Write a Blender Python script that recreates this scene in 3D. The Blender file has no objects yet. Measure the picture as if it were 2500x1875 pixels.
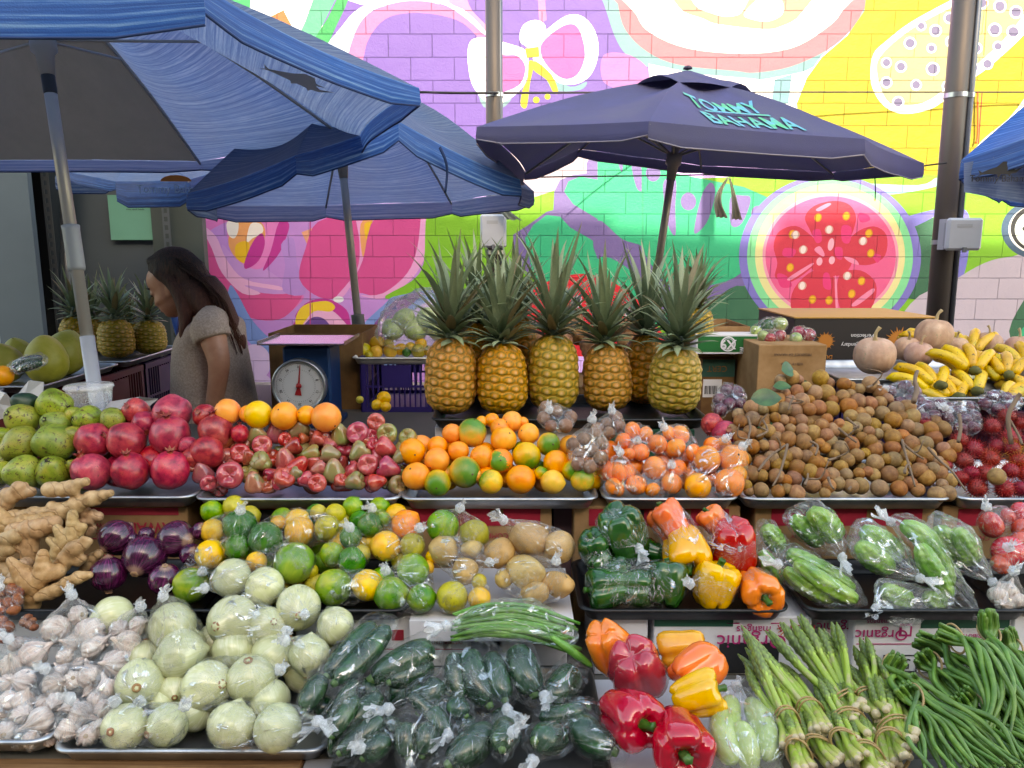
# fruit stall in front of a mural
EXPO = 2.5
MURAL = r'''# sunlit upper part
paint('#f3f0f2',[(330,-120),(980,-120),(860,0),(740,90),(720,220),(430,220)],0)
paint('#8f68dc',[(700,-20),(780,10),(900,-5),(1050,-150),(1310,-150),(1330,20),(1450,150),(1450,360),(1100,420),(690,300),(700,120)])
paint('#1fd07c',[(440,-90),(548,-90),(540,22),(528,36),(478,14),(440,-20)],0)
paint('#e9904f',A((1320,85),(1392,50),(1437,135),(1405,150)),0)
paint('#5fdcae',B((190,-90),(340,-200),(300,-20),(170,240),(80,195),(110,130)),0)
paint('#10c46c',B((330,-60),(420,-190),(368,0),(300,150),(235,275),(168,242),(250,100)))
paint('#c9d3ea',B((330,160),(420,60),(560,0),(800,-40),(1000,-50),(960,20),(700,20),(520,60),(420,180),(372,340),(240,290)))
paint('#f08fd6',B((372,350),(400,220),(460,110),(560,45),(700,8),(850,10),(980,50),(1090,120),(1195,225),(1190,270),(1060,140),(900,88),(740,78),(620,100),(540,160),(480,260),(445,390)))
paint('#f3ecf5',B((860,-30),(960,-10),(1100,90),(1195,190),(1195,215),(1090,120),(980,45),(900,12)))
paint('#f7a8de',B((940,-60),(1050,-60),(1110,60),(1195,150),(1195,185),(1080,70),(980,20)))
paint('#ef9ad8',B((1505,-50),(1545,-50),(1560,120),(1515,140)),0)
paint('#9ccbd8',B((1150,520),(1260,600),(1350,585),(1290,650),(1180,640)))
paint('#fff6ee',B((1085,310),(1110,240),(1195,225),(1330,262),(1430,300),(1450,380),(1430,500),(1350,585),(1250,625),(1170,590),(1110,500),(1090,400)))
paint('#fbe3cf',B((1165,300),(1210,270),(1250,300),(1210,400),(1230,520),(1300,560),(1240,590),(1180,500),(1150,400)))
paint('#f06ed0',B((1205,320),(1310,330),(1385,335),(1432,400),(1405,500),(1310,550),(1240,530),(1200,440)))
paint('#8ec6d6',B((1560,440),(1700,520),(1800,490),(1760,540),(1600,540)))
paint('#fff8f2',B((1490,255),(1600,145),(1700,88),(1790,108),(1855,200),(1870,320),(1830,440),(1750,500),(1640,500),(1560,430),(1480,360)))
paint('#fbdcd6',B((1530,250),(1640,140),(1740,120),(1800,200),(1820,330),(1780,440),(1690,486),(1600,446),(1520,360)))
paint('#f36bcf',B((1530,260),(1640,165),(1720,145),(1765,200),(1790,330),(1750,440),(1680,475),(1605,440),(1535,350)))
paint('#fff9f4',B((1395,225),(1420,150),(1490,120),(1550,150),(1545,230),(1485,275),(1420,268)))
paint('#f7c9e2',B((1395,225),(1440,262),(1500,262),(1545,225),(1520,275),(1450,290)))
paint('#f6e52a',B((1430,292),(1512,280),(1516,340),(1440,348)),0)
paint('#f6e52a',B((1452,370),(1484,380),(1460,500),(1440,642),(1403,630),(1415,540),(1445,470)))
paint('#f6e52a',B((1490,365),(1590,450),(1630,552),(1600,556),(1560,480),(1480,420)))
paint('#f6e52a',E(B,1497,600,20)); paint('#f6e52a',E(B,1565,580,18))
paint('#8fcbd6',C((-200,-150),(-80,-30),(0,190),(60,290),(150,350),(350,405),(600,435),(800,445),(950,405),(1060,370),(1120,300),(1420,-120)))
paint('#ec8fa4',C((0,-140),(20,20),(60,160),(180,280),(350,350),(650,382),(760,392),(950,360),(1150,270),(1260,180),(1340,60),(1380,-140)))
paint('#fbf7ea',C((60,-140),(120,80),(200,180),(400,262),(700,290),(950,262),(1120,170),(1230,60),(1280,-140)))
paint('#f3bfa8',C((330,-140),(350,40),(480,100),(560,130),(800,157),(900,142),(1010,70),(1080,-140)))
paint('#fdfaf2',C((390,-140),(430,20),(520,70),(620,90),(700,50),(735,-140)))
paint('#fdfaf2',C((700,75),(770,0),(870,-30),(912,20),(905,80),(830,116),(740,104)))
paint('#d98be2',C((-60,300),(60,290),(160,345),(190,420),(60,480),(-60,440)))
paint('#f7f5f0',C((185,345),(450,400),(800,430),(1045,385),(1015,470),(1010,640),(700,560),(190,420)),0)
paint('#8ccbdb',C((865,430),(960,400),(940,560),(850,560)),0)
paint('#f4dc10',C((1350,60),(1380,-160),(2500,-160),(2500,900),(1950,1010),(1500,1000),(1000,700),(985,560),(1040,420),(1120,310),(1260,190)),0)
paint('#fbf6cf',C((2300,480),(2130,640),(1950,800),(1880,1010),(2300,1040)))
paint('#fdfbe6',C((1383,400),(1400,290),(1470,220),(1600,120),(1800,10),(1980,-80),(2250,-160),(2420,-60),(2230,170),(2050,340),(1930,430),(1800,530),(1700,592),(1560,615),(1460,575),(1400,490)))
paint('#f5efa6',C((1420,400),(1440,300),(1600,160),(1820,40),(2000,-40),(2240,-90),(2300,-60),(2150,160),(1990,320),(1800,470),(1680,550),(1560,570),(1470,540)))
for x,y,r in [(1657,140,19),(1735,165,25),(1810,97,23),(1597,233,25),(1713,260,18),(1820,225,24),(1470,338,21),(1548,360,23),(1720,372,28),(1470,445,23),(1630,458,22),(1533,552,24),(1800,465,22),(2083,33,27),(1985,15,26),(2170,65,27),(2055,160,28),(2155,172,28),(2072,250,20),(2015,345,23),(1955,260,24),(1940,365,22),(1900,150,24),(1880,330,22),(1900,20,20)]:
    paint('#fffef6',E(C,x,y,r+9,n=14)); paint('#8c84b8',E(C,x,y,r,n=14))
paint('#e2521f',C((1000,494),(1790,494),(1990,494),(1990,500),(1790,500),(1000,500)),0)
paint('#e2521f',C((1983,494),(1990,494),(1970,780),(1962,780)),0)
paint('#e2a21f',C((2010,0),(2016,0),(1998,300),(1992,300)),0)
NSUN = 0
paint('#7cc02c',[(880,470),(1100,420),(1300,395),(1800,372),(2260,385),(2300,620),(2100,720),(1500,760),(870,760)],0)
paint('#cbb9c6',B((1250,960),(1420,880),(1740,850),(1860,905),(1800,1060),(1600,1145),(1420,1205),(1250,1180)),0)
paint('#9ccfdc',C((1260,990),(1640,1000),(1740,960),(1760,1000),(1500,1050),(1260,1040)))
paint('#7a68a8',B((1350,1330),(1600,1260),(1605,1150),(1640,1080),(1720,1050),(1800,1040),(1800,980),(1830,920),(2300,900),(2300,1760),(1600,1800),(1370,1560)),0)
paint('#7cc02c',B((1340,1420),(1450,1350),(1560,1270),(1600,1230),(1560,1200),(1300,1240),(1250,1420)),0)
paint('#0fb986',B((1665,1150),(1690,1090),(1760,1060),(1870,1080),(1875,930),(1900,918),(2300,1000),(2300,1575),(1900,1335),(1720,1225)),0)
paint('#0fb986',B((1430,1430),(1480,1350),(1560,1290),(1640,1300),(1700,1365),(1900,1480),(2120,1590),(2300,1660),(2300,1950),(1700,1950),(1500,1750)),0)
paint('#0fb986',C((-90,870),(0,860),(300,930),(500,970),(700,1010),(860,1080),(790,1200),(740,1300),(700,1480),(560,1600),(300,1560),(160,1420),(0,1300),(-90,1200)),0)
paint('#7a68a8',C((-90,1190),(40,1290),(150,1330),(180,1400),(330,1560),(600,1520),(700,1470),(690,1560),(480,1640),(200,1659),(-90,1400)))
paint('#0fb986',C((-90,1400),(60,1440),(140,1560),(100,1700),(-90,1700)))
for p in [((92,880),(140,885),(156,1000),(150,1034),(118,1010)),((262,1000),(300,960),(335,980),(330,1120),(330,1272),(285,1200)),((430,1245),(470,1060),(520,985),(545,1040),(510,1180),(460,1248)),((625,1070),(690,1055),(738,1075),(690,1205),(630,1215)),((15,860),(45,870),(40,930))]: paint('#7a68a8',C(*p))
for x,y,r in ((400,1088,42),(775,1152,36),(210,935,40)): paint('#7a68a8',E(C,x,y,r,r*1.15))
paint('#17a67a',C((148,870),(158,870),(158,1560),(148,1560)),0)
paint('#2c6b50',C((470,1680),(560,1600),(700,1545),(900,1700),(900,1950),(470,1950)))
paint('#2c6b50',C((1480,1180),(1640,1172),(1860,1205),(1900,1330),(1860,1500),(1560,1605)))
paint('#7c78cf',C((1560,1180),(1740,1130),(1760,1150),(1600,1230)))
paint('#7c7bd6',C((1850,1130),(1915,1160),(1915,1350),(1880,1500),(1820,1520),(1865,1400),(1870,1250)))
paint('#c3b9cd',C((1500,1950),(1600,1640),(1820,1520),(2000,1420),(2150,1385),(2400,1370),(2400,1950)))
paint('#2c6b50',C((2140,1830),(2200,1640),(2300,1560),(2400,1900)))
paint('#0fb986',C((2180,1860),(2240,1740),(2400,1700),(2400,1950)))
paint('#3a5a78',E(C,2290,1240,200,160)); paint('#f2f6f4',E(C,2290,1240,162,132)); paint('#23262c',E(C,2290,1235,150,128)); paint('#dce9e4',E(C,2295,1240,132,110)); paint('#2a2d33',E(C,2215,1235,12))
paint('#7c74cc',E(C,1165,1385,492,440)); paint('#7cdca0',E(C,1165,1385,448,418)); paint('#e9e2a4',E(C,1165,1380,405,385)); paint('#f2a0bd',E(C,1168,1382,368,340)); paint('#ef5f98',E(C,1168,1382,352,322))
for p in [((1030,1170),(1080,1112),(1180,1085),(1260,1100),(1300,1150),(1300,1215),(1250,1300),(1100,1295),(1050,1230)),((860,1330),(890,1250),(980,1220),(1060,1270),(1105,1330),(1090,1420),(960,1520),(870,1500),(880,1420)),((1230,1360),(1300,1260),(1400,1222),(1470,1270),(1462,1380),(1380,1430),(1290,1420)),((960,1680),(970,1560),(1080,1460),(1190,1500),(1200,1600),(1185,1740),(1060,1760)),((1205,1600),(1220,1480),(1330,1460),(1412,1530),(1400,1640),(1330,1720),(1240,1700)),((1040,1380),(1120,1270),(1240,1280),(1290,1380),(1240,1480),(1100,1480))]: paint('#d62f4c',C(*p))
for p in [((1070,1250),(1110,1240),(1120,1300),(1090,1310)),((1320,1150),(1370,1160),(1380,1190),(1330,1200)),((880,1480),(930,1490),(960,1545),(900,1550)),((1130,1480),(1160,1480),(1170,1560),(1130,1550)),((920,1340),(980,1350),(960,1390),(910,1380)),((1390,1370),(1440,1380),(1420,1420)),((1230,1220),(1280,1230),(1270,1310),(1230,1300)),((1190,1340),(1230,1340),(1230,1400),(1200,1390))]: paint('#e8307e',C(*p))
for p in [((1080,1350),(1110,1330),(1135,1370),(1125,1385)),((1240,1385),(1300,1400),(1320,1430),(1270,1415)),((1190,1510),(1200,1510),(1208,1700),(1198,1700)),((1285,1640),(1390,1560),(1400,1580),(1310,1650)),((940,1500),(1060,1425),(1068,1435),(960,1510)),((1090,1130),(1150,1098),(1170,1105),(1110,1140))]: paint('#f58db5',C(*p))
for x,y in [(1100,1175),(1253,1167),(962,1265),(1375,1260),(1385,1368),(950,1445),(1335,1517),(1070,1617),(1160,1622),(1282,1587)]: paint('#d88f1c',E(C,x,y,20,24,.3,12)); paint('#f3b62c',E(C,x,y,14,18,.3,12))
for x,y in [(1160,1240),(1343,1302),(1020,1348),(1258,1490),(1015,1543),(978,1268)]: paint('#d8a49a',E(C,x,y,22,24,.8,12)); paint('#f4e3e3',E(C,x,y,14,21,.2,12))
for x,y in [(1170,1320),(1175,1405),(1108,1412)]: paint('#f5aec8',E(C,x,y,16,34 if y<1350 else 22,.2,12))
paint('#e9263a',[(1100,760),(1105,680),(1130,640),(1190,605),(1270,592),(1350,625),(1400,680),(1420,760)])
paint('#f4cdb4',[(1095,740),(1105,660),(1130,628),(1140,636),(1118,672),(1112,740)])
for x,y in ((1245,652),(1362,680),(1150,705),(1210,640),(1262,712)): paint('#c9b6c6',E(lambda *p:list(p),x,y,12,15,.5,12)); paint('#262a33',E(lambda *p:list(p),x,y,7,11,.5,12))
# left flower
paint('#c78fe2',A((840,1000),(2130,1000),(2130,2100),(840,2100)),0)
paint('#e77cc9',A((900,1020),(1240,1060),(1110,1090),(1000,1170),(1060,1300),(1200,1430),(1480,1440),(1440,1520),(1340,1570),(1200,1545),(1080,1440),(940,1290)))
paint('#e2559c',A((1000,1180),(1060,1180),(1110,1300),(1230,1420),(1380,1440),(1480,1435),(1455,1500),(1370,1568),(1230,1560),(1080,1470),(960,1330)))
paint('#ce9ae6',A((1090,1200),(1180,1290),(1300,1320),(1400,1390),(1420,1440),(1250,1430),(1130,1340)))
paint('#f3b6e4',A((990,1110),(1060,1160),(1110,1270),(1200,1370),(1370,1405),(1375,1425),(1200,1400),(1280,1440),(1190,1440),(1090,1340),(1040,1220)))
paint('#ef86d2',A((1350,1050),(1400,1130),(1360,1240),(1280,1320),(1180,1290),(1120,1180),(1130,1090),(1240,1050)))
paint('#f3a76c',A((1180,1080),(1280,1090),(1300,1170),(1230,1290),(1160,1270),(1120,1180)))
paint('#f6f0ee',A((1115,1090),(1165,1080),(1170,1130),(1150,1170),(1120,1150))); paint('#fbf3f0',A((1230,1100),(1280,1100),(1290,1140),(1240,1170),(1210,1190)))
paint('#f4c32c',A((1160,1200),(1220,1190),(1215,1290),(1160,1265)))
paint('#c7329c',A((1240,1190),(1285,1145),(1300,1200),(1270,1280),(1210,1320),(1200,1290)))
paint('#c7329c',A((1370,1090),(1420,1100),(1400,1180),(1360,1260),(1290,1330),(1330,1230)))
paint('#b98de0',A((1380,1200),(1440,1170),(1460,1300),(1500,1440),(1390,1430),(1400,1300)))
paint('#f4a98a',A((1480,1140),(1560,1110),(1545,1190),(1510,1205)),0)
paint('#da4c98',A((1560,1090),(1740,1060),(1765,1200),(1760,1330),(1680,1450),(1570,1460),(1470,1370),(1500,1220)))
paint('#eda2de',A((1745,1050),(1800,1100),(1790,1250),(1730,1390),(1680,1460),(1640,1470),(1750,1330),(1765,1190)))
paint('#f3a76c',A((1770,1100),(1830,1080),(1810,1200),(1780,1260))); paint('#f4c32c',A((1790,1100),(1830,1095),(1815,1170),(1795,1170))); paint('#fbf3f0',A((1830,1110),(1850,1120),(1830,1190),(1815,1180)))
paint('#da4c98',A((1850,1060),(2090,1050),(2070,1230),(2010,1350),(1880,1450),(1780,1440),(1720,1420),(1780,1280)))
paint('#f1a9e0',A((2070,1050),(2100,1080),(2100,1200),(2070,1300),(1990,1400),(1880,1465),(1770,1450),(1880,1440),(2000,1340),(2050,1210)))
paint('#7cc02c',A((2100,1040),(2212,1040),(2212,1440),(1890,1465),(2020,1380),(2080,1290)))
paint('#7b9ae0',A((1740,1659),(1880,1500),(1960,1450),(2212,1440),(2212,1700),(1740,1900)))
paint('#8a4c9a',A((1780,1690),(1860,1560),(1960,1460),(2080,1440),(1950,1560),(1880,1700)))
paint('#cbb2ec',A((1900,1740),(1960,1600),(2080,1490),(2212,1470),(2212,1740)))
paint('#c7329c',A((1450,1560),(1500,1490),(1600,1465),(1700,1520),(1725,1600),(1770,1690),(1700,1690),(1660,1600),(1560,1540)))
paint('#da4c98',A((1400,1700),(1440,1590),(1500,1560),(1500,1720)))
paint('#f3b6e4',A((1470,1640),(1510,1540),(1600,1510),(1690,1580),(1760,1700),(1470,1700)))
paint('#f4d03c',A((1450,1570),(1490,1500),(1600,1478),(1645,1505),(1620,1530),(1540,1530),(1470,1610)))
paint('#6e4a9c',A((1450,1740),(1480,1620),(1530,1560),(1590,1565),(1640,1630),(1690,1740)))
paint('#eef3fb',E(A,1662,1470,26,15))
paint('#7b9ae0',A((1130,1400),(1170,1450),(1230,1560),(1300,1640),(1380,1720),(1380,1980),(1330,1980),(1320,1800),(1190,1640),(1120,1500)))
paint('#dcc3f2',E(A,1250,1780,80,90)); paint('#dcc3f2',A((1180,1850),(1330,1860),(1340,2100),(1160,2100)))
paint('#c03f88',A((1520,1080),(1526,1080),(1526,1640),(1520,1640)),0)
'''
import bpy, math, random, colorsys
import numpy as np
from mathutils import Vector, Matrix, Quaternion, noise, geometry
random.seed(7); rnd = random.random
def U(a, b): return a + (b - a) * rnd()
scene = bpy.context.scene
COL = scene.collection
R_ = math.radians
# ---------------------------------------------------------------- camera
CAM = Vector((0, 0, 1.42)); PITCH = R_(10); FPX = 1671.0
cd = bpy.data.cameras.new('camera'); cam = bpy.data.objects.new('camera', cd); COL.objects.link(cam)
cam.location = CAM; cam.rotation_euler = (R_(90) - PITCH, 0, 0)
cd.sensor_width = 36; cd.lens = 36 * FPX / 2212; cd.clip_end = 400; cd.clip_start = .05
scene.camera = cam
CP, SP = math.cos(PITCH), math.sin(PITCH)
def ray(x, y):
    u = (x - 1106) / FPX; v = -(y - 829.5) / FPX
    return Vector((u, CP + v * SP, -SP + v * CP))
def atY(x, y, Y): d = ray(x, y); return CAM + d * (Y / d.y)
def atZ(x, y, Z): d = ray(x, y); return CAM + d * ((Z - CAM.z) / d.z)
def depth(p): return (p.y - CAM.y) * CP - (p.z - CAM.z) * SP
def pxlen(p, n): return n * depth(p) / FPX
def atPlane(x, y, Y0, Z0, s):
    d = ray(x, y); t = (Z0 - s * Y0 - CAM.z) / (d.z - s * d.y)
    return CAM + d * t
# ---------------------------------------------------------------- colour + materials
def lin(h):
    if isinstance(h, str):
        h = h.lstrip('#'); c = [int(h[i:i + 2], 16) / 255 for i in (0, 2, 4)]
        return tuple((x / 12.92 if x < .04045 else ((x + .055) / 1.055) ** 2.4) for x in c) + (1,)
    return tuple(h) + ((1,) if len(h) == 3 else ())
class T:
    def __init__(s, name):
        s.m = bpy.data.materials.new(name); s.m.use_nodes = True
        s.t = s.m.node_tree; s.t.nodes.clear(); s.out = s.n('ShaderNodeOutputMaterial')
        s._c = None
    def n(s, k, **kw):
        nd = s.t.nodes.new(k)
        for a, b in kw.items(): setattr(nd, a, b)
        return nd
    def l(s, a, b): s.t.links.new(a, b)
    def put(s, sock, v):
        if hasattr(v, 'is_output'): s.l(v, sock)
        elif v is not None: sock.default_value = v
    def co(s, kind='Object', rand=True, scale=None, attr=None):
        if attr: o = s.n('ShaderNodeAttribute', attribute_name=attr).outputs['Vector']
        elif kind == 'UV': o = s.n('ShaderNodeUVMap').outputs[0]
        else: o = s.n('ShaderNodeTexCoord').outputs[kind]
        if rand and kind != 'UV':
            r = s.n('ShaderNodeObjectInfo').outputs['Random']
            v = s.n('ShaderNodeVectorMath', operation='MULTIPLY_ADD'); s.l(r, v.inputs[0]); v.inputs[1].default_value = (37, 53, 71); s.l(o, v.inputs[2]); o = v.outputs[0]
        if scale:
            v = s.n('ShaderNodeVectorMath', operation='MULTIPLY'); s.l(o, v.inputs[0]); v.inputs[1].default_value = scale; o = v.outputs[0]
        return o
    def noise(s, c, scale, detail=3, rough=.55, dist=0):
        nd = s.n('ShaderNodeTexNoise'); s.l(c, nd.inputs['Vector']); nd.inputs['Scale'].default_value = scale
        nd.inputs['Detail'].default_value = detail; nd.inputs['Roughness'].default_value = rough; nd.inputs['Distortion'].default_value = dist
        return nd.outputs['Fac']
    def vor(s, c, scale, feat='F1', out='Distance'):
        nd = s.n('ShaderNodeTexVoronoi', feature=feat); s.l(c, nd.inputs['Vector']); nd.inputs['Scale'].default_value = scale
        return nd.outputs[out]
    def ramp(s, f, stops, interp='LINEAR'):
        nd = s.n('ShaderNodeValToRGB'); s.l(f, nd.inputs[0]); cr = nd.color_ramp; cr.interpolation = interp
        while len(cr.elements) < len(stops): cr.elements.new(.5)
        for e, (p, c) in zip(cr.elements, stops): e.position = p; e.color = lin(c) if not isinstance(c, (int, float)) else (c, c, c, 1)
        return nd.outputs[0]
    def mix(s, f, a, b, mode='MIX'):
        nd = s.n('ShaderNodeMix', data_type='RGBA', blend_type=mode)
        s.put(nd.inputs[0], f); s.put(nd.inputs[6], a if hasattr(a, 'is_output') else lin(a)); s.put(nd.inputs[7], b if hasattr(b, 'is_output') else lin(b))
        return nd.outputs[2]
    def math(s, op, a, b=None, c=None, clamp=False):
        nd = s.n('ShaderNodeMath', operation=op); nd.use_clamp = clamp
        for i, v in enumerate((a, b, c)):
            if v is not None: s.put(nd.inputs[i], v)
        return nd.outputs[0]
    def hsv(s, col, dh=.02, ds=.1, dv=.25):
        r = s.n('ShaderNodeObjectInfo').outputs['Random']
        r2 = s.math('FRACT', s.math('MULTIPLY', r, 17.3)); r3 = s.math('FRACT', s.math('MULTIPLY', r, 91.7))
        nd = s.n('ShaderNodeHueSaturation'); s.put(nd.inputs['Color'], col)
        s.l(s.math('MULTIPLY_ADD', r, dh, .5 - dh / 2), nd.inputs['Hue'])
        s.l(s.math('MULTIPLY_ADD', r2, ds, 1 - ds / 2), nd.inputs['Saturation'])
        s.l(s.math('MULTIPLY_ADD', r3, dv, 1 - dv / 2), nd.inputs['Value'])
        return nd.outputs[0]
    def bump(s, h, strength=.3, dist=.002, nrm=None):
        nd = s.n('ShaderNodeBump'); s.l(h, nd.inputs['Height']); nd.inputs['Strength'].default_value = strength; nd.inputs['Distance'].default_value = dist
        if nrm: s.l(nrm, nd.inputs['Normal'])
        return nd.outputs[0]
    def pbr(s, col, rough=.5, metal=0, nrm=None, spec=.5, coat=0, sss=0, trans=0):
        b = s.n('ShaderNodeBsdfPrincipled'); s.put(b.inputs['Base Color'], col if hasattr(col, 'is_output') else lin(col)); s.put(b.inputs['Roughness'], rough)
        b.inputs['Metallic'].default_value = metal; b.inputs['Specular IOR Level'].default_value = spec
        b.inputs['Coat Weight'].default_value = coat; b.inputs['Coat Roughness'].default_value = .08
        if nrm: s.l(nrm, b.inputs['Normal'])
        return b.outputs[0]
    def fin(s, sh): s.l(sh, s.out.inputs[0]); return s.m
MATS = {}
def matf(fn):
    def g(*a, **k):
        key = (fn.__name__,) + a + tuple(sorted(k.items()))
        if key not in MATS: MATS[key] = fn(*a, **k)
        return MATS[key]
    return g
@matf
def flat(col, rough=.5, metal=0, spec=.5, name='paint'):
    t = T(name); c = t.co(); n1 = t.noise(c, 9, 4)
    cc = t.mix(t.math('MULTIPLY', n1, .35), col, tuple(x * .6 for x in lin(col)[:3]))
    return t.fin(t.pbr(cc, rough, metal, t.bump(t.noise(c, 90, 3), .08, .002), spec))
@matf
def skin_mat(cols, scale=18, rough=.35, bscale=300, bstr=.15, spot=None, spotamt=.68, dh=.02, ds=.1, dv=.25, coat=0, name='fruit_skin', fleck=60, poles=None):
    # generic fruit skin : cols low..high of a soft noise, dark flecks, pore bump
    t = T(name); c = t.co(); n1 = t.noise(c, scale, 4, .6, .4)
    k = len(cols); st = [(.3 + .4 * i / max(1, k - 1), cols[i]) for i in range(k)]
    col = t.ramp(n1, st) if k > 1 else t.mix(t.math('MULTIPLY', n1, .3), cols[0], tuple(x * .75 for x in lin(cols[0])[:3]))
    if poles:   # different colour towards the +z end (object space)
        z = t.n('ShaderNodeSeparateXYZ'); t.l(t.co(rand=False), z.inputs[0])
        f = t.math('ADD', t.math('MULTIPLY', z.outputs[2], poles[1]), t.math('MULTIPLY_ADD', n1, 1.2, poles[2] - .6), clamp=True)
        col = t.mix(f, col, poles[0])
    if spot:
        s1 = t.noise(c, fleck, 3, .7, 1.2)
        col = t.mix(t.ramp(s1, [(spotamt, 0.), (min(1, spotamt + .06), 1.)]), col, spot)
        s2 = t.noise(c, fleck * .25, 3, .7, 2)
        col = t.mix(t.ramp(s2, [(spotamt + .02, 0.), (min(1, spotamt + .1), .8)]), col, spot)
    col = t.hsv(col, dh, ds, dv)
    h = t.noise(c, bscale, 2)
    rr = t.math('MULTIPLY_ADD', t.noise(c, scale * 2, 3), .25, rough - .12)
    return t.fin(t.pbr(col, rr, 0, t.bump(h, bstr, .001), .5, coat))
@matf
def vcol(rough=.6, bscale=120, bstr=.2, dv=.2, spec=.4, name='coloured_surface', mult=None, trans=0):
    t = T(name); a = t.n('ShaderNodeVertexColor', layer_name='Col').outputs[0]; c = t.co()
    n1 = t.noise(c, 14, 4, .6)
    col = t.mix(t.math('MULTIPLY', n1, .6), a, (.35, .35, .33), 'MULTIPLY'); col = t.hsv(col, .01, .1, dv)
    sh = t.pbr(col, rough, 0, t.bump(t.noise(c, bscale, 3), bstr, .002), spec)
    if trans:
        tr = t.n('ShaderNodeBsdfTranslucent'); t.l(col, tr.inputs[0]); mx = t.n('ShaderNodeMixShader'); mx.inputs[0].default_value = trans
        t.l(sh, mx.inputs[1]); t.l(tr.outputs[0], mx.inputs[2]); sh = mx.outputs[0]
    return t.fin(sh)
# ---------------------------------------------------------------- mesh helpers
def mk(name, V, F, mat=None, smooth=True, parent=None, col=None, uv=None, mats=None, fm=None):
    me = mesh(name, V, F, mat, smooth, col, uv, mats, fm); return ob(name, me, parent)
def mesh(name, V, F, mat=None, smooth=True, col=None, uv=None, mats=None, fm=None):
    me = bpy.data.meshes.new(name); me.from_pydata([tuple(map(float, v)) for v in V], [], [tuple(int(i) for i in f) for f in F])
    if mats:
        for m in mats: me.materials.append(m)
        me.polygons.foreach_set('material_index', fm)
    elif mat: me.materials.append(mat)
    if smooth: me.polygons.foreach_set('use_smooth', [True] * len(me.polygons))
    if col is not None:
        at = me.color_attributes.new('Col', 'FLOAT_COLOR', 'POINT')
        c = np.ones((len(V), 4), 'f'); c[:, :3] = np.asarray(col)[:, :3]; at.data.foreach_set('color', c.ravel())
    if uv is not None:
        u = me.uv_layers.new(name='UVMap'); li = np.zeros(len(me.loops), 'i'); me.loops.foreach_get('vertex_index', li)
        u.data.foreach_set('uv', np.asarray(uv, 'f')[li].ravel())
    me.update(); return me
def ob(name, me, parent=None, loc=None, rot=None, sc=None):
    o = bpy.data.objects.new(name, me); COL.objects.link(o)
    if parent: o.parent = parent
    if loc is not None: o.location = loc
    if rot is not None:
        if isinstance(rot, Quaternion): o.rotation_mode = 'QUATERNION'; o.rotation_quaternion = rot
        else: o.rotation_euler = rot
    if sc is not None: o.scale = sc if not isinstance(sc, (int, float)) else (sc,) * 3
    return o
def tag(o, label=None, cat=None, group=None, kind=None):
    if label: o['label'] = label
    if cat: o['category'] = cat
    if group: o['group'] = group
    if kind: o['kind'] = kind
    return o
def empty(name, loc=(0, 0, 0), label=None, cat=None, group=None, rot=None):
    o = ob(name, None, None, loc, rot); o.empty_display_size = .05; return tag(o, label, cat, group)
def aim(axis, roll=None):
    q = Vector((0, 0, 1)).rotation_difference(Vector(axis).normalized())
    return q @ Quaternion((0, 0, 1), U(0, 6.28) if roll is None else roll)
def lathe(prof, n=24, fn=None):
    V = []; F = []; m = len(prof); idx = []
    for i, (r, z) in enumerate(prof):
        if r < 1e-5: idx.append([len(V)]); V.append((0, 0, z)); continue
        row = []
        for j in range(n):
            a = 2 * math.pi * j / n; rr, zz = (fn(a, i / (m - 1), r, z) if fn else (r, z))
            row.append(len(V)); V.append((rr * math.cos(a), rr * math.sin(a), zz))
        idx.append(row)
    for i in range(m - 1):
        a, b = idx[i], idx[i + 1]
        for j in range(n):
            k = (j + 1) % n
            if len(a) == 1 and len(b) == 1: continue
            if len(a) == 1: F.append((a[0], b[k], b[j])[::-1] if 0 else (a[0], b[k], b[j]))
            elif len(b) == 1: F.append((a[j], a[k], b[0]))
            else: F.append((a[j], a[k], b[k], b[j]))
    return V, F
def sprof(m=14, e=1.0, top=0, bot=0):
    # sphere profile bottom->top ; e>1 squarer, dimples top/bot
    P = []
    for i in range(m + 1):
        a = -math.pi / 2 + math.pi * i / m; r = abs(math.cos(a)) ** (1 / e); z = math.sin(a)
        z = math.copysign(abs(z) ** (1 / e), z)
        if z > 0 and top: z -= top * math.exp(-(r / .28) ** 2)
        if z < 0 and bot: z += bot * math.exp(-(r / .28) ** 2)
        P.append((0 if i in (0, m) else r, z))
    return P
def jig(V, amp, sc, seed=0):
    o = Vector((seed * 7.3, seed * 3.1, seed * 1.7)); out = []
    for v in V:
        v = Vector(v); k = noise.noise(v * sc + o); k2 = noise.noise(v * sc * 2.1 + o * 2)
        out.append(v * (1 + amp * k + amp * .4 * k2))
    return out
def spline(P, n):
    P = [Vector(p) for p in P]; Q = [P[0] * 2 - P[1]] + P + [P[-1] * 2 - P[-2]]; out = []; m = len(P) - 1
    for i in range(n + 1):
        t = i / n * m; k = min(int(t), m - 1); t -= k; a, b, c, d = Q[k:k + 4]
        out.append(.5 * ((2 * b) + (c - a) * t + (2 * a - 5 * b + 4 * c - d) * t * t + (3 * b - a - 3 * c + d) * t ** 3))
    return out
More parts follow.
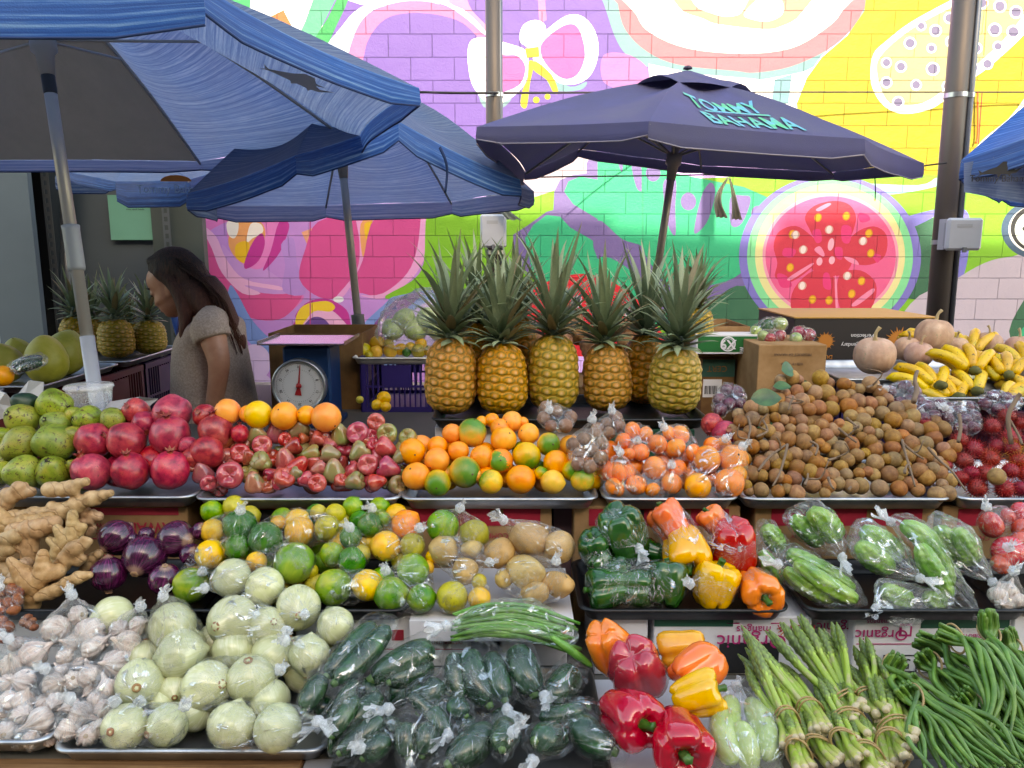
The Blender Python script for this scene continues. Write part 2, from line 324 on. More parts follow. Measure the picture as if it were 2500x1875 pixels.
def tube(P, rad, n=8, k=None, cap=True, flat_=1.0, fn=None):
    # P control points, rad: number | list (interpolated along) | callable
    pts = spline(P, k) if k else [Vector(p) for p in P]; m = len(pts); V = []; F = []
    def rr(t):
        if callable(rad): return rad(t)
        if isinstance(rad, (int, float)): return rad
        x = t * (len(rad) - 1); i = min(int(x), len(rad) - 2); return rad[i] + (rad[i + 1] - rad[i]) * (x - i)
    up = None
    for i, p in enumerate(pts):
        tg = (pts[min(i + 1, m - 1)] - pts[max(i - 1, 0)]).normalized()
        if up is None: up = tg.orthogonal().normalized()
        up = (up - tg * up.dot(tg)).normalized(); bi = tg.cross(up); r = rr(i / (m - 1))
        for j in range(n):
            a = 2 * math.pi * j / n; q = r * (fn(a, i / (m - 1)) if fn else 1)
            V.append(p + up * math.cos(a) * q + bi * math.sin(a) * q * flat_)
    for i in range(m - 1):
        for j in range(n): F.append((i * n + j, i * n + (j + 1) % n, (i + 1) * n + (j + 1) % n, (i + 1) * n + j))
    if cap: F.append(tuple(range(n))[::-1]); F.append(tuple((m - 1) * n + j for j in range(n)))
    return V, F
def join(*parts):
    V = []; F = []
    for v, f in parts: o = len(V); V += list(v); F += [tuple(i + o for i in q) for q in f]
    return V, F
def box(x0, x1, y0, y1, z0, z1, b=0):
    if b:
        xs = (x0, x1); V = []; F = []
        # chamfered box through bmesh-free construction: 24 verts
        c = {}
        for sx in (0, 1):
            for sy in (0, 1):
                for sz in (0, 1):
                    X, Y, Z = (x0, x1)[sx], (y0, y1)[sy], (z0, z1)[sz]; dx, dy, dz = (b, -b)[sx], (b, -b)[sy], (b, -b)[sz]
                    for k, p in enumerate(((X, Y + dy, Z + dz), (X + dx, Y, Z + dz), (X + dx, Y + dy, Z))): c[sx, sy, sz, k] = len(V); V.append(p)
        g = lambda *a: c[a]
        for s in (0, 1):
            F.append((g(s, 0, 0, 0), g(s, 0, 1, 0), g(s, 1, 1, 0), g(s, 1, 0, 0))); F.append((g(0, s, 0, 1), g(1, s, 0, 1), g(1, s, 1, 1), g(0, s, 1, 1))); F.append((g(0, 0, s, 2), g(0, 1, s, 2), g(1, 1, s, 2), g(1, 0, s, 2)))
            for q in (0, 1):
                F.append((g(s, q, 0, 0), g(s, q, 0, 1), g(s, q, 1, 1), g(s, q, 1, 0))); F.append((g(s, 0, q, 0), g(s, 0, q, 2), g(s, 1, q, 2), g(s, 1, q, 0))); F.append((g(0, s, q, 1), g(0, s, q, 2), g(1, s, q, 2), g(1, s, q, 1)))
                for w in (0, 1): F.append((g(s, q, w, 0), g(s, q, w, 1), g(s, q, w, 2)))
        seen = []; 
        for f in F[:]:
            pass
        return V, list(dict.fromkeys(F))
    V = [(x, y, z) for x in (x0, x1) for y in (y0, y1) for z in (z0, z1)]
    F = [(0, 1, 3, 2), (4, 6, 7, 5), (0, 4, 5, 1), (2, 3, 7, 6), (0, 2, 6, 4), (1, 5, 7, 3)]
    return V, F
def xf(VF, M): return [M @ Vector(v) for v in VF[0]], VF[1]
def evald(o, keep=False):   # apply modifiers, replace the mesh
    dg = bpy.context.evaluated_depsgraph_get(); dg.update(); ev = o.evaluated_get(dg)
    me = bpy.data.meshes.new_from_object(ev); o.modifiers.clear(); me.name = o.name; o.data = me
    return o
def remesh(o, voxel, smooth=0, sub=0):
    m = o.modifiers.new('r', 'REMESH'); m.mode = 'VOXEL'; m.voxel_size = voxel; m.use_smooth_shade = True
    if smooth: s = o.modifiers.new('s', 'SMOOTH'); s.factor = .5; s.iterations = smooth
    return evald(o)
def text(s, size, M, mat, parent=None, name='lettering', sx=1, bold=0, align='CENTER', sheet=None):
    cu = bpy.data.curves.new('txt', 'FONT'); cu.body = s; cu.size = size; cu.align_x = align; cu.align_y = 'CENTER'; cu.offset = bold; cu.resolution_u = 3
    cu.extrude = .0004 if sheet is None else 0
    o = bpy.data.objects.new('txt', cu); COL.objects.link(o); bpy.context.view_layer.update()
    dg = bpy.context.evaluated_depsgraph_get(); me = bpy.data.meshes.new_from_object(o.evaluated_get(dg))
    bpy.data.objects.remove(o); bpy.data.curves.remove(cu)
    S = Matrix.Diagonal((sx, 1, 1, 1)); me.transform(M @ S if sheet is None else S)
    if sheet:
        for v in me.vertices: v.co = sheet(v.co.x, v.co.y)
    me.materials.clear(); me.materials.append(mat); me.name = name
    return ob(name, me, parent)
UP = lambda x, y, z: Matrix.Translation((x, y, z)) @ Matrix.Rotation(R_(180), 4, 'Y') @ Matrix.Rotation(R_(90), 4, 'X')   # upside down on a face that looks to -Y
OK = lambda x, y, z: Matrix.Translation((x, y, z)) @ Matrix.Rotation(R_(90), 4, 'X')
# pixel frames of the photograph's detail views
CR = dict(C0=(0, 531), C1=(531, 575), C2=(1062, 619.4), C3=(1593, 619.4), C4=(0, 973.3), C5=(531, 973.3), C6=(1062, 1017.5), C7=(1593, 1017.5),
          C8=(0, 1194.5), C9=(531, 1194.5), C10=(1062, 1194.5), C11=(1593, 1194.5))
def cp(k, x, y): o = CR[k]; return o[0] + x * .28, o[1] + y * .28
# ---------------------------------------------------------------- light
world = bpy.data.worlds.new('World'); scene.world = world; world.use_nodes = True
wn = world.node_tree; bg = wn.nodes['Background']; sky = wn.nodes.new('ShaderNodeTexSky'); sky.sky_type = 'NISHITA'; sky.sun_disc = False
SUN_EL, SUN_AZ = 27, 180 - 8     # elevation ; compass azimuth (0 = +Y), the sun is behind the camera
sky.sun_elevation = R_(SUN_EL); sky.sun_rotation = R_(SUN_AZ); sky.air_density = 1.3; sky.dust_density = 2.5
wn.links.new(sky.outputs[0], bg.inputs[0]); bg.inputs[1].default_value = .15
sd = bpy.data.lights.new('sun', 'SUN'); sd.energy = 2.0; sd.angle = R_(.55); sd.color = (1, .95, .87)
sun = ob('sun', sd); dvec = Vector((math.sin(R_(SUN_AZ)) * math.cos(R_(SUN_EL)), math.cos(R_(SUN_AZ)) * math.cos(R_(SUN_EL)), math.sin(R_(SUN_EL))))
sun.rotation_mode = 'QUATERNION'; sun.rotation_quaternion = dvec.to_track_quat('Z', 'Y'); sun.location = dvec * 30
vs = scene.view_settings; vs.view_transform = 'Standard'; vs.look = 'None'; vs.gamma = 1; vs.use_white_balance = True; vs.white_balance_temperature = 7900; vs.white_balance_tint = 8; vs.exposure = EXPO; vs.use_curve_mapping = False
scene.cycles.transparent_max_bounces = 24; scene.cycles.max_bounces = 6; scene.cycles.diffuse_bounces = 3; scene.cycles.glossy_bounces = 2; scene.cycles.transmission_bounces = 3
scene.cycles.caustics_reflective = False; scene.cycles.caustics_refractive = False; scene.cycles.sample_clamp_indirect = 4
# ---------------------------------------------------------------- the mural wall
WY = 7.6
def smooth_poly(P, k=4):
    n = len(P); out = []
    for i in range(n):
        a, b, c, d = (Vector(P[(i + j) % n]) for j in (-1, 0, 1, 2))
        for q in range(k):
            t = q / k; out.append(.5 * ((2 * b) + (c - a) * t + (2 * a - 5 * b + 4 * c - d) * t * t + (3 * b - a - 3 * c + d) * t ** 3))
    return [(p.x, p.y) for p in out]
def A(*p): return [(x * .44, y * .44) for x, y in p]
def B(*p): return [(619.4 + x * .36, y * .36) for x, y in p]
def C(*p): return [(1327 + x * .4, y * .4) for x, y in p]
def E(fr, x, y, rx, ry=None, rot=0, n=20):
    ry = ry or rx; c, s = math.cos(rot), math.sin(rot)
    return fr(*[(x + rx * math.cos(a) * c - ry * math.sin(a) * s, y + rx * math.cos(a) * s + ry * math.sin(a) * c) for a in (2 * math.pi * i / n for i in range(n))])
MU = []
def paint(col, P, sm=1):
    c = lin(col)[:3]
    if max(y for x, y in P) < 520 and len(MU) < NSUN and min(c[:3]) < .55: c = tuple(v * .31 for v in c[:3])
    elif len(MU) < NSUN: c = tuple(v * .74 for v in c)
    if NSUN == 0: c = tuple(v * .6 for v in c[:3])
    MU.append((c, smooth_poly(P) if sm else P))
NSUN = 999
exec(MURAL)
def build_wall():
    X0, X1, Z1 = -11, 11, 5.2; zb = .02
    verts = []; faces = []; cols = []
    def addp(P): faces.append(list(range(len(verts), len(verts) + len(P)))); verts.extend(P)
    addp([Vector((X0, zb)), Vector((X1, zb)), Vector((X1, Z1)), Vector((X0, Z1))]); cols.append(lin('#c7a4e6'))
    for c, P in MU:
        Q = []
        for x, y in P:
            p = atY(x, y, WY); Q.append(Vector((min(max(p.x, X0), X1), min(max(p.z, zb), Z1))))
        if sum(a.x * b.y - b.x * a.y for a, b in zip(Q, Q[1:] + Q[:1])) < 0: Q.reverse()
        addp(Q); cols.append(lin(c))
    v, e, f, ov, oe, of = geometry.delaunay_2d_cdt(verts, [], faces, 1, 1e-4)
    me = bpy.data.meshes.new('painted_wall'); me.from_pydata([(p.x, 0, p.y) for p in v], [], [tuple(q) for q in f])
    at = me.color_attributes.new('Col', 'FLOAT_COLOR', 'CORNER'); ca = []
    for poly, o in zip(me.polygons, of): ca += list(cols[max(o) if o else 0]) * poly.loop_total
    at.data.foreach_set('color', ca)
    # make sure the paint looks to -Y
    if me.polygons[0].normal.y > 0: me.flip_normals()
    t = T('painted_block_wall'); a = t.n('ShaderNodeVertexColor', layer_name='Col').outputs[0]
    co = t.n('ShaderNodeTexCoord').outputs['Object']
    mp = t.n('ShaderNodeMapping'); t.l(co, mp.inputs[0]); mp.inputs['Rotation'].default_value = (R_(-90), 0, 0)
    zl = atY(1100, 124, WY).z; mp.inputs['Location'].default_value = (.13, .2032 - (zl % .2032) , 0)
    br = t.n('ShaderNodeTexBrick'); t.l(mp.outputs[0], br.inputs['Vector']); br.offset = .5
    br.inputs['Scale'].default_value = 1; br.inputs['Brick Width'].default_value = .4064; br.inputs['Row Height'].default_value = .2032
    br.inputs['Mortar Size'].default_value = .0045; br.inputs['Mortar Smooth'].default_value = .6
    br.inputs['Color1'].default_value = (1, 1, 1, 1); br.inputs['Color2'].default_value = (.93, .93, .93, 1); br.inputs['Mortar'].default_value = (.46, .42, .47, 1)
    mo = br.outputs['Fac']
    g = t.noise(co, 3, 4); col = t.mix(t.math('MULTIPLY', g, .28), a, (.75, .75, .78), 'MULTIPLY')
    col = t.mix(t.math('MULTIPLY', t.ramp(t.noise(co, 1.3, 3), [(.35, .35), (.6, 1.)]), .75), col, br.outputs['Color'], 'MULTIPLY')
    # old dirt near the ground
    sx = t.n('ShaderNodeSeparateXYZ'); t.l(co, sx.inputs[0])
    dirt = t.math('MULTIPLY', t.ramp(t.math('ADD', sx.outputs[2], t.math('MULTIPLY', t.noise(co, 12, 4), .12)), [(.05, 1.), (.16, 0.)]), .8)
    col = t.mix(dirt, col, '#55524f')
    h = t.math('ADD', t.math('MULTIPLY', mo, -1.0), t.math('ADD', t.math('MULTIPLY', t.noise(co, 55, 5, .7), .28), t.math('MULTIPLY', t.noise(co, 7, 3), .4)))
    me.materials.append(t.fin(t.pbr(col, .55, 0, t.bump(h, .8, .018), .35)))
    o = ob('painted_wall', me, None, (0, WY, 0))
    k = mk('wall_core', *box(X0, X1, .01, .22, 0, Z1), flat('#b9b2ad'), False, o)
    c = mk('coping', *box(X0, X1, -.03, .25, Z1 + .002, Z1 + .08), flat('#cfc9c2'), False, o)
    tag(o, 'block wall painted with a bright fruit and flower mural behind the stall', 'wall')
build_wall()
# ground
t = T('asphalt'); c = t.co(rand=False); n1 = t.noise(c, 40, 5, .7); n2 = t.noise(c, 1.2, 4)
col = t.mix(n2, '#4d4a48', '#6d6863'); col = t.mix(t.ramp(n1, [(.4, 0.), (.7, .6)]), col, '#8b857e')
g = mk('ground', *xf(([(-60, -60, 0), (60, -60, 0), (60, 60, 0), (-60, 60, 0)], [(0, 1, 2, 3)]), Matrix()), t.fin(t.pbr(col, .9, 0, t.bump(n1, .5, .01), .2)), False); tag(g, kind='structure')
t = T('old_concrete'); c = t.co(rand=False); n1 = t.noise(c, 9, 5, .7)
cb = mk('pavement', *box(-11, 11, WY - .5, WY - .01, .004, .10), t.fin(t.pbr(t.ramp(n1, [(.3, '#5a544d'), (.55, '#8f877c'), (.75, '#b5ada2')]), .9, 0, t.bump(n1, .6, .01), .2)), False); tag(cb, kind='structure')
# unseen building added behind the camera to shade stall and wall foot
BY = -12
b = empty('added_shade_building', (0, BY, 0), 'tall dark building behind the photographer that shades the stall', 'building')
fac = flat('#4a453f', .8)
tz = lambda z, x: z
HB = .0
def shade_top(x):   # shadow line on the wall, a little lower towards the right
    zs = 2.27 - .06 * x if x < 1 else 2.21 - .11 * (x - 1)
    k = (WY - BY) / (math.cos(R_(SUN_AZ - 180)))
    return max(1.5, zs) + k * math.tan(R_(SUN_EL))
xs = [-18 + i * 2 for i in range(19)]; V = []; F = []
sh = (WY - BY) * math.tan(R_(SUN_AZ - 180)) * -1
for x in xs:
    z = shade_top(x); xo = x - sh
    V += [(xo, 0, 0), (xo, 0, z), (xo, -1.5, z), (xo, -1.5, 0)]
for i in range(len(xs) - 1):
    for j in range(4): F.append((i * 4 + j, i * 4 + (j + 1) % 4, i * 4 + 4 + (j + 1) % 4, i * 4 + 4 + j))
F += [(0, 3, 2, 1), tuple(len(V) - 4 + i for i in range(4))]
mk('wall', V, F, fac, False, b)
for zf in range(4):
    for i in range(9): 
        xc = -12 + i * 3
        w = mk('window', *box(xc - .7, xc + .7, .002, .05, 1.2 + zf * 3, 2.8 + zf * 3), flat('#2c3338', .15), False, b)
# ---------------------------------------------------------------- posts, cables
steel = flat('#5e554f', .45, .4); galv = flat('#8e939a', .4, .8); pvc = flat('#b9bcc4', .45)
def post(name, top, bot, Y, w, conx, boxr, label, blabel, strapy):
    p = empty(name, (atY(*bot, Y).x, Y, 0), label, 'post')
    a = atY(*top, Y); bb = atY(*bot, Y); d = (a - bb) / (a.z - bb.z); r = w / 2
    pt = lambda z, off=0: Vector(bb) + d * (z - bb.z) + Vector((off, 0, 0)) - p.location
    V, F = tube([pt(0), pt(3.9)], r, 20); mk('column', V, F, steel, True, p)
    V, F = tube([pt(.3, conx) + Vector((0, -r * .4, 0)), pt(3.9, conx) + Vector((0, -r * .4, 0))], .016, 12); mk('conduit', V, F, flat('#6b7078', .4, .6), True, p)
    mk('base_plate', *box(-.12, .12, -.12, .12, 0.005, .02), steel, False, p)
    for sy in strapy:
        z = atY(bot[0], sy, Y).z
        V, F = tube([pt(z - .012), pt(z + .012)], r + .004, 20, cap=False); V2, F2 = tube([pt(z - .012, conx) + Vector((0, -r * .4, 0)), pt(z + .012, conx) + Vector((0, -r * .4, 0))], .02, 12, cap=False)
        mk('strap', *join((V, F), (V2, F2)), flat('#b9bcc0', .3, .9), True, p)
    x0, y0, x1, y1 = boxr; q0 = atY(x0, y1, Y - .12); q1 = atY(x1, y0, Y - .12)
    o = empty('outlet_box', ((q0.x + q1.x) / 2, Y - .12, (q0.z + q1.z) / 2), blabel, 'outlet box')
    hx, hz = (q1.x - q0.x) / 2, (q1.z - q0.z) / 2
    mk('cover', *box(-hx, hx, -.035, .0, -hz, hz, .012), pvc, False, o); mk('housing', *box(-hx * .96, hx * .96, .0, .12 - r, -hz * .95, hz * .95), flat('#9a9ca2', .5), False, o)
    mk('label_plate', *box(-hx * .5, hx * .35, -.0365, -.035, hz * .42, hz * .62), flat('#a7a9ae', .5), False, o)
    mk('latch', *box(-hx * .1, hx * .1, -.045, -.035, -hz - .01, -hz * .8), flat('#6a6c70', .5), False, o)
    mk('hinge', *box(-hx * .97, -hx * .85, -.02, .01, -hz * .7, hz * .7), flat('#85878c', .5), False, o)
    return p
post('steel_post', (1066, -150), (1069, 640), 4.7, .098, .035, (1038, 463, 1094, 535), 'dark round steel post with conduit standing behind the pineapples', 'grey outlet box strapped to the post behind the pineapples', (206, 545))
post('steel_post', (2095, -150), (2028, 640), 4.3, .112, .066, (2036, 471, 2119, 541), 'dark round steel post with conduit near the right edge, by the guava mural', 'grey outlet box strapped to the post beside the painted guava', (207, 523))
def cable(name, P, r, label, cat='cable', col='#1d1a1c'):
    V, F = tube([atY(x, y, Y) for x, y, Y in P], r, 6, 40); o = mk(name, V, F, flat(col, .6)); return tag(o, label, cat)
cable('power_cable', [(905, 199, 4.62), (1064, 201, 4.62), (1500, 199, 6.9), (2110, 199, 7.4), (2400, 199, 7.4)], .007, 'dark cable running level across the mural above the navy umbrella')
cable('cord', [(380, 388, 4.6), (700, 396, 4.6), (1060, 400, 4.58), (1130, 384, 4.5), (1500, 378, 4.45), (1900, 366, 4.3), (2045, 352, 4.22)], .0045, 'thin cord stretched between the two steel posts under the umbrellas')
V, F = tube([atY(*p) for p in ((2112, 200, 7.56), (2112, 290, 7.56), (2108, 310, 7.56))], .01, 6, 8); tag(mk('drop_cable', V, F, flat('#d8501e')), 'short red drop cable on the yellow part of the mural', 'cable')
# ---------------------------------------------------------------- umbrellas
@matf
def fabric(c1, c2, c3, trans=.3, name='umbrella_fabric', stripes=1):
    t = T(name); uv = t.co('UV')
    def sc(x, y):
        v = t.n('ShaderNodeVectorMath', operation='MULTIPLY'); t.l(uv, v.inputs[0]); v.inputs[1].default_value = (x, y, 1); return v.outputs[0]
    n1 = t.noise(sc(1.0, 120), 1, 3, .6); n2 = t.noise(sc(9, 340), 1, 3, .7); n3 = t.noise(sc(1.5, 2), 1, 4)
    if stripes:
        col = t.ramp(t.math('MULTIPLY_ADD', n1, .6, t.math('MULTIPLY', n2, .4)), [(.34, c1), (.52, c2), (.68, c3)])
        w = t.n('ShaderNodeTexWave', bands_direction='Y'); t.l(uv, w.inputs[0]); w.inputs['Scale'].default_value = 14
        col = t.mix(t.math('MULTIPLY', t.ramp(w.outputs['Fac'], [(.0, 1.), (.12, 0.)]), .7), col, c1)
    else: col = t.ramp(n3, [(.3, c1), (.5, c2), (.7, c3)])
    col = t.mix(t.math('MULTIPLY', t.ramp(n3, [(.35, 1.), (.65, 0.)]), .3), col, (.22, .22, .24))
    h = t.math('ADD', t.noise(sc(300, 300), 1, 2), t.math('MULTIPLY', t.noise(sc(3, 5), 1, 3), 3.))
    nr = t.bump(h, .25, .006)
    sh = t.pbr(col, .8, 0, nr, .25); tr = t.n('ShaderNodeBsdfTranslucent'); t.l(col, tr.inputs[0]); t.l(nr, tr.inputs[1])
    mx = t.n('ShaderNodeMixShader'); mx.inputs[0].default_value = trans; t.l(sh, mx.inputs[1]); t.l(tr.outputs[0], mx.inputs[2])
    return t.fin(mx.outputs[0])
BLUE = dict(c1='#4c6694', c2='#7088ae', c3='#9dadc4')
def panel_pt(apex, a, b, u, v, sag, out):
    # v 0 at the apex, 1 at the rim ; u across
    e = a.lerp(b, u); p = apex.lerp(e, v); s = 4 * u * (1 - u)
    p = p + Vector((0, 0, -1)) * sag * s * math.sin(math.pi * v) * 1.0 + Vector((0, 0, 1)) * out * math.sin(math.pi * v) * (1 - s * .3)
    e2 = (apex - e); e2.z = 0
    if e2.length > 1e-6: p += e2.normalized() * sag * .8 * s * v * v
    return p
def umbrella(label, rim, apex, pole, fab, drop=.09, sag=.05, out=.05, special=None, vent=False, polemat=None, hubz=.35, joints=(), skip=(), drops=None, seed=0, polefoot=True, vout=3, struts=True):
    rim = [Vector(p) for p in rim]; apex = Vector(apex); pb, pt = Vector(pole[0]), Vector(pole[1])
    root = empty('market_umbrella', (pb.x, pb.y, 0), label, 'umbrella', 'market umbrellas over the stall'); L = root.location.copy()
    pdn = (pt - pb).normalized(); pb = pb - pdn * (pb.z / pdn.z) * (1 if polefoot else 0)
    n = len(rim); cen = sum(rim, Vector()) / n; ND = Vector((seed * 3.3, 1.7, 4.1))
    rim = [p - L for p in rim]; apex = apex - L; cen = cen - L
    NU, NV = 14, 12
    for i in range(n):
        if i in skip: continue
        a, b = rim[i], rim[(i + 1) % n]; V = []; uv = []; F = []
        for v in range(NV + 1):
            for u in range(NU + 1):
                p = panel_pt(apex, a, b, u / NU, v / NV, sag, out); q = noise.noise(p * 4 + ND) * .010 * math.sin(math.pi * u / NU) * (1 - .7 * v / NV) + noise.noise(p * 11 + ND) * .0015
                V.append(p + Vector((0, 0, q))); uv.append((u / NU, v / NV))
        for v in range(NV):
            for u in range(NU): k = v * (NU + 1) + u; F.append((k, k + NU + 1, k + NU + 2, k + 1))
        m = fab[1] if special and i in special else fab[0]
        po = mk('canopy_panel', V, F, m, True, root, uv=uv)
        # valance hanging from the rim
        dz = drops[i] if drops else drop; V = []; uv = []; F = []
        for v in range(5):
            for u in range(NU + 1):
                p = panel_pt(apex, a, b, u / NU, 1, sag, out); o = (p - cen); o.z = 0; o.normalize()
                t = v / 4; c = .75 + .25 * min(1, min(u, NU - u) / 2.)
                p = p + Vector((0, 0, -dz * t * c)) + o * (.008 * t + .006 * noise.noise(p * 5 + ND) * t + .003)
                if v == 4: p += (cen - p).normalized() * .006
                V.append(p); uv.append((u / NU, 1.02 + t * .09))
        for v in range(4):
            for u in range(NU): k = v * (NU + 1) + u; F.append((k, k + NU + 1, k + NU + 2, k + 1))
        vo = mk('valance', V, F, fab[3] if len(fab) > 3 and i < vout else fab[0], True, root, uv=uv)
        hem = V[4 * (NU + 1):]; Vt, Ft = tube([h + Vector((0, 0, .001)) for h in hem], .0028, 5); mk('hem', Vt, Ft, fab[2], True, vo)
    d = (pt - pb).normalized(); hub = pb + d * ((apex.z + L.z - hubz - pb.z) / d.z) - L
    ribm = flat('#a9a6a0', .5, .3); 
    for i in range(n):
        pts = [panel_pt(apex, rim[i], rim[(i + 1) % n], 0, k / 6, sag, out) - Vector((0, 0, .012)) for k in range(7)]
        ro = mk('rib', *tube(pts, .0055, 6), ribm, True, root)
        if struts: mk('strut', *tube([hub, pts[3]], .0045, 6), ribm, True, ro)
    pm = polemat or flat('#d3d6da', .35, .45)
    top = pb + d * ((apex.z + L.z - .02 - pb.z) / d.z) - L
    mk('pole', *tube([pb - L, pb - L + (top - (pb - L)) * .52], .019, 20), pm, True, root)
    mk('upper_pole', *tube([pb - L + (top - (pb - L)) * .52, top], .0165, 20), flat('#b9b5ae', .4, .4), True, root)
    mk('runner', *tube([hub - d * .1, hub - d * .04, hub - d * .03, hub + d * .01], [.019, .024, .034, .034], 20), flat('#a7a199', .5), True, root)
    for f0, f1, r, c in joints:
        P0 = pb - L + (top - (pb - L)) * f0; P1 = pb - L + (top - (pb - L)) * f1
        V, F = tube([P0, P0.lerp(P1, .08), P0.lerp(P1, .9), P1], [r * .92, r, r, r * 1.06], 20); mk('collar', V, F, flat(c, .45), True, root)
    if vent:
        V = []; F = []; uv = []; m = 40
        for v in range(7):
            for u in range(m):
                a = 2 * math.pi * u / m; k = (u / m * n) % 1; e = rim[int(u / m * n) % n].lerp(rim[(int(u / m * n) + 1) % n], k)
                p = apex.lerp(e, .02 + .26 * v / 6); p = p + Vector((0, 0, .032 + .012 * math.sin(a * n * .5) * v / 6 + (.02 * (math.sin(math.pi * k) - .6) if v > 4 else 0)))
                V.append(p); uv.append((u / m * 4, v / 6 * .3))
        for v in range(6):
            for u in range(m): F.append((v * m + u, (v + 1) * m + u, (v + 1) * m + (u + 1) % m, v * m + (u + 1) % m))
        F.append(tuple(range(m))); mk('vent_cap', V, F, fab[0], True, root, uv=uv)
        mk('finial', *xf(lathe([(0, 0), (.02, .005), (.018, .012), (.01, .018), (0, .02)], 12), Matrix.Translation(apex + Vector((0, 0, .03)))), flat('#3a3348'), True, root)
    return root
fb = fabric(trans=.5, **BLUE); vb_ = fabric('#1c4f9c', '#3070c0', '#8fbce6', .3, 'blue_valance_weave'); hem_blue = flat('#1c3766', .8)
panelM = flat('#7b7770', .85, name='lining')
@matf
def lining():
    t = T('grey_lining'); uv = t.co('UV'); n = t.noise(uv, 6, 4); nr = t.bump(n, .3, .02)
    sh = t.pbr(t.mix(n, '#6c6862', '#8b867e'), .85, 0, nr, .2); tr = t.n('ShaderNodeBsdfTranslucent'); tr.inputs[0].default_value = lin('#8c8880')
    mx = t.n('ShaderNodeMixShader'); mx.inputs[0].default_value = .12; t.l(sh, mx.inputs[1]); t.l(tr.outputs[0], mx.inputs[2]); return t.fin(mx.outputs[0])
grey = lining()
def marlin(frame, size, root, mat, name='printed_marlin'):
    P = [(-1.1, -.25), (-.9, -.1), (-.98, .12), (-.8, -.02), (-.5, .08), (-.1, .2), (.1, .42), (.3, .5), (.45, .3), (.62, .22), (.8, .12), (1.25, .14), (.8, .02), (.55, -.08), (.5, -.22), (.4, -.1), (.1, -.14), (-.05, -.26), (-.1, -.14), (-.5, -.1), (-.8, -.12)]
    V = [frame(x * size, y * size) for x, y in P]
    return mk(name, V, [tuple(range(len(P)))], mat, False, root)
u1 = umbrella('big blue striped umbrella at the top left with a grey lined rear panel',
    [(-1.62, 1.42, 1.88), atY(437, -28, 1.45), atY(903, 190, 2.1), atY(772, 312, 2.95), atY(432, 348, 3.35), (-2.3, 3.35, 1.78), (-2.75, 2.35, 1.82)],
    (-1.42, 2.35, 2.28), (atY(214, 900, 2.12), atY(88, 60, 2.3)), (fb, grey, hem_blue, vb_), drop=.075, special=(4,), hubz=.29,
    joints=((.60, .655, .0225, '#a9adb0'), (.815, .84, .018, '#2b2d30')), seed=1, drops=[.085, .06, .06, .05, .05, .05, .05])
u2 = umbrella('blue striped umbrella behind the scale, partly under the big one',
    [atY(405, 418, 3.05), atY(640, 335, 2.75), atY(860, 262, 2.72), atY(1122, 388, 3.05), atY(1152, 412, 3.7), atY(975, 436, 4.25), atY(704, 444, 4.35), atY(470, 444, 4.0)],
    atY(775, 175, 3.45), (atY(778, 735, 3.35), atY(737, 330, 3.5)), (fb, fb, hem_blue, vb_), drop=.085, sag=.04, out=.07, hubz=.3,
    joints=((.50, .54, .028, '#4a4d50'), (.83, .86, .021, '#2b2d30')), seed=2)
nv = fabric('#3a3a66', '#464672', '#5a5a84', .12, 'navy_canvas', 0); brn = fabric('#4a4444', '#5a5250', '#6a605c', .15, 'lining', 0)
u3 = umbrella('navy blue umbrella with green lettering on its front right panel',
    [atY(1032, 274, 2.9), atY(1402, 262, 2.6), atY(1866, 300, 2.85), atY(1994, 352, 3.45), atY(1800, 372, 4.1), atY(1515, 358, 4.3), atY(1250, 322, 4.2), atY(1135, 370, 3.5)],
    atY(1485, 168, 3.45), (atY(1412, 640, 3.4), atY(1462, 300, 3.5)), (nv, brn, flat('#8d8794', .8)), drop=.078, sag=.03, out=.03, vent=True, hubz=.32, seed=3,
    drops=[.06, .075, .08, .05, .05, .05, .05, .08])
L3 = u3.location; ra, rb = atY(1402, 262, 2.6) - L3, atY(1866, 300, 2.85) - L3; ap = atY(1485, 168, 3.45) - L3
def sh3(x, y):
    u = x; v = y; p = panel_pt(ap, ra, rb, u, v, .03, .03); p0 = p.copy(); q = panel_pt(ap, ra, rb, u, v + .02, .03, .03); r = panel_pt(ap, ra, rb, u + .02, v, .03, .03)
    nn = (r - p).cross(q - p).normalized(); nn = nn if nn.z > 0 else -nn; ND = Vector((9.9, 1.7, 4.1)); p = p + Vector((0, 0, noise.noise(p0 * 4 + ND) * .010 * math.sin(math.pi * u) * (1 - .7 * v) + noise.noise(p0 * 11 + ND) * .0015)); return p + nn * .0045
@matf
def printed(c1, c2, name='screen_print'):
    t = T(name); n = t.noise(t.co(rand=False), 14, 3); return t.fin(t.pbr(t.ramp(n, [(.4, c1), (.6, c2)]), .6, 0))
tg = printed('#3fb07c', '#4f9fc4')
def panel_text(s, yc, h, w, xc=.47):
    def f(x, y): v = yc - y * h; return sh3(xc + x * w / max(.3, v), v)
    return text(s, 1, Matrix(), tg, u3, 'lettering', sheet=f, bold=.02)
panel_text('TOMMY', .60, .26, .1); panel_text('BAHAMA', .86, .26, .112, .53)
V = [sh3(.5 + (x - .5) / .68, .725 + dy) for x, dy in ((.35, -.012), (.66, -.012), (.66, .012), (.35, .012))]; mk('printed_bar', V, [(0, 1, 2, 3)], tg, False, u3)
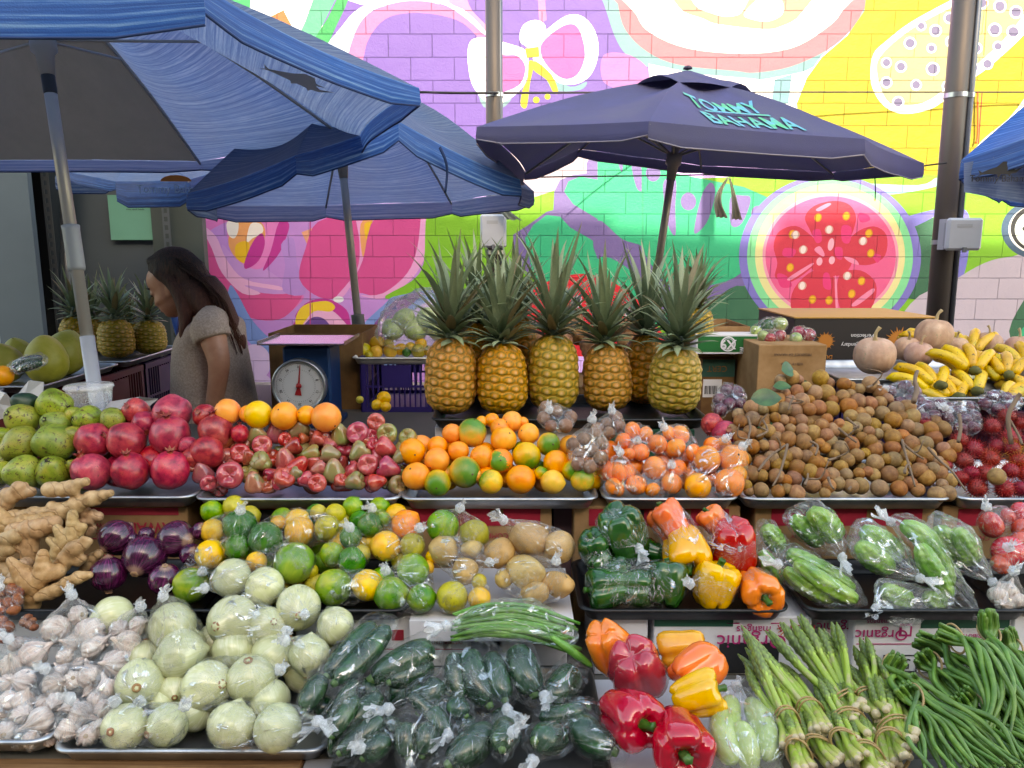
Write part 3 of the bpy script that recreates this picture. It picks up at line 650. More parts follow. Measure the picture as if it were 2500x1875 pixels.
u4 = umbrella('blue striped umbrella cut off by the right edge of the picture',
    [atY(2078, 345, 3.1), atY(2240, 232, 2.8) + Vector((.5, -.1, .1)), (3.3, 3.0, 1.95), (3.4, 3.8, 1.85), (2.9, 4.3, 1.72), atY(2170, 400, 3.9)],
    (2.75, 3.5, 2.4), ((2.8, 3.5, 0), (2.75, 3.5, 2.2)), (fabric(trans=.3, c1='#0f3f8c', c2='#2b6cc0', c3='#7fa6dc', name='bright_blue_fabric'), fb, hem_blue), drop=.10, sag=.03, out=.04, seed=4)
u5 = umbrella('small blue umbrella low behind the big one, above the pineapples',
    [atY(150, 372, 3.6), atY(250, 392, 3.5), atY(408, 388, 3.45), atY(470, 372, 3.9), atY(430, 380, 4.3), atY(240, 382, 4.3), atY(120, 380, 4.1)],
    atY(300, 300, 3.9), ((atY(-60, 300, 3.9).x, 3.9, 0), (atY(-60, 300, 3.9).x, 3.9, 1.9)), (fb, fb, hem_blue, fabric('#12305e', '#1f4a86', '#4a78ac', .1, 'dull_blue_weave')), drop=.11, sag=.02, out=.0, seed=5, drops=[.05, .115, .05, .05, .05, .09, .05], struts=False)
black = flat('#1c1c20', .7)
# marlin prints and stitched names on the blue umbrellas
L = u1.location; a1, b1, p1 = atY(903, 190, 2.1) - L, atY(772, 312, 2.95) - L, Vector((-1.42, 2.35, 2.28)) - L
fr1 = lambda x, y: panel_pt(p1, a1, b1, .40 - y * 1.0, .76 + x * .36, .05, .05) - Vector((0, 0, .008))
mk('printed_marlin', [fr1(x * .25, y * .25) for x, y in [(-1.1, -.25), (-.9, -.1), (-.98, .12), (-.8, -.02), (-.5, .12), (-.1, .3), (.2, .5), (.5, .5), (.6, .3), (.9, .3), (.62, .2), (.8, .12), (1.2, .3), (.8, -.02), (.55, -.08), (.5, -.22), (.4, -.1), (.1, -.1), (-.05, -.26), (-.1, -.1), (-.5, -.1), (-.8, -.12)]], [tuple(range(22))], fabric('#a39c93', '#aea79e', '#b8b1a8', .4, 'marlin_print', 0), False, u1)
L = u4.location; va, vb = atY(2078, 345, 3.1) - L, atY(2170, 400, 3.9) - L
def fr4(px, py, Y=3.02): return atY(px, py, Y) - u4.location
mar = lambda x, y: fr4(2158 + x, 372 - y)
# hanging cloth panel with the print below the right umbrella
Vp = []; Fp = []; uvp = []
for j in range(9):
    for i in range(13):
        px = 2082 + i * 16; top = 352 - i * 3.2 if i < 13 else 0; bot = 415 + i * 3; p = fr4(px, top + (bot - top) * j / 8, 3.06 + .02 * math.sin(i)); Vp.append(p); uvp.append((i / 12, j / 8 * .35))
for j in range(8):
    for i in range(12): k = j * 13 + i; Fp.append((k, k + 1, k + 14, k + 13))
mk('side_flap', Vp, Fp, fb, True, u4, uv=uvp)
mk('printed_marlin', [mar(x * 46, y * 46) for x, y in [(-1.1, -.25), (-.9, -.1), (-.98, .12), (-.8, -.02), (-.5, .12), (-.1, .25), (.2, .5), (.5, .5), (.6, .3), (.9, .3), (.62, .2), (.8, .12), (1.2, .3), (.8, -.02), (.55, -.08), (.5, -.22), (.4, -.1), (.1, -.1), (-.05, -.26), (-.1, -.1), (-.5, -.1), (-.8, -.12)]], [tuple(range(22))], black, False, u4)
q = fr4(2160, 386, 3.0); text('Tommy Bahama', .035, OK(*q), black, u4, 'lettering')
q = atY(372, 409, 3.30) - u5.location; text('Tommy Bahama', .045, OK(*q), flat('#a9c4dc', .7), u5, 'lettering')
q = atY(380, 392, 3.30) - u5.location
mk('printed_sunset', [q + Vector((.05 * math.cos(a) * 1.3, 0, .026 * math.sin(a))) for a in [math.pi * i / 10 for i in range(11)]], [tuple(range(11))], flat('#c8762c', .7), False, u5)
# straps and rags
V, F = tube([atY(950, 318, 2.80), atY(962, 345, 2.83), atY(966, 372, 2.86), atY(962, 416, 2.88)], .007, 6, 14, flat_=.3); tag(mk('tie_strap', V, F, hem_blue), 'blue tie strap hanging from the umbrella behind the scale', 'strap')
V, F = tube([atY(1890, 385, 3.3), atY(1891, 412, 3.3), atY(1890, 434, 3.3)], .006, 6, 8, flat_=.3); tag(mk('tie_strap', V, F, flat('#6a6470', .8)), 'grey tie strap hanging from the navy umbrella rim on the right', 'strap')
def ragm(P, w, label, mat, name='rag'):
    pts = spline([atY(*p) for p in P], 14); V = []; F = []
    for i, p in enumerate(pts):
        t = i / 14; ww = w * (.25 + .9 * t)
        for j in range(7): s = j / 6 - .5; V.append(p + Vector((s * ww, .02 * math.sin(s * 14 + t * 3) * t, .004 * math.sin(j * 2.))))
    for i in range(14):
        for j in range(6): k = i * 7 + j; F.append((k, k + 1, k + 8, k + 7))
    return tag(mk(name, V, F, mat), label, 'rag')
rg = fabric('#8f8f70', '#b9b795', '#d8d4b4', .3, 'old_cloth', 0)
ragm([(1572, 384, 4.4), (1556, 412, 4.4), (1552, 440, 4.38), (1560, 470, 4.38)], .05, 'pale rag knotted on the cord, the left one of two', rg)
ragm([(1576, 384, 4.38), (1584, 415, 4.38), (1590, 450, 4.36), (1592, 474, 4.36)], .045, 'pale rag knotted on the cord, the right one of two', rg)
ragm([(1062, 400, 4.5), (1070, 430, 4.5), (1090, 455, 4.48), (1112, 475, 4.46)], .07, 'grey green plastic rag tied on the post above the outlet box', fabric('#6f7a70', '#8f9a8c', '#b5bba9', .4, 'plastic_film', 0))
# ---------------------------------------------------------------- produce prototypes (unit radius)
@matf
def striped(c, name='papery_skin', rough=.3, amt=1., fr=9., coat=.2, bs=.25, dv=.15, tip=None):
    t = T(name); o = t.co(rand=False); s = t.n('ShaderNodeSeparateXYZ'); t.l(o, s.inputs[0])
    r = t.n('ShaderNodeObjectInfo').outputs['Random']
    ang = t.math('ARCTAN2', s.outputs[1], s.outputs[0]); cb = t.n('ShaderNodeCombineXYZ')
    t.l(t.math('MULTIPLY', ang, fr), cb.inputs[0]); t.l(t.math('MULTIPLY', s.outputs[2], 1.2), cb.inputs[1]); t.l(t.math('MULTIPLY', r, 50), cb.inputs[2])
    n = t.noise(cb.outputs[0], 1, 3, .65); n2 = t.noise(t.co(), 1.6, 3)
    f = t.math('MULTIPLY_ADD', n, amt, t.math('MULTIPLY', n2, .5)); k = len(c)
    col = t.ramp(f, [(.42 + .42 * i / (k - 1), c[i]) for i in range(k)])
    if tip:
        az = t.math('ABSOLUTE', s.outputs[2]); col = t.mix(t.ramp(t.math('MULTIPLY_ADD', n, .15, az), [(.92, 0.), (1.06, 1.)]), col, tip)
    col = t.hsv(col, .015, .1, dv)
    return t.fin(t.pbr(col, rough, 0, t.bump(n, bs, .0015), .5, coat))
def SK(cols, scale=1.5, rough=.35, bs=38, b=.12, **k): return skin_mat(tuple(cols), scale=scale, rough=rough, bscale=bs, bstr=b, fleck=k.pop('fleck', 9), **k)
M_ = dict(
  orange=SK(('#ee7c04', '#f49608', '#f2a00c'), .9, .36, 34, .22, spot='#5d4a18', spotamt=.71, dv=.12),
  orange_green=SK(('#f09a0c', '#e8b010', '#c9b018'), 1.0, .36, 34, .22, spot='#5d4a18', spotamt=.7, poles=('#4f8412', 1.1, .1)),
  mandarin=SK(('#f47404', '#f78208', '#f9900e'), .9, .32, 26, .3, dv=.1),
  guava=SK(('#5c6e1c', '#84902a', '#a3983c'), 1.1, .4, 20, .15, spot='#4a3417', spotamt=.57, fleck=4, dh=.05),
  pomegranate=SK(('#740c22', '#9c1830', '#b83038', '#b84a40'), 2.0, .34, 20, .12, spot='#5e2420', spotamt=.62, dv=.3, coat=.12),
  wax=SK(('#86302e', '#a8544a', '#a67a5c'), .9, .2, 18, .05, spot='#6b4a2a', spotamt=.74, dh=.05, ds=.25, dv=.35, coat=.5, poles=('#a8283a', .5, .1)),
  wax_green=SK(('#7a8448', '#8c7f4a', '#a3754f'), .9, .22, 18, .05, dh=.04, ds=.2, dv=.25, coat=.5),
  wax_red=SK(('#9c1c22', '#b43a3a', '#bc6258'), .8, .18, 18, .05, dv=.15, coat=.5),
  longan=SK(('#785028', '#946838', '#a47e4a'), 1.4, .62, 24, .4, spot='#4d3417', spotamt=.62, dh=.04, ds=.3, dv=.45),
  sapodilla=SK(('#6e4a34', '#85604a', '#92705a'), 1.5, .7, 24, .3, dv=.2),
  potato=SK(('#b08a4a', '#c19b5a', '#c8a668'), 1.3, .5, 16, .15, spot='#7d5c2e', spotamt=.66, fleck=6),
  lime=SK(('#3f7a10', '#6f9a18', '#9db024'), .9, .3, 34, .2, spot='#5a5420', spotamt=.74, poles=('#b5ac20', .5, -.15)),
  lime_dark=SK(('#1f5a10', '#2f7016', '#4f8418'), .9, .28, 34, .2),
  lemon=SK(('#e2a010', '#eab418', '#cfae20'), .8, .34, 34, .2, spot='#6f6220', spotamt=.7),
  olive=SK(('#a39a20', '#b8a626', '#9c8f2a'), 1.1, .4, 34, .2, spot='#5c5020', spotamt=.62),
  avocado=SK(('#12281a', '#1c3a20', '#22452a'), 1.1, .4, 20, .3),
  pomelo=SK(('#8f8f2a', '#a19d36', '#aea64a'), 1.2, .5, 36, .25, spot='#6a6a20', spotamt=.68),
  pumpkin=SK(('#a07660', '#b78e76', '#c7a48e'), 1.1, .6, 20, .2, spot='#8a8a6a', spotamt=.62),
  tomato=SK(('#b81408', '#cc2a10', '#d64a18'), .8, .18, 20, .03, coat=.6),
  coconut=SK(('#5b3a22', '#7d5636', '#94704c'), 2.2, .85, 14, 1.0),
  redpep=SK(('#9c0208', '#b4050c', '#bc0a10'), .8, .14, 12, .03, coat=.7, dv=.08), orangepep=SK(('#ea6404', '#f07004', '#f47a08'), .8, .16, 12, .03, coat=.6, dv=.08),
  yellowpep=SK(('#e09a02', '#e8a604', '#eeb20a'), .8, .18, 12, .03, coat=.5, dv=.08), greenpep=SK(('#0d3a10', '#184d14', '#2d6018'), .8, .2, 12, .05, coat=.5),
  onion=striped(('#c4c594', '#dad8b4', '#e6e3cc', '#efecdd'), rough=.25, amt=.4, coat=.35, bs=.1), onion_red=striped(('#1d0415', '#330a26', '#4a1036', '#7a3460'), rough=.22, amt=.8, coat=.5, bs=.15, tip='#8d6a5a'),
  garlic=striped(('#a3857a', '#ccb4a8', '#e0d0c6', '#efe6de'), rough=.5, amt=.8, fr=7, coat=0, bs=.6),
  celery=SK(('#7f9a4a', '#9eb268', '#b8c488'), 1., .3), radish=SK(('#8c0f28', '#a81c3a'), 1., .25, coat=.4), plum=SK(('#3a0c22', '#52122c', '#6a1c34'), 1.2, .3))
def lemon_shape(): 
    return [(r, z + (.1 * (1 if z > 0 else -1) * math.exp(-(r / .22) ** 2))) for r, z in sprof(16)]
def lob(k, amt, top=0, e=.25):
    def f(a, t, r, z):
        g = math.exp(-(math.sin(k * a / 2) / e) ** 2); return r * (1 - amt * g), z - top * g * max(0, z) * r
    return f
P_WAX = [(0, -1), (.2, -.98), (.42, -.78), (.62, -.45), (.82, -.05), (.97, .3), (1.0, .55), (.93, .78), (.74, .9), (.52, .9), (.38, .82), (.25, .74), (0, .72)]
def wax_fn(a, t, r, z):
    if t > .5: c = abs(math.cos(2 * a)); return r * (1 - .12 * (1 - c) * (t - .5) * 2), z + (.08 * c - .1 * (1 - c)) * (1 if .6 < t < .95 else 0)
    return r, z
P_PEP = [(0, -.86), (.22, -.9), (.48, -1.02), (.68, -.94), (.84, -.6), (.93, -.1), (1.0, .35), (.98, .68), (.84, .92), (.58, 1.0), (.36, .9), (.2, .72), (0, .66)]
def pep_fn(k):
    def f(a, t, r, z):
        g = math.exp(-(math.sin(k * a / 2) / .34) ** 2); w = 1 if .1 < t < .9 else .5
        zz = z
        if t < .3: zz = z + .22 * g * min(1, r * 1.4)
        if t > .7: zz = z - .16 * g * min(1, r * 1.4)
        return r * (1 - .17 * g * w), zz
    return f
P_PEAR = [(r * (1 - .16 * z), z * 1.08) for r, z in sprof(16)]
P_ONI = [(r, z * .94 + (.2 * (1 if z > 0 else -1) * math.exp(-(r / .2) ** 2))) for r, z in sprof(18)]
P_GAR = [(0, -.72), (.3, -.74), (.7, -.62), (.95, -.25), (1, .05), (.85, .42), (.5, .75), (.26, .98), (.16, 1.3), (.1, 1.6), (0, 1.62)]
P_POMELO = [(r * (1 - .22 * max(0, z + .1)), z * 1.12) for r, z in sprof(18)]
SHAPES = dict(
  round=lambda s: (lambda v, f: (jig(v, .05, .9, s), f))(*lathe(sprof(16), 24)),
  lemon=lambda s: (lambda v, f: (jig(v, .05, .9, s), f))(*lathe(lemon_shape(), 24)),
  flat=lambda s: (lambda v, f: ([Vector((p.x, p.y, p.z * .84)) for p in jig(v, .05, 1, s)], f))(*lathe(sprof(16, top=.14), 24, lob(9, .02, 0, .3))),
  pear=lambda s: (lambda v, f: (jig(v, .12, .9, s), f))(*lathe(P_PEAR, 24)),
  pome=lambda s: (lambda v, f: (jig(v, .09, 1.1, s), f))(*lathe(sprof(18, 1.08), 28, lob(6, .035, 0, .4))),
  potato=lambda s: (lambda v, f: ([Vector((p.x * 1.0, p.y * .88, p.z * 1.12)) for p in jig(v, .2, .9, s)], f))(*lathe(sprof(16), 24)),
  wax=lambda s: (lambda v, f: (jig(v, .07, .8, s), f))(*lathe(P_WAX, 24, wax_fn)),
  pepper=lambda s: (lambda v, f: (jig(v, .16, .9, s), f))(*lathe(P_PEP, 40, pep_fn((4, 3, 4, 4)[s % 4]))),
  onion=lambda s: (lambda v, f: (jig(v, .06, .8, s), f))(*lathe(P_ONI, 28)),
  garlic=lambda s: (lambda v, f: (jig(v, .12, 1.2, s), f))(*lathe(P_GAR, 36, lob(9, .16, .1, .3))),
  pomelo=lambda s: (lambda v, f: (jig(v, .08, .8, s), f))(*lathe(P_POMELO, 32)),
  pumpkin=lambda s: (lambda v, f: ([Vector((p.x, p.y, p.z * .95)) for p in jig(v, .04, 1, s)], f))(*lathe(sprof(20, 1.05, top=.22, bot=.1), 60, lob(11, .05, .02, .35))),
  coco=lambda s: (lambda v, f: ([Vector((p.x, p.y, p.z * 1.15)) for p in jig(v, .22, 1.6, s)], f))(*lathe(sprof(16), 28, lob(5, .06, 0, .4))))
MC = {}
def pm(shape, mat, v):
    k = (shape, mat, v)
    if k not in MC: V, F = SHAPES[shape](v + len(shape)); MC[k] = mesh(mat, V, F, M_[mat])
    return MC[k]
def small(key, VF, mat, name):
    k = (key, 'x')
    if k not in MC: MC[k] = mesh(name, *VF(), mat)
    return MC[k]
stemg = flat('#4d6a24', .6); brown = flat('#5c4630', .8); darkb = flat('#2e2115', .85)
def star(n, r0, r1, h, z):
    V = [(0, 0, z)]; F = []
    for i in range(n * 2): a = math.pi * i / n; r = r1 if i % 2 else r0; V.append((r * math.cos(a), r * math.sin(a), z + (h if i % 2 else .01)))
    for i in range(n * 2): F.append((0, 1 + i, 1 + (i + 1) % (n * 2)))
    return V, F
def f_calyx():
    V, F = tube([(0, 0, .93), (0, 0, 1.06), (0, 0, 1.18)], [.2, .13, .2], 12, 6, cap=False)
    V2, F2 = star(6, .17, .32, .16, 1.16); return join((V, F), (V2, F2))
CHILD = dict(
  pome=('crown', f_calyx, SK(('#6a1f24', '#8f3a30', '#a8644a'), 2, .5)),
  guava=('calyx', lambda: join(lathe([(0, 1.0), (.12, 1.04), (.2, 1.09), (.12, 1.07), (0, 1.05)], 10, lambda a, t, r, z: (r * (1 + .3 * math.cos(5 * a)), z))), darkb),
  round=('stem_button', lambda: lathe([(0, .97), (.075, .985), (.06, 1.01), (0, 1.015)], 8), brown),
  onion=('root_end', lambda: lathe([(0, 1.0), (.16, 1.02), (.19, 1.06), (.13, 1.10), (.05, 1.07), (0, 1.06)], 14, lambda a, t, r, z: (r * (1 + .16 * math.sin(7 * a)), z + .02 * math.sin(5 * a))), SK(('#8d6242', '#b08a66'), 3, .8, b=.5)),
  garlic=('root_plate', lambda: lathe([(0, -.74), (.2, -.76), (.24, -.72), (0, -.70)], 10), flat('#b39a7c', .8)),
  pepper=('stem', lambda: tube([(0, 0, .62), (.0, 0, .8), (.04, .02, 1.0), (.12, .05, 1.18)], [.34, .17, .13, .16], 10, 12, fn=lambda a, t: 1 + .14 * math.cos(5 * a)), SK(('#1f4a12', '#2f5f1a', '#54742c'), 2, .45)),
  pumpkin=('stem', lambda: tube([(0, 0, .62), (.0, 0, .95), (.05, 0, 1.2), (.22, 0, 1.42)], [.16, .09, .075, .1], 8, 14, fn=lambda a, t: 1 + .16 * math.cos(5 * a)), SK(('#9c8664', '#b5a07c'), 3, .8, b=.5)),
  pomelo=('stem_scar', lambda: lathe([(0, 1.06), (.06, 1.09), (0, 1.12)], 8), brown))
BB = {'orange': 'orange', 'longan': 'longan'}
REG = []
TOCAM = Vector((0, -.86, .5))
def fruit(name, shape, mat, p, R, axis=None, child=None, label=None, cat=None, group=None, sc=None, roll=None, var=None):
    if axis is None: axis = (U(-1, 1), U(-1, .6), U(-.4, 1))
    v = random.randrange(3) if var is None else var; rot = aim(axis, roll); sc = sc or (R, R, R)
    o = ob(name, pm(shape, mat, v), None, p, rot, sc); tag(o, label, cat or name.replace('_', ' '), group)
    if child:
        cn, vf, m = CHILD[child]; ob(cn, small(child, vf, m, cn), o)
    return o
def reg(o, x, y, heap, desc, rpx=14): o['category'] = o.get('category'); REG.append((o, x, y, heap, desc, rpx))
# ---------------------------------------------------------------- clear plastic
@matf
def plastic(white=.006, name='clear_plastic', sheen=1.0, fine=1., ls=.3, bk=.75):
    t = T(name); uv = t.co('UV'); o = t.co()
    def sc(x, y):
        v = t.n('ShaderNodeVectorMath', operation='MULTIPLY'); t.l(uv, v.inputs[0]); v.inputs[1].default_value = (x, y, 1); return v.outputs[0]
    rad = t.noise(sc(26 * fine, 2.2), 1, 3, .6, .6); cr = t.noise(o, 24, 4, .6, 1.5); vor = t.vor(o, 38, 'DISTANCE_TO_EDGE')
    ridge = t.math('ABSOLUTE', t.math('SUBTRACT', rad, .5)); ridge2 = t.math('ABSOLUTE', t.math('SUBTRACT', cr, .5))
    fac = t.vor(o, 52, 'F1', 'Distance'); h = t.math('ADD', t.math('MULTIPLY', t.math('MINIMUM', ridge, .14), 5.), t.math('ADD', t.math('MULTIPLY', cr, 1.1), t.math('MULTIPLY', fac, .6)))
    nr = t.bump(h, bk, .0045)
    gl = t.n('ShaderNodeBsdfGlossy'); gl.inputs[0].default_value = (1, 1, 1, 1); gl.inputs['Roughness'].default_value = .05; t.l(nr, gl.inputs['Normal'])
    tr = t.n('ShaderNodeBsdfTransparent'); tr.inputs[0].default_value = (.985, .99, .99, 1)
    fr = t.n('ShaderNodeFresnel'); fr.inputs[0].default_value = 1.42
    fb_ = t.n('ShaderNodeFresnel'); fb_.inputs[0].default_value = 1.42; t.l(nr, fb_.inputs['Normal'])
    line = t.ramp(ridge, [(.0, 1.), (.014, 0.)]); line2 = t.ramp(ridge2, [(.0, 1.), (.009, 0.)])  # crease highlights painted as white streaks along the ridges
    spk = t.math('MAXIMUM', t.ramp(t.noise(sc(17, 2.4), 1, 2, .5, .8), [(.62, 0.), (.66, 1.)]), t.ramp(t.noise(o, 26, 1, .5, 1.2), [(.66, 0.), (.69, 1.)]))  # glints painted into the film as patches of extra gloss
    df = t.n('ShaderNodeBsdfDiffuse'); df.inputs[0].default_value = (.9, .92, .94, 1)
    m1 = t.n('ShaderNodeMixShader'); f1 = t.math('MULTIPLY_ADD', t.math('MAXIMUM', line, line2), ls, white, clamp=True)
    t.l(f1, m1.inputs[0]); t.l(tr.outputs[0], m1.inputs[1]); t.l(df.outputs[0], m1.inputs[2])
    m2 = t.n('ShaderNodeMixShader'); g = t.math('MULTIPLY_ADD', spk, .46 * sheen, t.math('MULTIPLY', t.math('MINIMUM', fr.outputs[0], .45), .28 * sheen), clamp=True)
    g = t.math('MULTIPLY_ADD', t.math('MINIMUM', fb_.outputs[0], .5), .28 * sheen, g, clamp=True)
    t.l(g, m2.inputs[0]); t.l(m1.outputs[0], m2.inputs[1]); t.l(gl.outputs[0], m2.inputs[2])
    return t.fin(m2.outputs[0])
CLEAR = plastic(); KNOT = plastic(.32, 'gathered_plastic', 1.2)
def bag(label, balls, knot=None, group='clear plastic produce bags', mat=None, pad=1.05, name='plastic_bag', wr=.004, frill=.018, floor=None):
    import bmesh
    bm = bmesh.new(); pts = []
    for c, r in balls:
        for i in range(26):
            z = 1 - 2 * (i + .5) / 26; a = i * 2.39996; q = math.sqrt(1 - z * z); rr = r * pad + .0015
            p = Vector(c) + Vector((q * math.cos(a), q * math.sin(a), z)) * rr
            if floor is not None: p.z = max(p.z, floor)
            pts.append(p)
    cen = sum((Vector(c) for c, r in balls), Vector()) / len(balls); kn = Vector(knot) if knot is not None else None
    if kn is not None:
        ax = (kn - cen).normalized()
        for i in range(8):
            a = i * .785; e = ax.orthogonal().normalized(); e.rotate(Quaternion(ax, a)); pts.append(kn + e * .006 - ax * .004)
    else: ax = Vector((.2, -.3, 1)).normalized()
    for p in pts: bm.verts.new(p)
    r = bmesh.ops.convex_hull(bm, input=bm.verts); bmesh.ops.delete(bm, geom=[v for v in bm.verts if not v.link_faces], context='VERTS')
    for k in range(4):
        L = max(.011, .9 * (sum(b[1] for b in balls) / len(balls)) * .35); es = [e for e in bm.edges if e.calc_length() > L]
        if not es or len(bm.verts) > 2500: break
        bmesh.ops.subdivide_edges(bm, edges=es, cuts=1, use_grid_fill=False); bmesh.ops.triangulate(bm, faces=[f for f in bm.faces if len(f.verts) > 3])
    kv = kn
    for _ in range(2): bmesh.ops.smooth_vert(bm, verts=[v for v in bm.verts if kv is None or (v.co - kv).length > .03], factor=.45, use_axis_x=True, use_axis_y=True, use_axis_z=True)
    bm.normal_update(); e1 = ax.orthogonal().normalized(); e2 = ax.cross(e1); uv = []
    base = kn if kn is not None else cen + ax * .05; sd = Vector((rnd() * 50, rnd() * 50, 0))
    for v in bm.verts:
        d = v.co - base; a = math.atan2(d.dot(e2), d.dot(e1)); l = d.length
        fold = noise.noise(Vector((math.cos(a) * 5, math.sin(a) * 5, l * 6)) + sd)
        crk = noise.noise(v.co * 45 + sd)
        v.co += v.normal * (wr * .9 * fold * min(1, l / .03) + wr * .7 * crk)
    V = [v.co.copy() for v in bm.verts]; bm.verts.index_update(); F = [[v.index for v in f.verts] for f in bm.faces]; bm.free()
    for p in V: d = p - base; uv.append((math.atan2(d.dot(e2), d.dot(e1)) / 6.283, d.length * 8))
    o = mk(name, [p - cen for p in V], F, mat or CLEAR, True, None, uv=uv); o.location = cen; tag(o, label, 'plastic bag', group)
    if kn is not None:
        # knot and the loose gathered end beyond it
        Vk, Fk = lathe(sprof(8), 12); Vk = [p * (.0095 + .004 * noise.noise(p * 2.5 + sd)) for p in map(Vector, Vk)]; Vk = [p + kn - cen + ax * .003 for p in Vk]
        n = 22; Vf = []; Ff = []; uf = [(0, 0)] * len(Vk); fd = (ax + Vector((U(-.6, .6), U(-.5, .1), U(-.2, .5)))).normalized(); f1 = fd.orthogonal().normalized(); f2 = fd.cross(f1)
        for i in range(4):
            for j in range(n):
                a = 2 * math.pi * j / n; l = i / 3; q = .003 + frill * .5 * l * (1 + .45 * math.sin(a * 7 + 1) * l) * (.7 + .3 * noise.noise(Vector((a, l, sd.x))))
                Vf.append(kn - cen + fd * (.004 + frill * l * (1 + .3 * math.sin(a * 3 + sd.x))) + f1 * math.cos(a) * q + f2 * math.sin(a) * q * .55)
        for i in range(3):
            for j in range(n): Ff.append((i * n + j, i * n + (j + 1) % n, (i + 1) * n + (j + 1) % n, (i + 1) * n + j))
        VV, FF = join((Vk, Fk), (Vf, Ff)); uvk = [(j * .045, .3) for j in range(len(VV))]
        mk('knot', VV, FF, KNOT, True, o, uv=uvk)
    return o
# ---------------------------------------------------------------- trays and boxes
def rrect(w, d, ins, r, z, n=5):
    P = []; hw, hd = w / 2 - ins, d / 2 - ins; r = max(.004, r - ins * .6)
    for cx, cy, a0 in ((hw - r, hd - r, 0), (-hw + r, hd - r, 90), (-hw + r, -hd + r, 180), (hw - r, -hd + r, 270)):
        for i in range(n + 1): a = R_(a0 + 90 * i / n); P.append((cx + r * math.cos(a), cy + r * math.sin(a), z))
    return P
alu = None
def alu_mat():
    t = T('worn_aluminium'); c = t.co(); n = t.noise(c, 60, 4, .7); n2 = t.noise(c, 9, 3)
    return t.fin(t.pbr(t.ramp(n2, [(.35, '#8f9296'), (.65, '#c3c6ca')]), t.math('MULTIPLY_ADD', n, .3, .2), .85, t.bump(n, .08, .001)))
def blk_mat():
    t = T('blackened_steel'); c = t.co(); n = t.noise(c, 70, 4, .7)
    return t.fin(t.pbr(t.ramp(n, [(.35, '#0c0d0f'), (.7, '#26272a')]), t.math('MULTIPLY_ADD', n, .3, .25), .3, t.bump(n, .1, .001)))
ALU, BLK = alu_mat(), blk_mat()
LOOPS = [(.022, 0), (.019, .002), (.013, .012), (.007, .0235), (.004, .0262), (.0, .0268), (-.003, .0248), (-.003, .0215), (-.001, .0205)]
def tray(label, xl, xr, y, Yf, dep, mat, rotz=0, z=None, h=.0268, corner=.03, group='metal baking trays holding the produce'):
    a, b = atY(xl, y, Yf), atY(xr, y, Yf); zr = (a.z + b.z) / 2 if z is None else z; w = (b - a).length; c = (a + b) / 2
    V = []; F = []
    for ins, zz in LOOPS: V += rrect(w, dep, ins, corner, zz)
    n = len(V) // len(LOOPS)
    for i in range(len(LOOPS) - 1):
        for j in range(n): F.append((i * n + j, i * n + (j + 1) % n, (i + 1) * n + (j + 1) % n, (i + 1) * n + j))
    F.append(tuple(range(n))); flatk = len(F) - 1
    # underside, so the sheet has thickness
    k = len(V); V += rrect(w, dep, .004, corner, .019); V += rrect(w, dep, .014, corner, -.0015); V += rrect(w, dep, .024, corner, -.003)
    for i in range(2):
        for j in range(n): F.append((k + i * n + j, k + (i + 1) * n + j, k + (i + 1) * n + (j + 1) % n, k + i * n + (j + 1) % n))
    F.append(tuple(k + 2 * n + j for j in range(n))[::-1])
    o = mk('tray', V, F, mat, True); o.data.polygons[flatk].use_smooth = False; o.location = (c.x, Yf + dep / 2, zr - .0268); o.rotation_euler = (0, 0, rotz)
    bv = None
    return tag(o, label, 'tray', group)
kraft = None
@matf
def card(c1='#8a6844', c2='#a98660', name='cardboard'):
    t = T(name); c = t.co(rand=False); n = t.noise(c, 12, 4, .6)
    return t.fin(t.pbr(t.ramp(n, [(.3, c1), (.7, c2)]), .85, 0, t.bump(t.noise(c, 120, 2), .1, .002), .2))
def cbox(label, x0, x1, Y, z0, z1, dep, mat, cat='box', group=None, open_=False, name='cardboard_box'):
    o = empty(name, ((x0 + x1) / 2, Y + dep / 2, z0), label, cat, group); w = (x1 - x0) / 2; d = dep / 2; h = z1 - z0; t_ = .005
    if open_:
        ps = [box(-w, w, -d, -d + t_, 0, h), box(-w, w, d - t_, d, 0, h), box(-w, -w + t_, -d + t_ + .0003, d - t_ - .0003, 0.0005, h - .001), box(w - t_, w, -d + t_ + .0003, d - t_ - .0003, .0005, h - .001), box(-w + t_, w - t_, -d + t_, d - t_, .001, .006)]
        mk('box_body', *join(*ps), mat, False, o)
    else: mk('box_body', *box(-w, w, -d, d, 0, h, .002), mat, False, o)
    return o
def on_front(o, x0, x1, z0, z1, mat, name='printed_band', e=.0015):
    # flat print on the front face ; coordinates relative to the box (0..1)
    b = [c for c in o.children if c.name.startswith('box_body')][0]; xs = [v.co.x for v in b.data.vertices]; ys = [v.co.y for v in b.data.vertices]; zs = [v.co.z for v in b.data.vertices]
    X0, X1, Z0, Z1, y = min(xs), max(xs), min(zs), max(zs), min(ys)
    f = lambda u: X0 + (X1 - X0) * u; g = lambda v: Z0 + (Z1 - Z0) * v
    return mk(name, *box(f(x0), f(x1), y - e, y - .0003, g(z0), g(z1)), mat, False, o)
def box_text(o, s, u, v, size, mat, up=False, sx=1, bold=.0):
    b = [c for c in o.children if c.name.startswith('box_body')][0]; xs = [q.co.x for q in b.data.vertices]; ys = [q.co.y for q in b.data.vertices]; zs = [q.co.z for q in b.data.vertices]
    M = (OK if up else UP)(min(xs) + (max(xs) - min(xs)) * u, min(ys) - .0035, min(zs) + (max(zs) - min(zs)) * v)
    return text(s, size, M, mat, o, 'lettering', sx=sx, bold=bold)
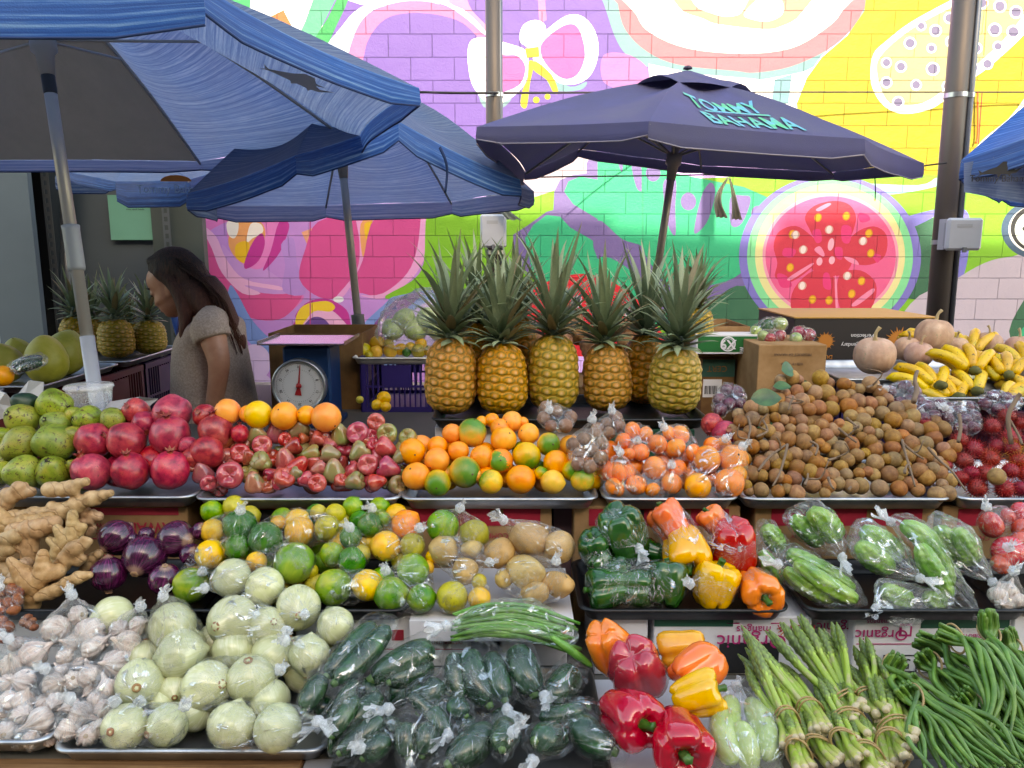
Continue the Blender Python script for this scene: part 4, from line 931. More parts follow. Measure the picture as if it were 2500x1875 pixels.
# ---------------------------------------------------------------- stall carcass
def wood_mat():
    t = T('weathered_plank'); c = t.co(rand=False, scale=(3, 60, 60)); n = t.noise(c, 1, 5, .7, .6)
    return t.fin(t.pbr(t.ramp(n, [(.3, '#4b3320'), (.5, '#7a5636'), (.7, '#a5825a')]), .75, 0, t.bump(n, .5, .003), .3))
WOOD = wood_mat(); GREY = flat('#8b8889', .6); PAPER = flat('#e4e2e6', .7)
tb = empty('display_table', (0, 1.0, 0), 'low plank table at the front that carries the stepped boxes and trays', 'table')
mk('plank', *box(-1.9, -.336, -.055, .13, .575, .606, .003), WOOD, False, tb)
mk('plank', *box(-.334, 1.9, -.055, .13, .575, .605, .003), GREY, False, tb)
mk('table_top', *box(-1.9, 1.9, .132, 1.35, .58, .6, .003), flat('#6c675f', .7), False, tb)
for x in (-1.8, -.6, .6, 1.8):
    for y in (0, 1.2): mk('leg', *box(x - .03, x + .03, y, y + .06, 0, .575), WOOD, False, tb)
RED = card('#8e1c30', '#a3263a', name='red_print'); REDI = flat('#a02538', .7); KR = card(); KRD = card('#6b4c30', '#86653f', name='dark_cardboard'); WHT = card('#c9c9cd', '#dcdce0', name='white_printed_card'); GRN = flat('#0f4a36', .6); MAG = flat('#b0206a', .6); BLKI = flat('#1b1b1e', .6); GRNB = flat('#1a6b34', .5)
G3 = 'cardboard banana boxes under the third row of trays'
Y3 = 1.60; Z3 = .869
def bx3(x0, x1, label, red=True):
    a, b = atY(x0, 1100, Y3), atY(x1, 1100, Y3); o = cbox(label, a.x, b.x, Y3, .601, Z3, .36, KR, 'box', G3)
    if red:
        on_front(o, .09, .93, .84, .98, RED); on_front(o, .28, .42, .87, .975, BLKI, 'hand_hole', .0028); on_front(o, .62, .70, .90, .975, KRD, 'flap', .0028)
    return o
o = bx3(-260, 130, 'cardboard box behind the ginger pile under the guavas', 0)
o = bx3(136, 404, 'cardboard box with red upside down lettering above the red onions', 0)
on_front(o, .02, .93, .93, .99, REDI); box_text(o, 'HAWAIIAN', .66, .83, .034, REDI, sx=.95, bold=.0006); box_text(o, 'ROYAL', .76, .70, .036, REDI, bold=.001); box_text(o, 'PRODUCT OF', .22, .79, .014, REDI); box_text(o, 'HAWAII, U.S.A', .22, .85, .014, REDI)
fr = [(0.1, .38, .725, .735), (.1, .38, .58, .59), (.1, .11, .59, .725), (.37, .38, .59, .725)]
for f in fr: on_front(o, f[0], f[1], f[2], f[3], REDI, 'printed_frame')
for i, s in enumerate(('best for keeping', 'thorough wash', 'store at 10 degrees')[0:0]): pass
o = bx3(466, 810, 'cardboard box with a red band under the wax apple tray'); box_text(o, 'DISTRIBUTED BY DOLE', .23, .77, .014, REDI); box_text(o, 'CHARLOTTE', .23, .80, .014, REDI); box_text(o, 'PEARS', .8, .72, .04, REDI)
o = bx3(842, 1192, 'cardboard box with a red band under the orange tray'); box_text(o, 'COMPANY', .62, .76, .016, REDI)
o = bx3(1240, 1600, 'cardboard box with a red band under the mandarin tray'); box_text(o, 'ANNACHINA', .2, .72, .018, REDI); box_text(o, 'CHARLOTTE', .2, .67, .014, REDI)
o = bx3(1632, 2020, 'cardboard box with a red band under the longan tray'); box_text(o, 'CHARLOTTE COMPANY', .4, .76, .014, REDI)
o = bx3(2036, 2420, 'cardboard box with a red band under the rambutan tray'); box_text(o, 'CHARLOTTE', .16, .74, .016, REDI)
st = mk('wooden_pallet', *box(atY(1196, 1100, 1.66).x, atY(1236, 1100, 1.66).x, 1.66, 1.8, .601, .86), flat('#6d5560', .8), False); tag(st, 'weathered purple grey board standing between two red banded boxes', 'board')
# second step : white mango boxes
G2 = 'white mango boxes under the second row of trays'; Y2 = 1.385; Z2 = .722
def bx2(x0, x1, label, mat=None, Y=Y2):
    a, b = atY(x0, 1400, Y), atY(x1, 1400, Y); return cbox(label, a.x, b.x, Y, .601, Z2, .2, mat or WHT, 'box', G2)
bx2(-300, 380, 'white box under the black tray of ginger and red onions')
o = bx2(640, 1010, 'white box with a green band behind the zucchinis')
on_front(o, .70, 1, .78, .99, GRN); on_front(o, .56, .63, .60, .78, REDI, 'printed_badge'); box_text(o, 'DISTRIBUTED BY', .86, .58, .010, REDI); box_text(o, 'Oxnard CA 93030', .86, .66, .010, REDI); on_front(o, 0, 1, .44, .455, REDI, 'printed_line')
o = bx2(1080, 1225, 'white box behind the green bean bag')
o = bx2(1284, 1398, 'dark shaded white box behind the orange pepper'); 
o = bx2(1411, 1750, 'white mango box with pink lettering behind the loose peppers')
on_front(o, 0, .50, .84, .99, GRN); box_text(o, 'Organic', .62, .60, .040, MAG, sx=1.05); box_text(o, 'mangos', .63, .80, .022, MAG); on_front(o, .46, .54, .885, .90, MAG, 'printed_line'); on_front(o, .74, .82, .885, .90, MAG, 'printed_line')
box_text(o, 'FRESKA', .90, .82, .022, REDI); box_text(o, 'NET WT', .19, .46, .018, MAG); box_text(o, '10 LBS.', .19, .54, .018, MAG); on_front(o, .42, .80, .04, .56, BLKI, 'hand_hole', .0028)
for i in range(9):
    a = math.pi * (.05 + i / 8.9); b = [c for c in o.children if c.name.startswith('box_body')][0]; X1 = max(v.co.x for v in b.data.vertices); y0 = min(v.co.y for v in b.data.vertices)
    cx, cz = X1 - .045, .1; mk('printed_ray', *xf(box(.010, .022, -.0015, -.0003, -.0006, .0006), Matrix.Translation((cx, y0, cz)) @ Matrix.Rotation(a, 4, 'Y')), flat('#c8862c', .7), False, o)
o = bx2(1842, 2180, 'white mango box with pink lettering behind the asparagus', Y=1.392)
on_front(o, .42, .98, .78, .99, GRN); box_text(o, 'Organic', .17, .68, .032, MAG); box_text(o, 'mangos', .14, .90, .014, MAG); on_front(o, .285, .365, .64, .86, MAG, 'printed_badge'); on_front(o, .30, .35, .68, .82, WHT, 'printed_badge', .0028)
on_front(o, .02, .98, .50, .512, MAG, 'printed_line'); box_text(o, 'DISTRIBUTED BY', .74, .66, .012, MAG); box_text(o, 'Oxnard CA 93030', .76, .76, .012, flat('#d8d0d4')); box_text(o, '9', .62, .2, .03, BLKI); box_text(o, 'KENT', .7, .12, .022, BLKI); box_text(o, '526', .3, .18, .03, BLKI)
for f in ((.2, .42, .30, .315), (.2, .42, .02, .035), (.2, .208, .035, .3), (.412, .42, .035, .3)): on_front(o, *f, BLKI, 'printed_frame')
o = cbox('white mango box turned side on between the two lettered boxes', atY(1760, 1400, 1.45).x, atY(1832, 1400, 1.45).x, 1.42, .601, Z2 - .002, .2, WHT, 'box', G2); box_text(o, 'Organic', .5, .7, .03, MAG)
o = bx2(2184, 2500, 'white mango box behind the long beans at the right edge'); box_text(o, 'Organic', .3, .78, .02, MAG)
# trays
T1 = .64
tray('silver tray of garlic bags cut off by the left edge', -420, 100, 1600, 1.11, .30, ALU)
tray('silver tray under the bagged white onions at the front', 106, 704, 1618, 1.106, .30, ALU, z=.637)
tray('dull tray under the bagged zucchinis at the front', 694, 1330, 1700, 1.0, .36, flat('#55524e', .4, .7), z=.635)
for nm, a, b, y, c in (('black tray of ginger and red onions', -260, 372, 1284, 0), ('black tray of limes and lemons in the second row', 388, 880, 1306, 0), ('black tray of bagged bell peppers in the second row', 1255, 1708, 1322, 0), ('black tray of bagged bitter melons in the second row', 1742, 2236, 1342, 0), ('black tray of bagged garlic at the right edge', 2240, 2700, 1340, 0)):
    tray(nm, a, b, y, 1.354, .24, BLK, z=Z2 + .0305)
pl = mk('paper_liner', *join(box(atY(884, 1300, 1.36).x, atY(1240, 1300, 1.36).x, 1.362, 1.6, Z2 + .002, Z2 + .006), box(atY(884, 1300, 1.36).x, atY(1240, 1300, 1.36).x, 1.356, 1.3615, Z2 - .035, Z2 + .006)), PAPER, False); tag(pl, 'white paper liner under the bagged potatoes', 'paper')
Z3T = .9
for nm, a, b, m in (('silver tray of guavas and pomegranates', -80, 413, ALU), ('silver tray of wax apples', 417, 862, ALU), ('silver tray of loose oranges', 866, 1292, ALU), ('dull silver tray of bagged mandarins', 1306, 1598, ALU), ('silver tray of longans', 1606, 2062, ALU), ('silver tray of rambutans', 2074, 2520, ALU)):
    tray(nm, a, b, 1070, 1.565, .30, m, z=Z3T + (.004 if 'guava' in nm else 0))
# pineapple tray on its own step
cbox('white and red box under the pineapple tray', atY(940, 930, 1.99).x, atY(1300, 930, 1.99).x, 1.985, .601, .955, .36, card('#b9b2b4', '#cfc9ca', name='white_card'), 'box')
o = cbox('green and white box under the right end of the pineapple tray', atY(1300, 930, 1.96).x, atY(1500, 930, 1.96).x, 1.955, .601, .955, .36, GRN, 'box'); on_front(o, 0, 1, 0, .7, WHT)
tray('black tray under the row of pineapples', 932, 1532, 900, 1.945, .34, BLK, z=.986)
# ---------------------------------------------------------------- heaps
def heap(fr, items, Y0, Z0, s, floor, spec, heapname, ymax=9, push=1.0):
    out = []
    for it in items:
        x, y, rx, ry = it[:4]; ex = it[4] if len(it) > 4 else {}
        px, py = cp(fr, x, y); q = (rx + ry) / 2 * .28 if not ex.get('max') else max(rx, ry) * .28
        p = atPlane(px, py, Y0, Z0, s); R = pxlen(p, q)
        if p.z < floor + R * .95: p = atZ(px, py, floor + R * .95); R = pxlen(p, q)
        if 'Y' in ex: p = atY(px, py, ex['Y']); R = pxlen(p, q)
        R *= push; out.append((p, R, px, py, ex))
    objs = []
    for p, R, px, py, ex in out:
        S = dict(spec); S.update({k: v for k, v in ex.items() if k not in ('Y', 'max', 'desc')})
        ms = S.pop('mats', None)
        if ms and 'mat' not in ex: S['mat'] = ms[int(rnd() * len(ms)) % len(ms)]
        desc = ex.get('desc', S.pop('desc', None) or S['name'].replace('_', ' ')); S.pop('desc', None)
        if isinstance(desc, dict): desc = desc[S['mat']]
        o = fruit(p=p, R=R, **S); reg(o, px, py, heapname, desc, R * FPX / depth(p)); objs.append((o, p, R))
    return objs
def fill(objs, x0, x1, y0, y1, zf, Y0, Z0, s, R, spec, heapname, n=400, lim=60, off=1.5, ov=.84):
    # fruit half hidden underneath and behind the named ones
    have = [(p, r) for _, p, r in objs]; k = 0
    for _ in range(n):
        x, y = U(x0, x1), U(y0, y1); r = R * U(.9, 1.05); top = Z0 + s * (y - Y0) - off * r
        if top < zf + r: 
            continue
        z = top if rnd() < .75 else U(zf + r, top); p = Vector((x, y, z))
        if any((p - q).length < (r + w) * ov for q, w in have): continue
        have.append((p, r)); S = dict(spec); ms = S.pop('mats', None); S.pop('desc', None)
        if ms: S['mat'] = ms[int(rnd() * len(ms)) % len(ms)]
        o = fruit(p=p, R=r, label='half hidden %s deep inside the heap of %s' % (S['name'].replace('_', ' '), heapname), group='half hidden ' + heapname, **S); k += 1
        if k >= lim: break
ZF3 = .882; Y03 = 1.565
# --- guavas
sg = dict(name='guava', shape='pear', mat='guava', child='guava', cat='guava', desc='green guava')
g_ = [(170,1335,150,90),(425,1230,140,110,dict(axis=(.9,-.3,-.1))),(425,1375,130,80,dict(axis=(-.2,-.8,.5),desc='guava with a brown ringed end')),(670,1335,112,90),(875,1345,120,70),(160,1530,150,120,dict(axis=(-.7,-.6,-.4),desc='green guava with a brown scar')),(415,1520,165,130,dict(axis=(-.3,-.9,.3),desc='large green guava with dark calyx')),(10,1480,70,90),(560,1460,70,75),(560,1300,60,60)]
og = heap('C0', g_, 1.61, .925, .95, ZF3, sg, 'guava heap')
og += heap('C4', [(175,165,140,120,dict(axis=(-.4,-.8,.1),desc='green guava with a grey scar')),(405,160,130,110,dict(axis=(.1,-.5,.8))),(10,170,60,110),(560,120,50,60)], 1.61, .925, .95, ZF3, sg, 'guava heap')
a0, a1 = atY(-60, 1000, 1.6).x, atY(160, 1000, 1.6).x
fill(og, a0, a1, 1.6, 1.77, ZF3, 1.61, .925, .95, .038, sg, 'guavas', lim=14)
heap('C0', [(190,1215,112,62)], 1.61, .925, .95, ZF3, dict(name='avocado', shape='pear', mat='avocado', child=None, cat='avocado', desc='dark green avocado'), 'guava heap')
# --- pomegranates
sp = dict(name='pomegranate', shape='pome', mat='pomegranate', child='pome', cat='pomegranate', desc='red pomegranate')
p_ = [(1050,1275,125,75),(1330,1290,170,118,dict(axis=(-.05,-.98,.12),desc='large pomegranate with its star crown facing out')),(980,1505,155,135,dict(axis=(-.95,-.25,.3),desc='pomegranate with its crown turned left')),(725,1500,145,125,dict(axis=(-.6,.3,-.5))),(1315,1465,170,130,dict(axis=(0,-.25,1),desc='bright pomegranate with a crown on top')),(1665,1430,155,110,dict(axis=(-.1,-.1,1),desc='dark pomegranate with a tall crown')),(1580,1310,115,70),(1600,1590,150,100),(1115,1375,110,85),(1450,1540,70,70),(1850,1450,70,70)]
op = heap('C0', p_, 1.61, .925, .95, ZF3, sp, 'pomegranate heap')
op += heap('C4', [(705,160,165,120,dict(axis=(-.4,-.2,.9))),(1005,160,155,122,dict(axis=(.0,-.25,1))),(1315,150,165,130,dict(axis=(.15,-.2,1),desc='dark pomegranate with a crown on top')),(1480,60,90,70)], 1.61, .925, .95, ZF3, sp, 'pomegranate heap')
fill(op, atY(190, 1000, 1.6).x, atY(400, 1000, 1.6).x, 1.6, 1.75, ZF3, 1.61, .925, .95, .04, sp, 'pomegranates', lim=14)
# --- big oranges behind
so = dict(name='orange', shape='round', mat='orange', child='round', cat='orange', desc='large orange')
oo = heap('C1', [(300,1155,125,92),(620,1165,130,100),(470,1150,90,60),(95,1145,118,100,dict(mat='lemon')),(-140,1125,110,95),(20,1140,80,60)], 1.60, .935, .95, ZF3, so, 'big orange row')
# --- wax apples
sw = dict(name='wax_apple', shape='wax', mats=('wax', 'wax', 'wax_red', 'wax_green', 'wax'), cat='wax apple', desc=dict(wax='brownish pink wax apple', wax_red='bright red wax apple', wax_green='green brown wax apple'))
FACE = dict(axis=(0, -.95, .3)); fR = dict(axis=(.1, -.95, .3), mat='wax_red'); G = dict(mat='wax_green', axis=(.6, .3, .5)); RD = dict(mat='wax_red'); DN = dict(axis=(.1, .2, -1))
ow = heap('C0', [(1755,1480,110,78,dict(axis=(-.9,-.3,-.1))),(1970,1465,88,72,G),(2135,1425,92,82,dict(axis=(-.2,.3,-.8))),(2035,1540,85,65,fR),(1670,1610,86,66,FACE),(1860,1600,92,60,fR)], 1.60, .905, .80, ZF3, sw, 'wax apple tray')
ow += heap('C4', [(1560,160,82,88,dict(axis=(.1,.2,-1))),(1600,240,70,62),(1790,190,108,102,fR),(1960,240,100,68,DN),(2160,240,84,70,RD),(1480,130,40,60),(2030,90,90,70)], 1.60, .905, .80, ZF3, sw, 'wax apple tray')
ow += heap('C1', [(75,1290,80,60,G),(230,1265,80,72,DN),(400,1270,92,85,G),(130,1380,85,66,fR),(290,1335,60,50),(360,1395,82,62),(555,1340,80,62),(600,1220,65,62),(725,1290,80,88,dict(mat='wax_green',axis=(.1,.2,-1))),(870,1290,85,88,FACE),(1010,1205,78,64,FACE),(1105,1295,85,80,dict(axis=(-.2,-.9,.3),mat='wax_green')),(1270,1330,95,58),(1085,1405,92,76,dict(mat='wax_red',axis=(-1,.1,.4))),(660,1450,86,64,dict(axis=(-.9,.1,.1),mat='wax_green')),(500,1445,66,72),(300,1480,85,80,DN),(130,1520,90,72),(410,1540,95,80,dict(mat='wax_red',axis=(-.6,.1,-.8))),(680,1570,90,95,dict(axis=(0,.2,-1))),(945,1530,85,80,fR),(870,1440,92,72,G),(1110,1560,92,82,dict(axis=(-.9,0,.3))),(560,1560,64,60),(20,1480,45,80),(640,1370,55,55),(1180,1480,60,60),(960,1400,50,45),(450,1330,50,40)], 1.60, .905, .80, ZF3, sw, 'wax apple tray')
ow += heap('C5', [(75,240,82,68,dict(axis=(0,.3,-1))),(280,235,100,72,RD),(560,250,88,58,FACE),(830,240,96,62,dict(axis=(.9,0,.3),mat='wax_green')),(1020,240,78,64,RD),(480,235,70,62,RD),(720,240,62,50,RD),(200,180,60,50),(380,190,60,60,G)], 1.60, .905, .80, ZF3, sw, 'wax apple tray')
xa, xb = atY(428, 1000, 1.6).x, atY(850, 1000, 1.6).x
fill(ow, xa, xb, 1.585, 1.735, ZF3, 1.60, .905, .80, .024, sw, 'wax apples', n=7000, lim=190, off=1.1, ov=.72)
# --- loose oranges
so2 = dict(name='orange', shape='round', mats=('orange', 'orange', 'orange', 'orange_green'), child='round', cat='orange', desc=dict(orange='yellow orange', orange_green='orange tinged green', lemon='lemon shaped orange'))
GR = dict(mat='orange_green', axis=(.3, -.8, .2))
oa = heap('C1', [(1285,1430,108,100,dict(axis=(.3,-.9,0))),(1745,1285,115,110,dict(mat='orange_green',axis=(.2,-.2,1))),(1480,1390,84,72),(1590,1290,78,76),(1990,1340,105,95),(2055,1200,86,78),(1960,1250,90,60),(1475,1500,104,95),(1640,1430,90,74),(1820,1475,90,98),(1690,1590,124,122,dict(mat='orange_green',axis=(.5,-.8,.1),desc='large orange with a green face')),(1965,1505,95,95),(1315,1620,106,110),(1900,1190,64,52),(1820,1200,50,40)], 1.60, .91, .80, ZF3, so2, 'loose orange tray')
oa += heap('C2', [(90,1180,105,92),(160,1045,85,76),(285,1135,90,76),(440,1215,96,84,GR),(270,1305,112,108,dict(mat='orange_green',axis=(.3,-.5,-.9))),(70,1345,98,95),(495,1355,98,98,dict(axis=(-.2,-.8,-.6))),(620,1420,80,84,GR),(225,1485,122,104),(-5,1505,96,92),(470,1505,108,78,dict(shape='lemon',axis=(1,-.2,-.1),mat='lemon')),(700,1490,104,80,dict(mat='orange_green',axis=(.3,-.1,1))),(380,1440,56,54),(-120,1460,50,50),(240,1050,50,44)], 1.60, .91, .80, ZF3, so2, 'loose orange tray')
oa += heap('C5', [(1480,250,115,92,dict(mat='orange_green',axis=(0,-.9,-.1)))], 1.60, .91, .80, ZF3, so2, 'loose orange tray')
fill(oa, atY(880, 1000, 1.6).x, atY(1285, 1000, 1.6).x, 1.6, 1.725, ZF3, 1.60, .91, .80, .03, so2, 'loose oranges', n=4000, lim=70, off=1.3, ov=.78)
MND = []
# --- bags helper : list of fruits in a bag
def bagged(fr, items, knot, Y0, Z0, s, floor, spec, bagname, baglabel, lift=0, kY=.03, pad=1.04, **kw):
    ob_ = heap(fr, items, Y0, Z0, s, floor, spec, bagname); balls = [(p, R) for _, p, R in ob_]
    kp = None
    if knot:
        kx, ky = cp(fr, *knot[:2]); cen = sum((b[0] for b in balls), Vector()) / len(balls); R = max(b[1] for b in balls)
        kp = atY(kx, ky, max(b[0].y for b in balls) * .3 + cen.y * .7 - R * (knot[2] if len(knot) > 2 else 1.1))
    bag(baglabel, balls, kp, pad=pad, **kw)
    if 'andarin' in bagname or 'orange bag' in bagname: MND.extend(ob_)
    return ob_
ss = dict(name='sapodilla', shape='round', mat='sapodilla', cat='sapodilla', desc='brown sapodilla')
BG3 = 'knotted bags of brown fruit beside the oranges'
def cluster(cx, cy, rx, ry, r, n, seed):
    rs = random.Random(seed); P = []
    for _ in range(900):
        a, q = rs.uniform(0, 6.28), math.sqrt(rs.random()); x, y = cx + rx * q * math.cos(a), cy + ry * q * math.sin(a)
        if all((x - u) ** 2 + (y - v) ** 2 > (r * 1.45) ** 2 for u, v in P): P.append((x, y))
        if len(P) >= n: break
    return [(x, y, r * rs.uniform(.9, 1.1), r * rs.uniform(.9, 1.1)) for x, y in P]
bagged('C2', cluster(490, 1010, 130, 90, 52, 9, 1), (450, 955), 1.66, 1.0, .35, ZF3, ss, 'brown fruit bag on the left', 'clear bag of brown sapodillas with a white knot, on the oranges')
bagged('C2', cluster(740, 1250, 120, 150, 54, 12, 2), (775, 1030), 1.62, .965, .7, ZF3, ss, 'large brown fruit bag', 'tall clear bag of sapodillas standing between oranges and mandarins')
bagged('C2', cluster(900, 1070, 90, 80, 50, 7, 3), (925, 965), 1.72, 1.0, .5, ZF3, ss, 'rear brown fruit bag', 'clear bag of sapodillas behind the tall one, beside the green box')
# --- mandarins
smn = dict(name='mandarin', shape='flat', mat='mandarin', cat='mandarin', child='round', desc='bright mandarin')
bagged('C2', [(1090,1110,70,70),(1015,1195,70,72),(1150,1275,72,70),(1190,1140,66,60),(1060,1290,60,50)], (1120,1190), 1.64, .95, .9, ZF3, smn, 'rear left mandarin bag', 'knotted clear bag of mandarins at the rear left of the dull tray')
bagged('C2', [(1280,1215,76,84),(1420,1245,82,82),(1460,1140,78,72),(1555,1280,66,72),(1370,1130,60,56)], (1335,1090), 1.64, .95, .9, ZF3, smn, 'rear middle mandarin bag', 'knotted clear bag of mandarins at the rear middle of the dull tray')
bagged('C2', [(885,1420,84,86),(965,1440,88,86),(950,1550,92,70),(1115,1530,82,82),(1050,1430,60,60)], (990,1285), 1.60, .91, .8, ZF3, smn, 'front left mandarin bag', 'knotted clear bag of mandarins at the front left of the dull tray')
bagged('C2', [(1255,1400,86,100),(1390,1520,86,78),(1435,1400,70,70),(1240,1565,64,56)], (1385,1380), 1.60, .91, .8, ZF3, smn, 'front middle mandarin bag', 'knotted clear bag of mandarins at the front middle of the dull tray')
so3 = dict(name='orange', shape='round', mats=('orange', 'mandarin'), cat='orange', child='round', desc=dict(orange='yellowish orange', mandarin='deep orange orange'))
bagged('C2', [(1660,1330,108,104,dict(mat='orange')),(1868,1335,118,112,dict(mat='mandarin')),(1590,1540,110,96,dict(mat='orange')),(1835,1515,124,106,dict(mat='mandarin')),(1900,1450,60,80,dict(mat='orange'))], (1930,1240), 1.60, .92, .75, ZF3, so3, 'large orange bag', 'big clear bag of four oranges at the right end of the dull tray')
bagged('C2', [(1700,1225,84,50),(1790,1215,70,46)], (1800,1175), 1.72, 1.0, .4, ZF3, so3, 'rear orange bag', 'small clear bag of oranges behind the big one, beside the longans')
fill(MND, atY(1330, 1000, 1.6).x, atY(1590, 1000, 1.6).x, 1.59, 1.72, ZF3, 1.60, .90, .8, .026, smn, 'bagged mandarins', n=900, lim=30, off=1.3)
# --- pomegranates and purple bags behind the longans
heap('C2', [(1700,1060,76,96),(1800,1130,112,84,dict(axis=(0,-.8,.4)))], 1.78, 1.0, .5, ZF3, sp, 'pomegranate pair by the pineapple tray')
pls = dict(name='plum', shape='round', mat='plum', cat='plum', desc='dark purple plum')
bagged('C2', cluster(1830, 880, 140, 80, 52, 8, 4), None, 1.80, 1.03, .6, ZF3, pls, 'purple fruit bag at the pineapples', 'shiny clear bag of dark purple fruit right of the pineapple tray', pad=1.12, wr=.008)
for i, (c, kn, lb) in enumerate((((1250, 830, 120, 70), (1150, 790), 'shiny bag of purple fruit behind the longans, left of three'), ((1480, 940, 130, 90), (1420, 960), 'shiny bag of purple fruit behind the longans, middle of three'), ((1740, 1000, 150, 110), (1600, 930), 'shiny bag of purple fruit above the rambutans, right of three'), ((2020, 900, 130, 60), (2100, 900), 'shiny bag of purple fruit under the banana tray'))):
    bagged('C3', cluster(*c, 50, 8, 10 + i), kn, 1.74, 1.02, .6, ZF3, pls, ('left', 'middle', 'right', 'rear')[i] + ' purple fruit bag', lb, pad=1.1, wr=.008)
# --- longans
def inpoly(x, y, P):
    c = False; j = len(P) - 1
    for i in range(len(P)):
        if (P[i][1] > y) != (P[j][1] > y) and x < (P[j][0] - P[i][0]) * (y - P[i][1]) / (P[j][1] - P[i][1]) + P[i][0]: c = not c
        j = i
    return c
LP = [(70,1590),(30,1500),(10,1300),(-10,1050),(60,930),(240,900),(330,700),(420,660),(560,690),(640,660),(720,740),(860,740),(960,720),(1100,770),(1180,860),(1350,930),(1370,1010),(1560,1040),(1660,1200),(1640,1300),(1590,1380),(1690,1480),(1650,1600)]
rs = random.Random(5); LI = []
for _ in range(9000):
    x, y = rs.uniform(-10, 1700), rs.uniform(650, 1600); r = rs.choice((44, 54, 58, 62, 64, 66, 66))
    if inpoly(x, y, LP) and all((x - u) ** 2 + (y - v) ** 2 > ((r + w) * .64) ** 2 for u, v, w in LI): LI.append((x, y, r))
LONG = []; 
for x, y, r in LI:
    px, py = cp('C3', x, y); p = atPlane(px, py, 1.59, .90, .78); 
    if p.z < ZF3 + .016: p = atZ(px, py, ZF3 + .016)
    p += Vector((0, rs.uniform(-.012, .006), 0)); R = pxlen(p, r * .29)
    o = fruit('longan', 'round', 'longan', p, R, sc=(R, R, R * rs.uniform(.9, 1)), label='small round brown longan in the big heap on the right', cat='longan', group='longans heaped in the tray'); LONG.append((o, p, R))
ls = dict(name='longan', shape='round', mat='longan', cat='longan')
fill(LONG, atY(1620, 1000, 1.6).x, atY(2045, 1000, 1.6).x, 1.59, 1.80, ZF3, 1.59, .90, .78, .017, ls, 'longans', n=2500, lim=60, off=1.3)
for p_ in ((2182, 1465),):
    px, py = cp('C3', 2000, 1465); p = atY(px, py, 1.585); fruit('longan', 'round', 'longan', p, pxlen(p, 19), label='single longan lying on the red rambutans', cat='longan')
TW = flat('#7b6552', .85)
twigs = [[(160,1420),(250,1310),(330,1250),(385,1215)],[(385,1215),(360,1330),(330,1430),(270,1540)],[(80,1000),(100,1090),(85,1180),(110,1250)],[(1270,1180),(1300,1300),(1340,1430),(1370,1540)],[(1270,1200),(1360,1280),(1440,1330)],[(1360,890),(1385,800),(1370,720),(1390,650)],[(780,1090),(850,1150),(920,1200)],[(1470,1240),(1560,1340),(1660,1430),(1760,1570)],[(430,850),(410,900),(390,950)],[(700,1470),(720,1530),(745,1560)],[(150,1160),(230,1110),(200,1030)],[(560,1190),(620,1230),(600,1300)],[(700,1340),(760,1320),(810,1300)],[(840,1010),(900,1060),(940,1090)],[(1000,780),(1040,760),(1075,735)],[(1290,1440),(1300,1390),(1320,1370)],[(520,1530),(540,1480),(545,1440)],[(860,1570),(880,1550)]]
for i, tw in enumerate(twigs):
    pts = []
    for x, y in tw: px, py = cp('C3', x, y); q = atPlane(px, py, 1.56, .93, .78); pts.append(q)
    if len(pts) < 3: pts.insert(1, (pts[0] + pts[1]) / 2 + Vector((0, 0, .004)))
    th = (.0065 if i == 5 else .0032); V, F = tube(pts, [th, th * .8, th * .6], 6, 10, fn=lambda a, t: 1 + .2 * math.sin(a * 3 + t * 9)); k = [join((V, F))]
    if i % 2 == 0:
        m = pts[len(pts) // 2]; k.append(tube([m, m + Vector((U(-.03, .03), -.005, U(.0, .03))), m + Vector((U(-.04, .04), -.01, U(.01, .05)))], [.0022, .0014], 5, 6))
    o = mk('twig', *join(*k), TW); tag(o, None, 'twig', 'bare twigs among the longans'); REG.append((o, *cp('C3', *tw[0]), 'longan heap', 'bare twig', 20))
def leaf(p, L, W, yaw, tilt, label, col='#1f3f1a', grp=None):
    V = []; F = []; n = 10
    for i in range(n + 1):
        t = i / n; w = W * math.sin(math.pi * t ** .85) ** .8 if 0 < t < 1 else .0006
        for j in (-1, -.5, 0, .5, 1): V.append(Vector((t * L - L / 2, j * w, .18 * abs(j) * w + .05 * L * math.sin(t * 3.1))))
    for i in range(n):
        for j in range(4): k = i * 5 + j; F.append((k, k + 1, k + 6, k + 5))
    o = mk('leaf', V, F, SK((col, '#2f5424', '#3f6630'), 40, .35, bs=300)); o.location = p; o.rotation_euler = (tilt, R_(0), yaw); return tag(o, label, 'leaf', grp)
px, py = cp('C3', 222, 862); leaf(atPlane(px, py, 1.53, .95, .78), .072, .022, R_(5), R_(55), 'large green leaf lying at the left end of the longan heap')
px, py = cp('C3', 385, 640); leaf(atPlane(px, py, 1.58, .93, .78), .045, .02, R_(35), R_(60), 'green leaf standing above the longans in front of the ginger box', '#3f5a3a')
px, py = cp('C3', 345, 770); leaf(atPlane(px, py, 1.58, .93, .78), .04, .014, R_(-15), R_(40), 'small green leaf behind the large one at the longans')
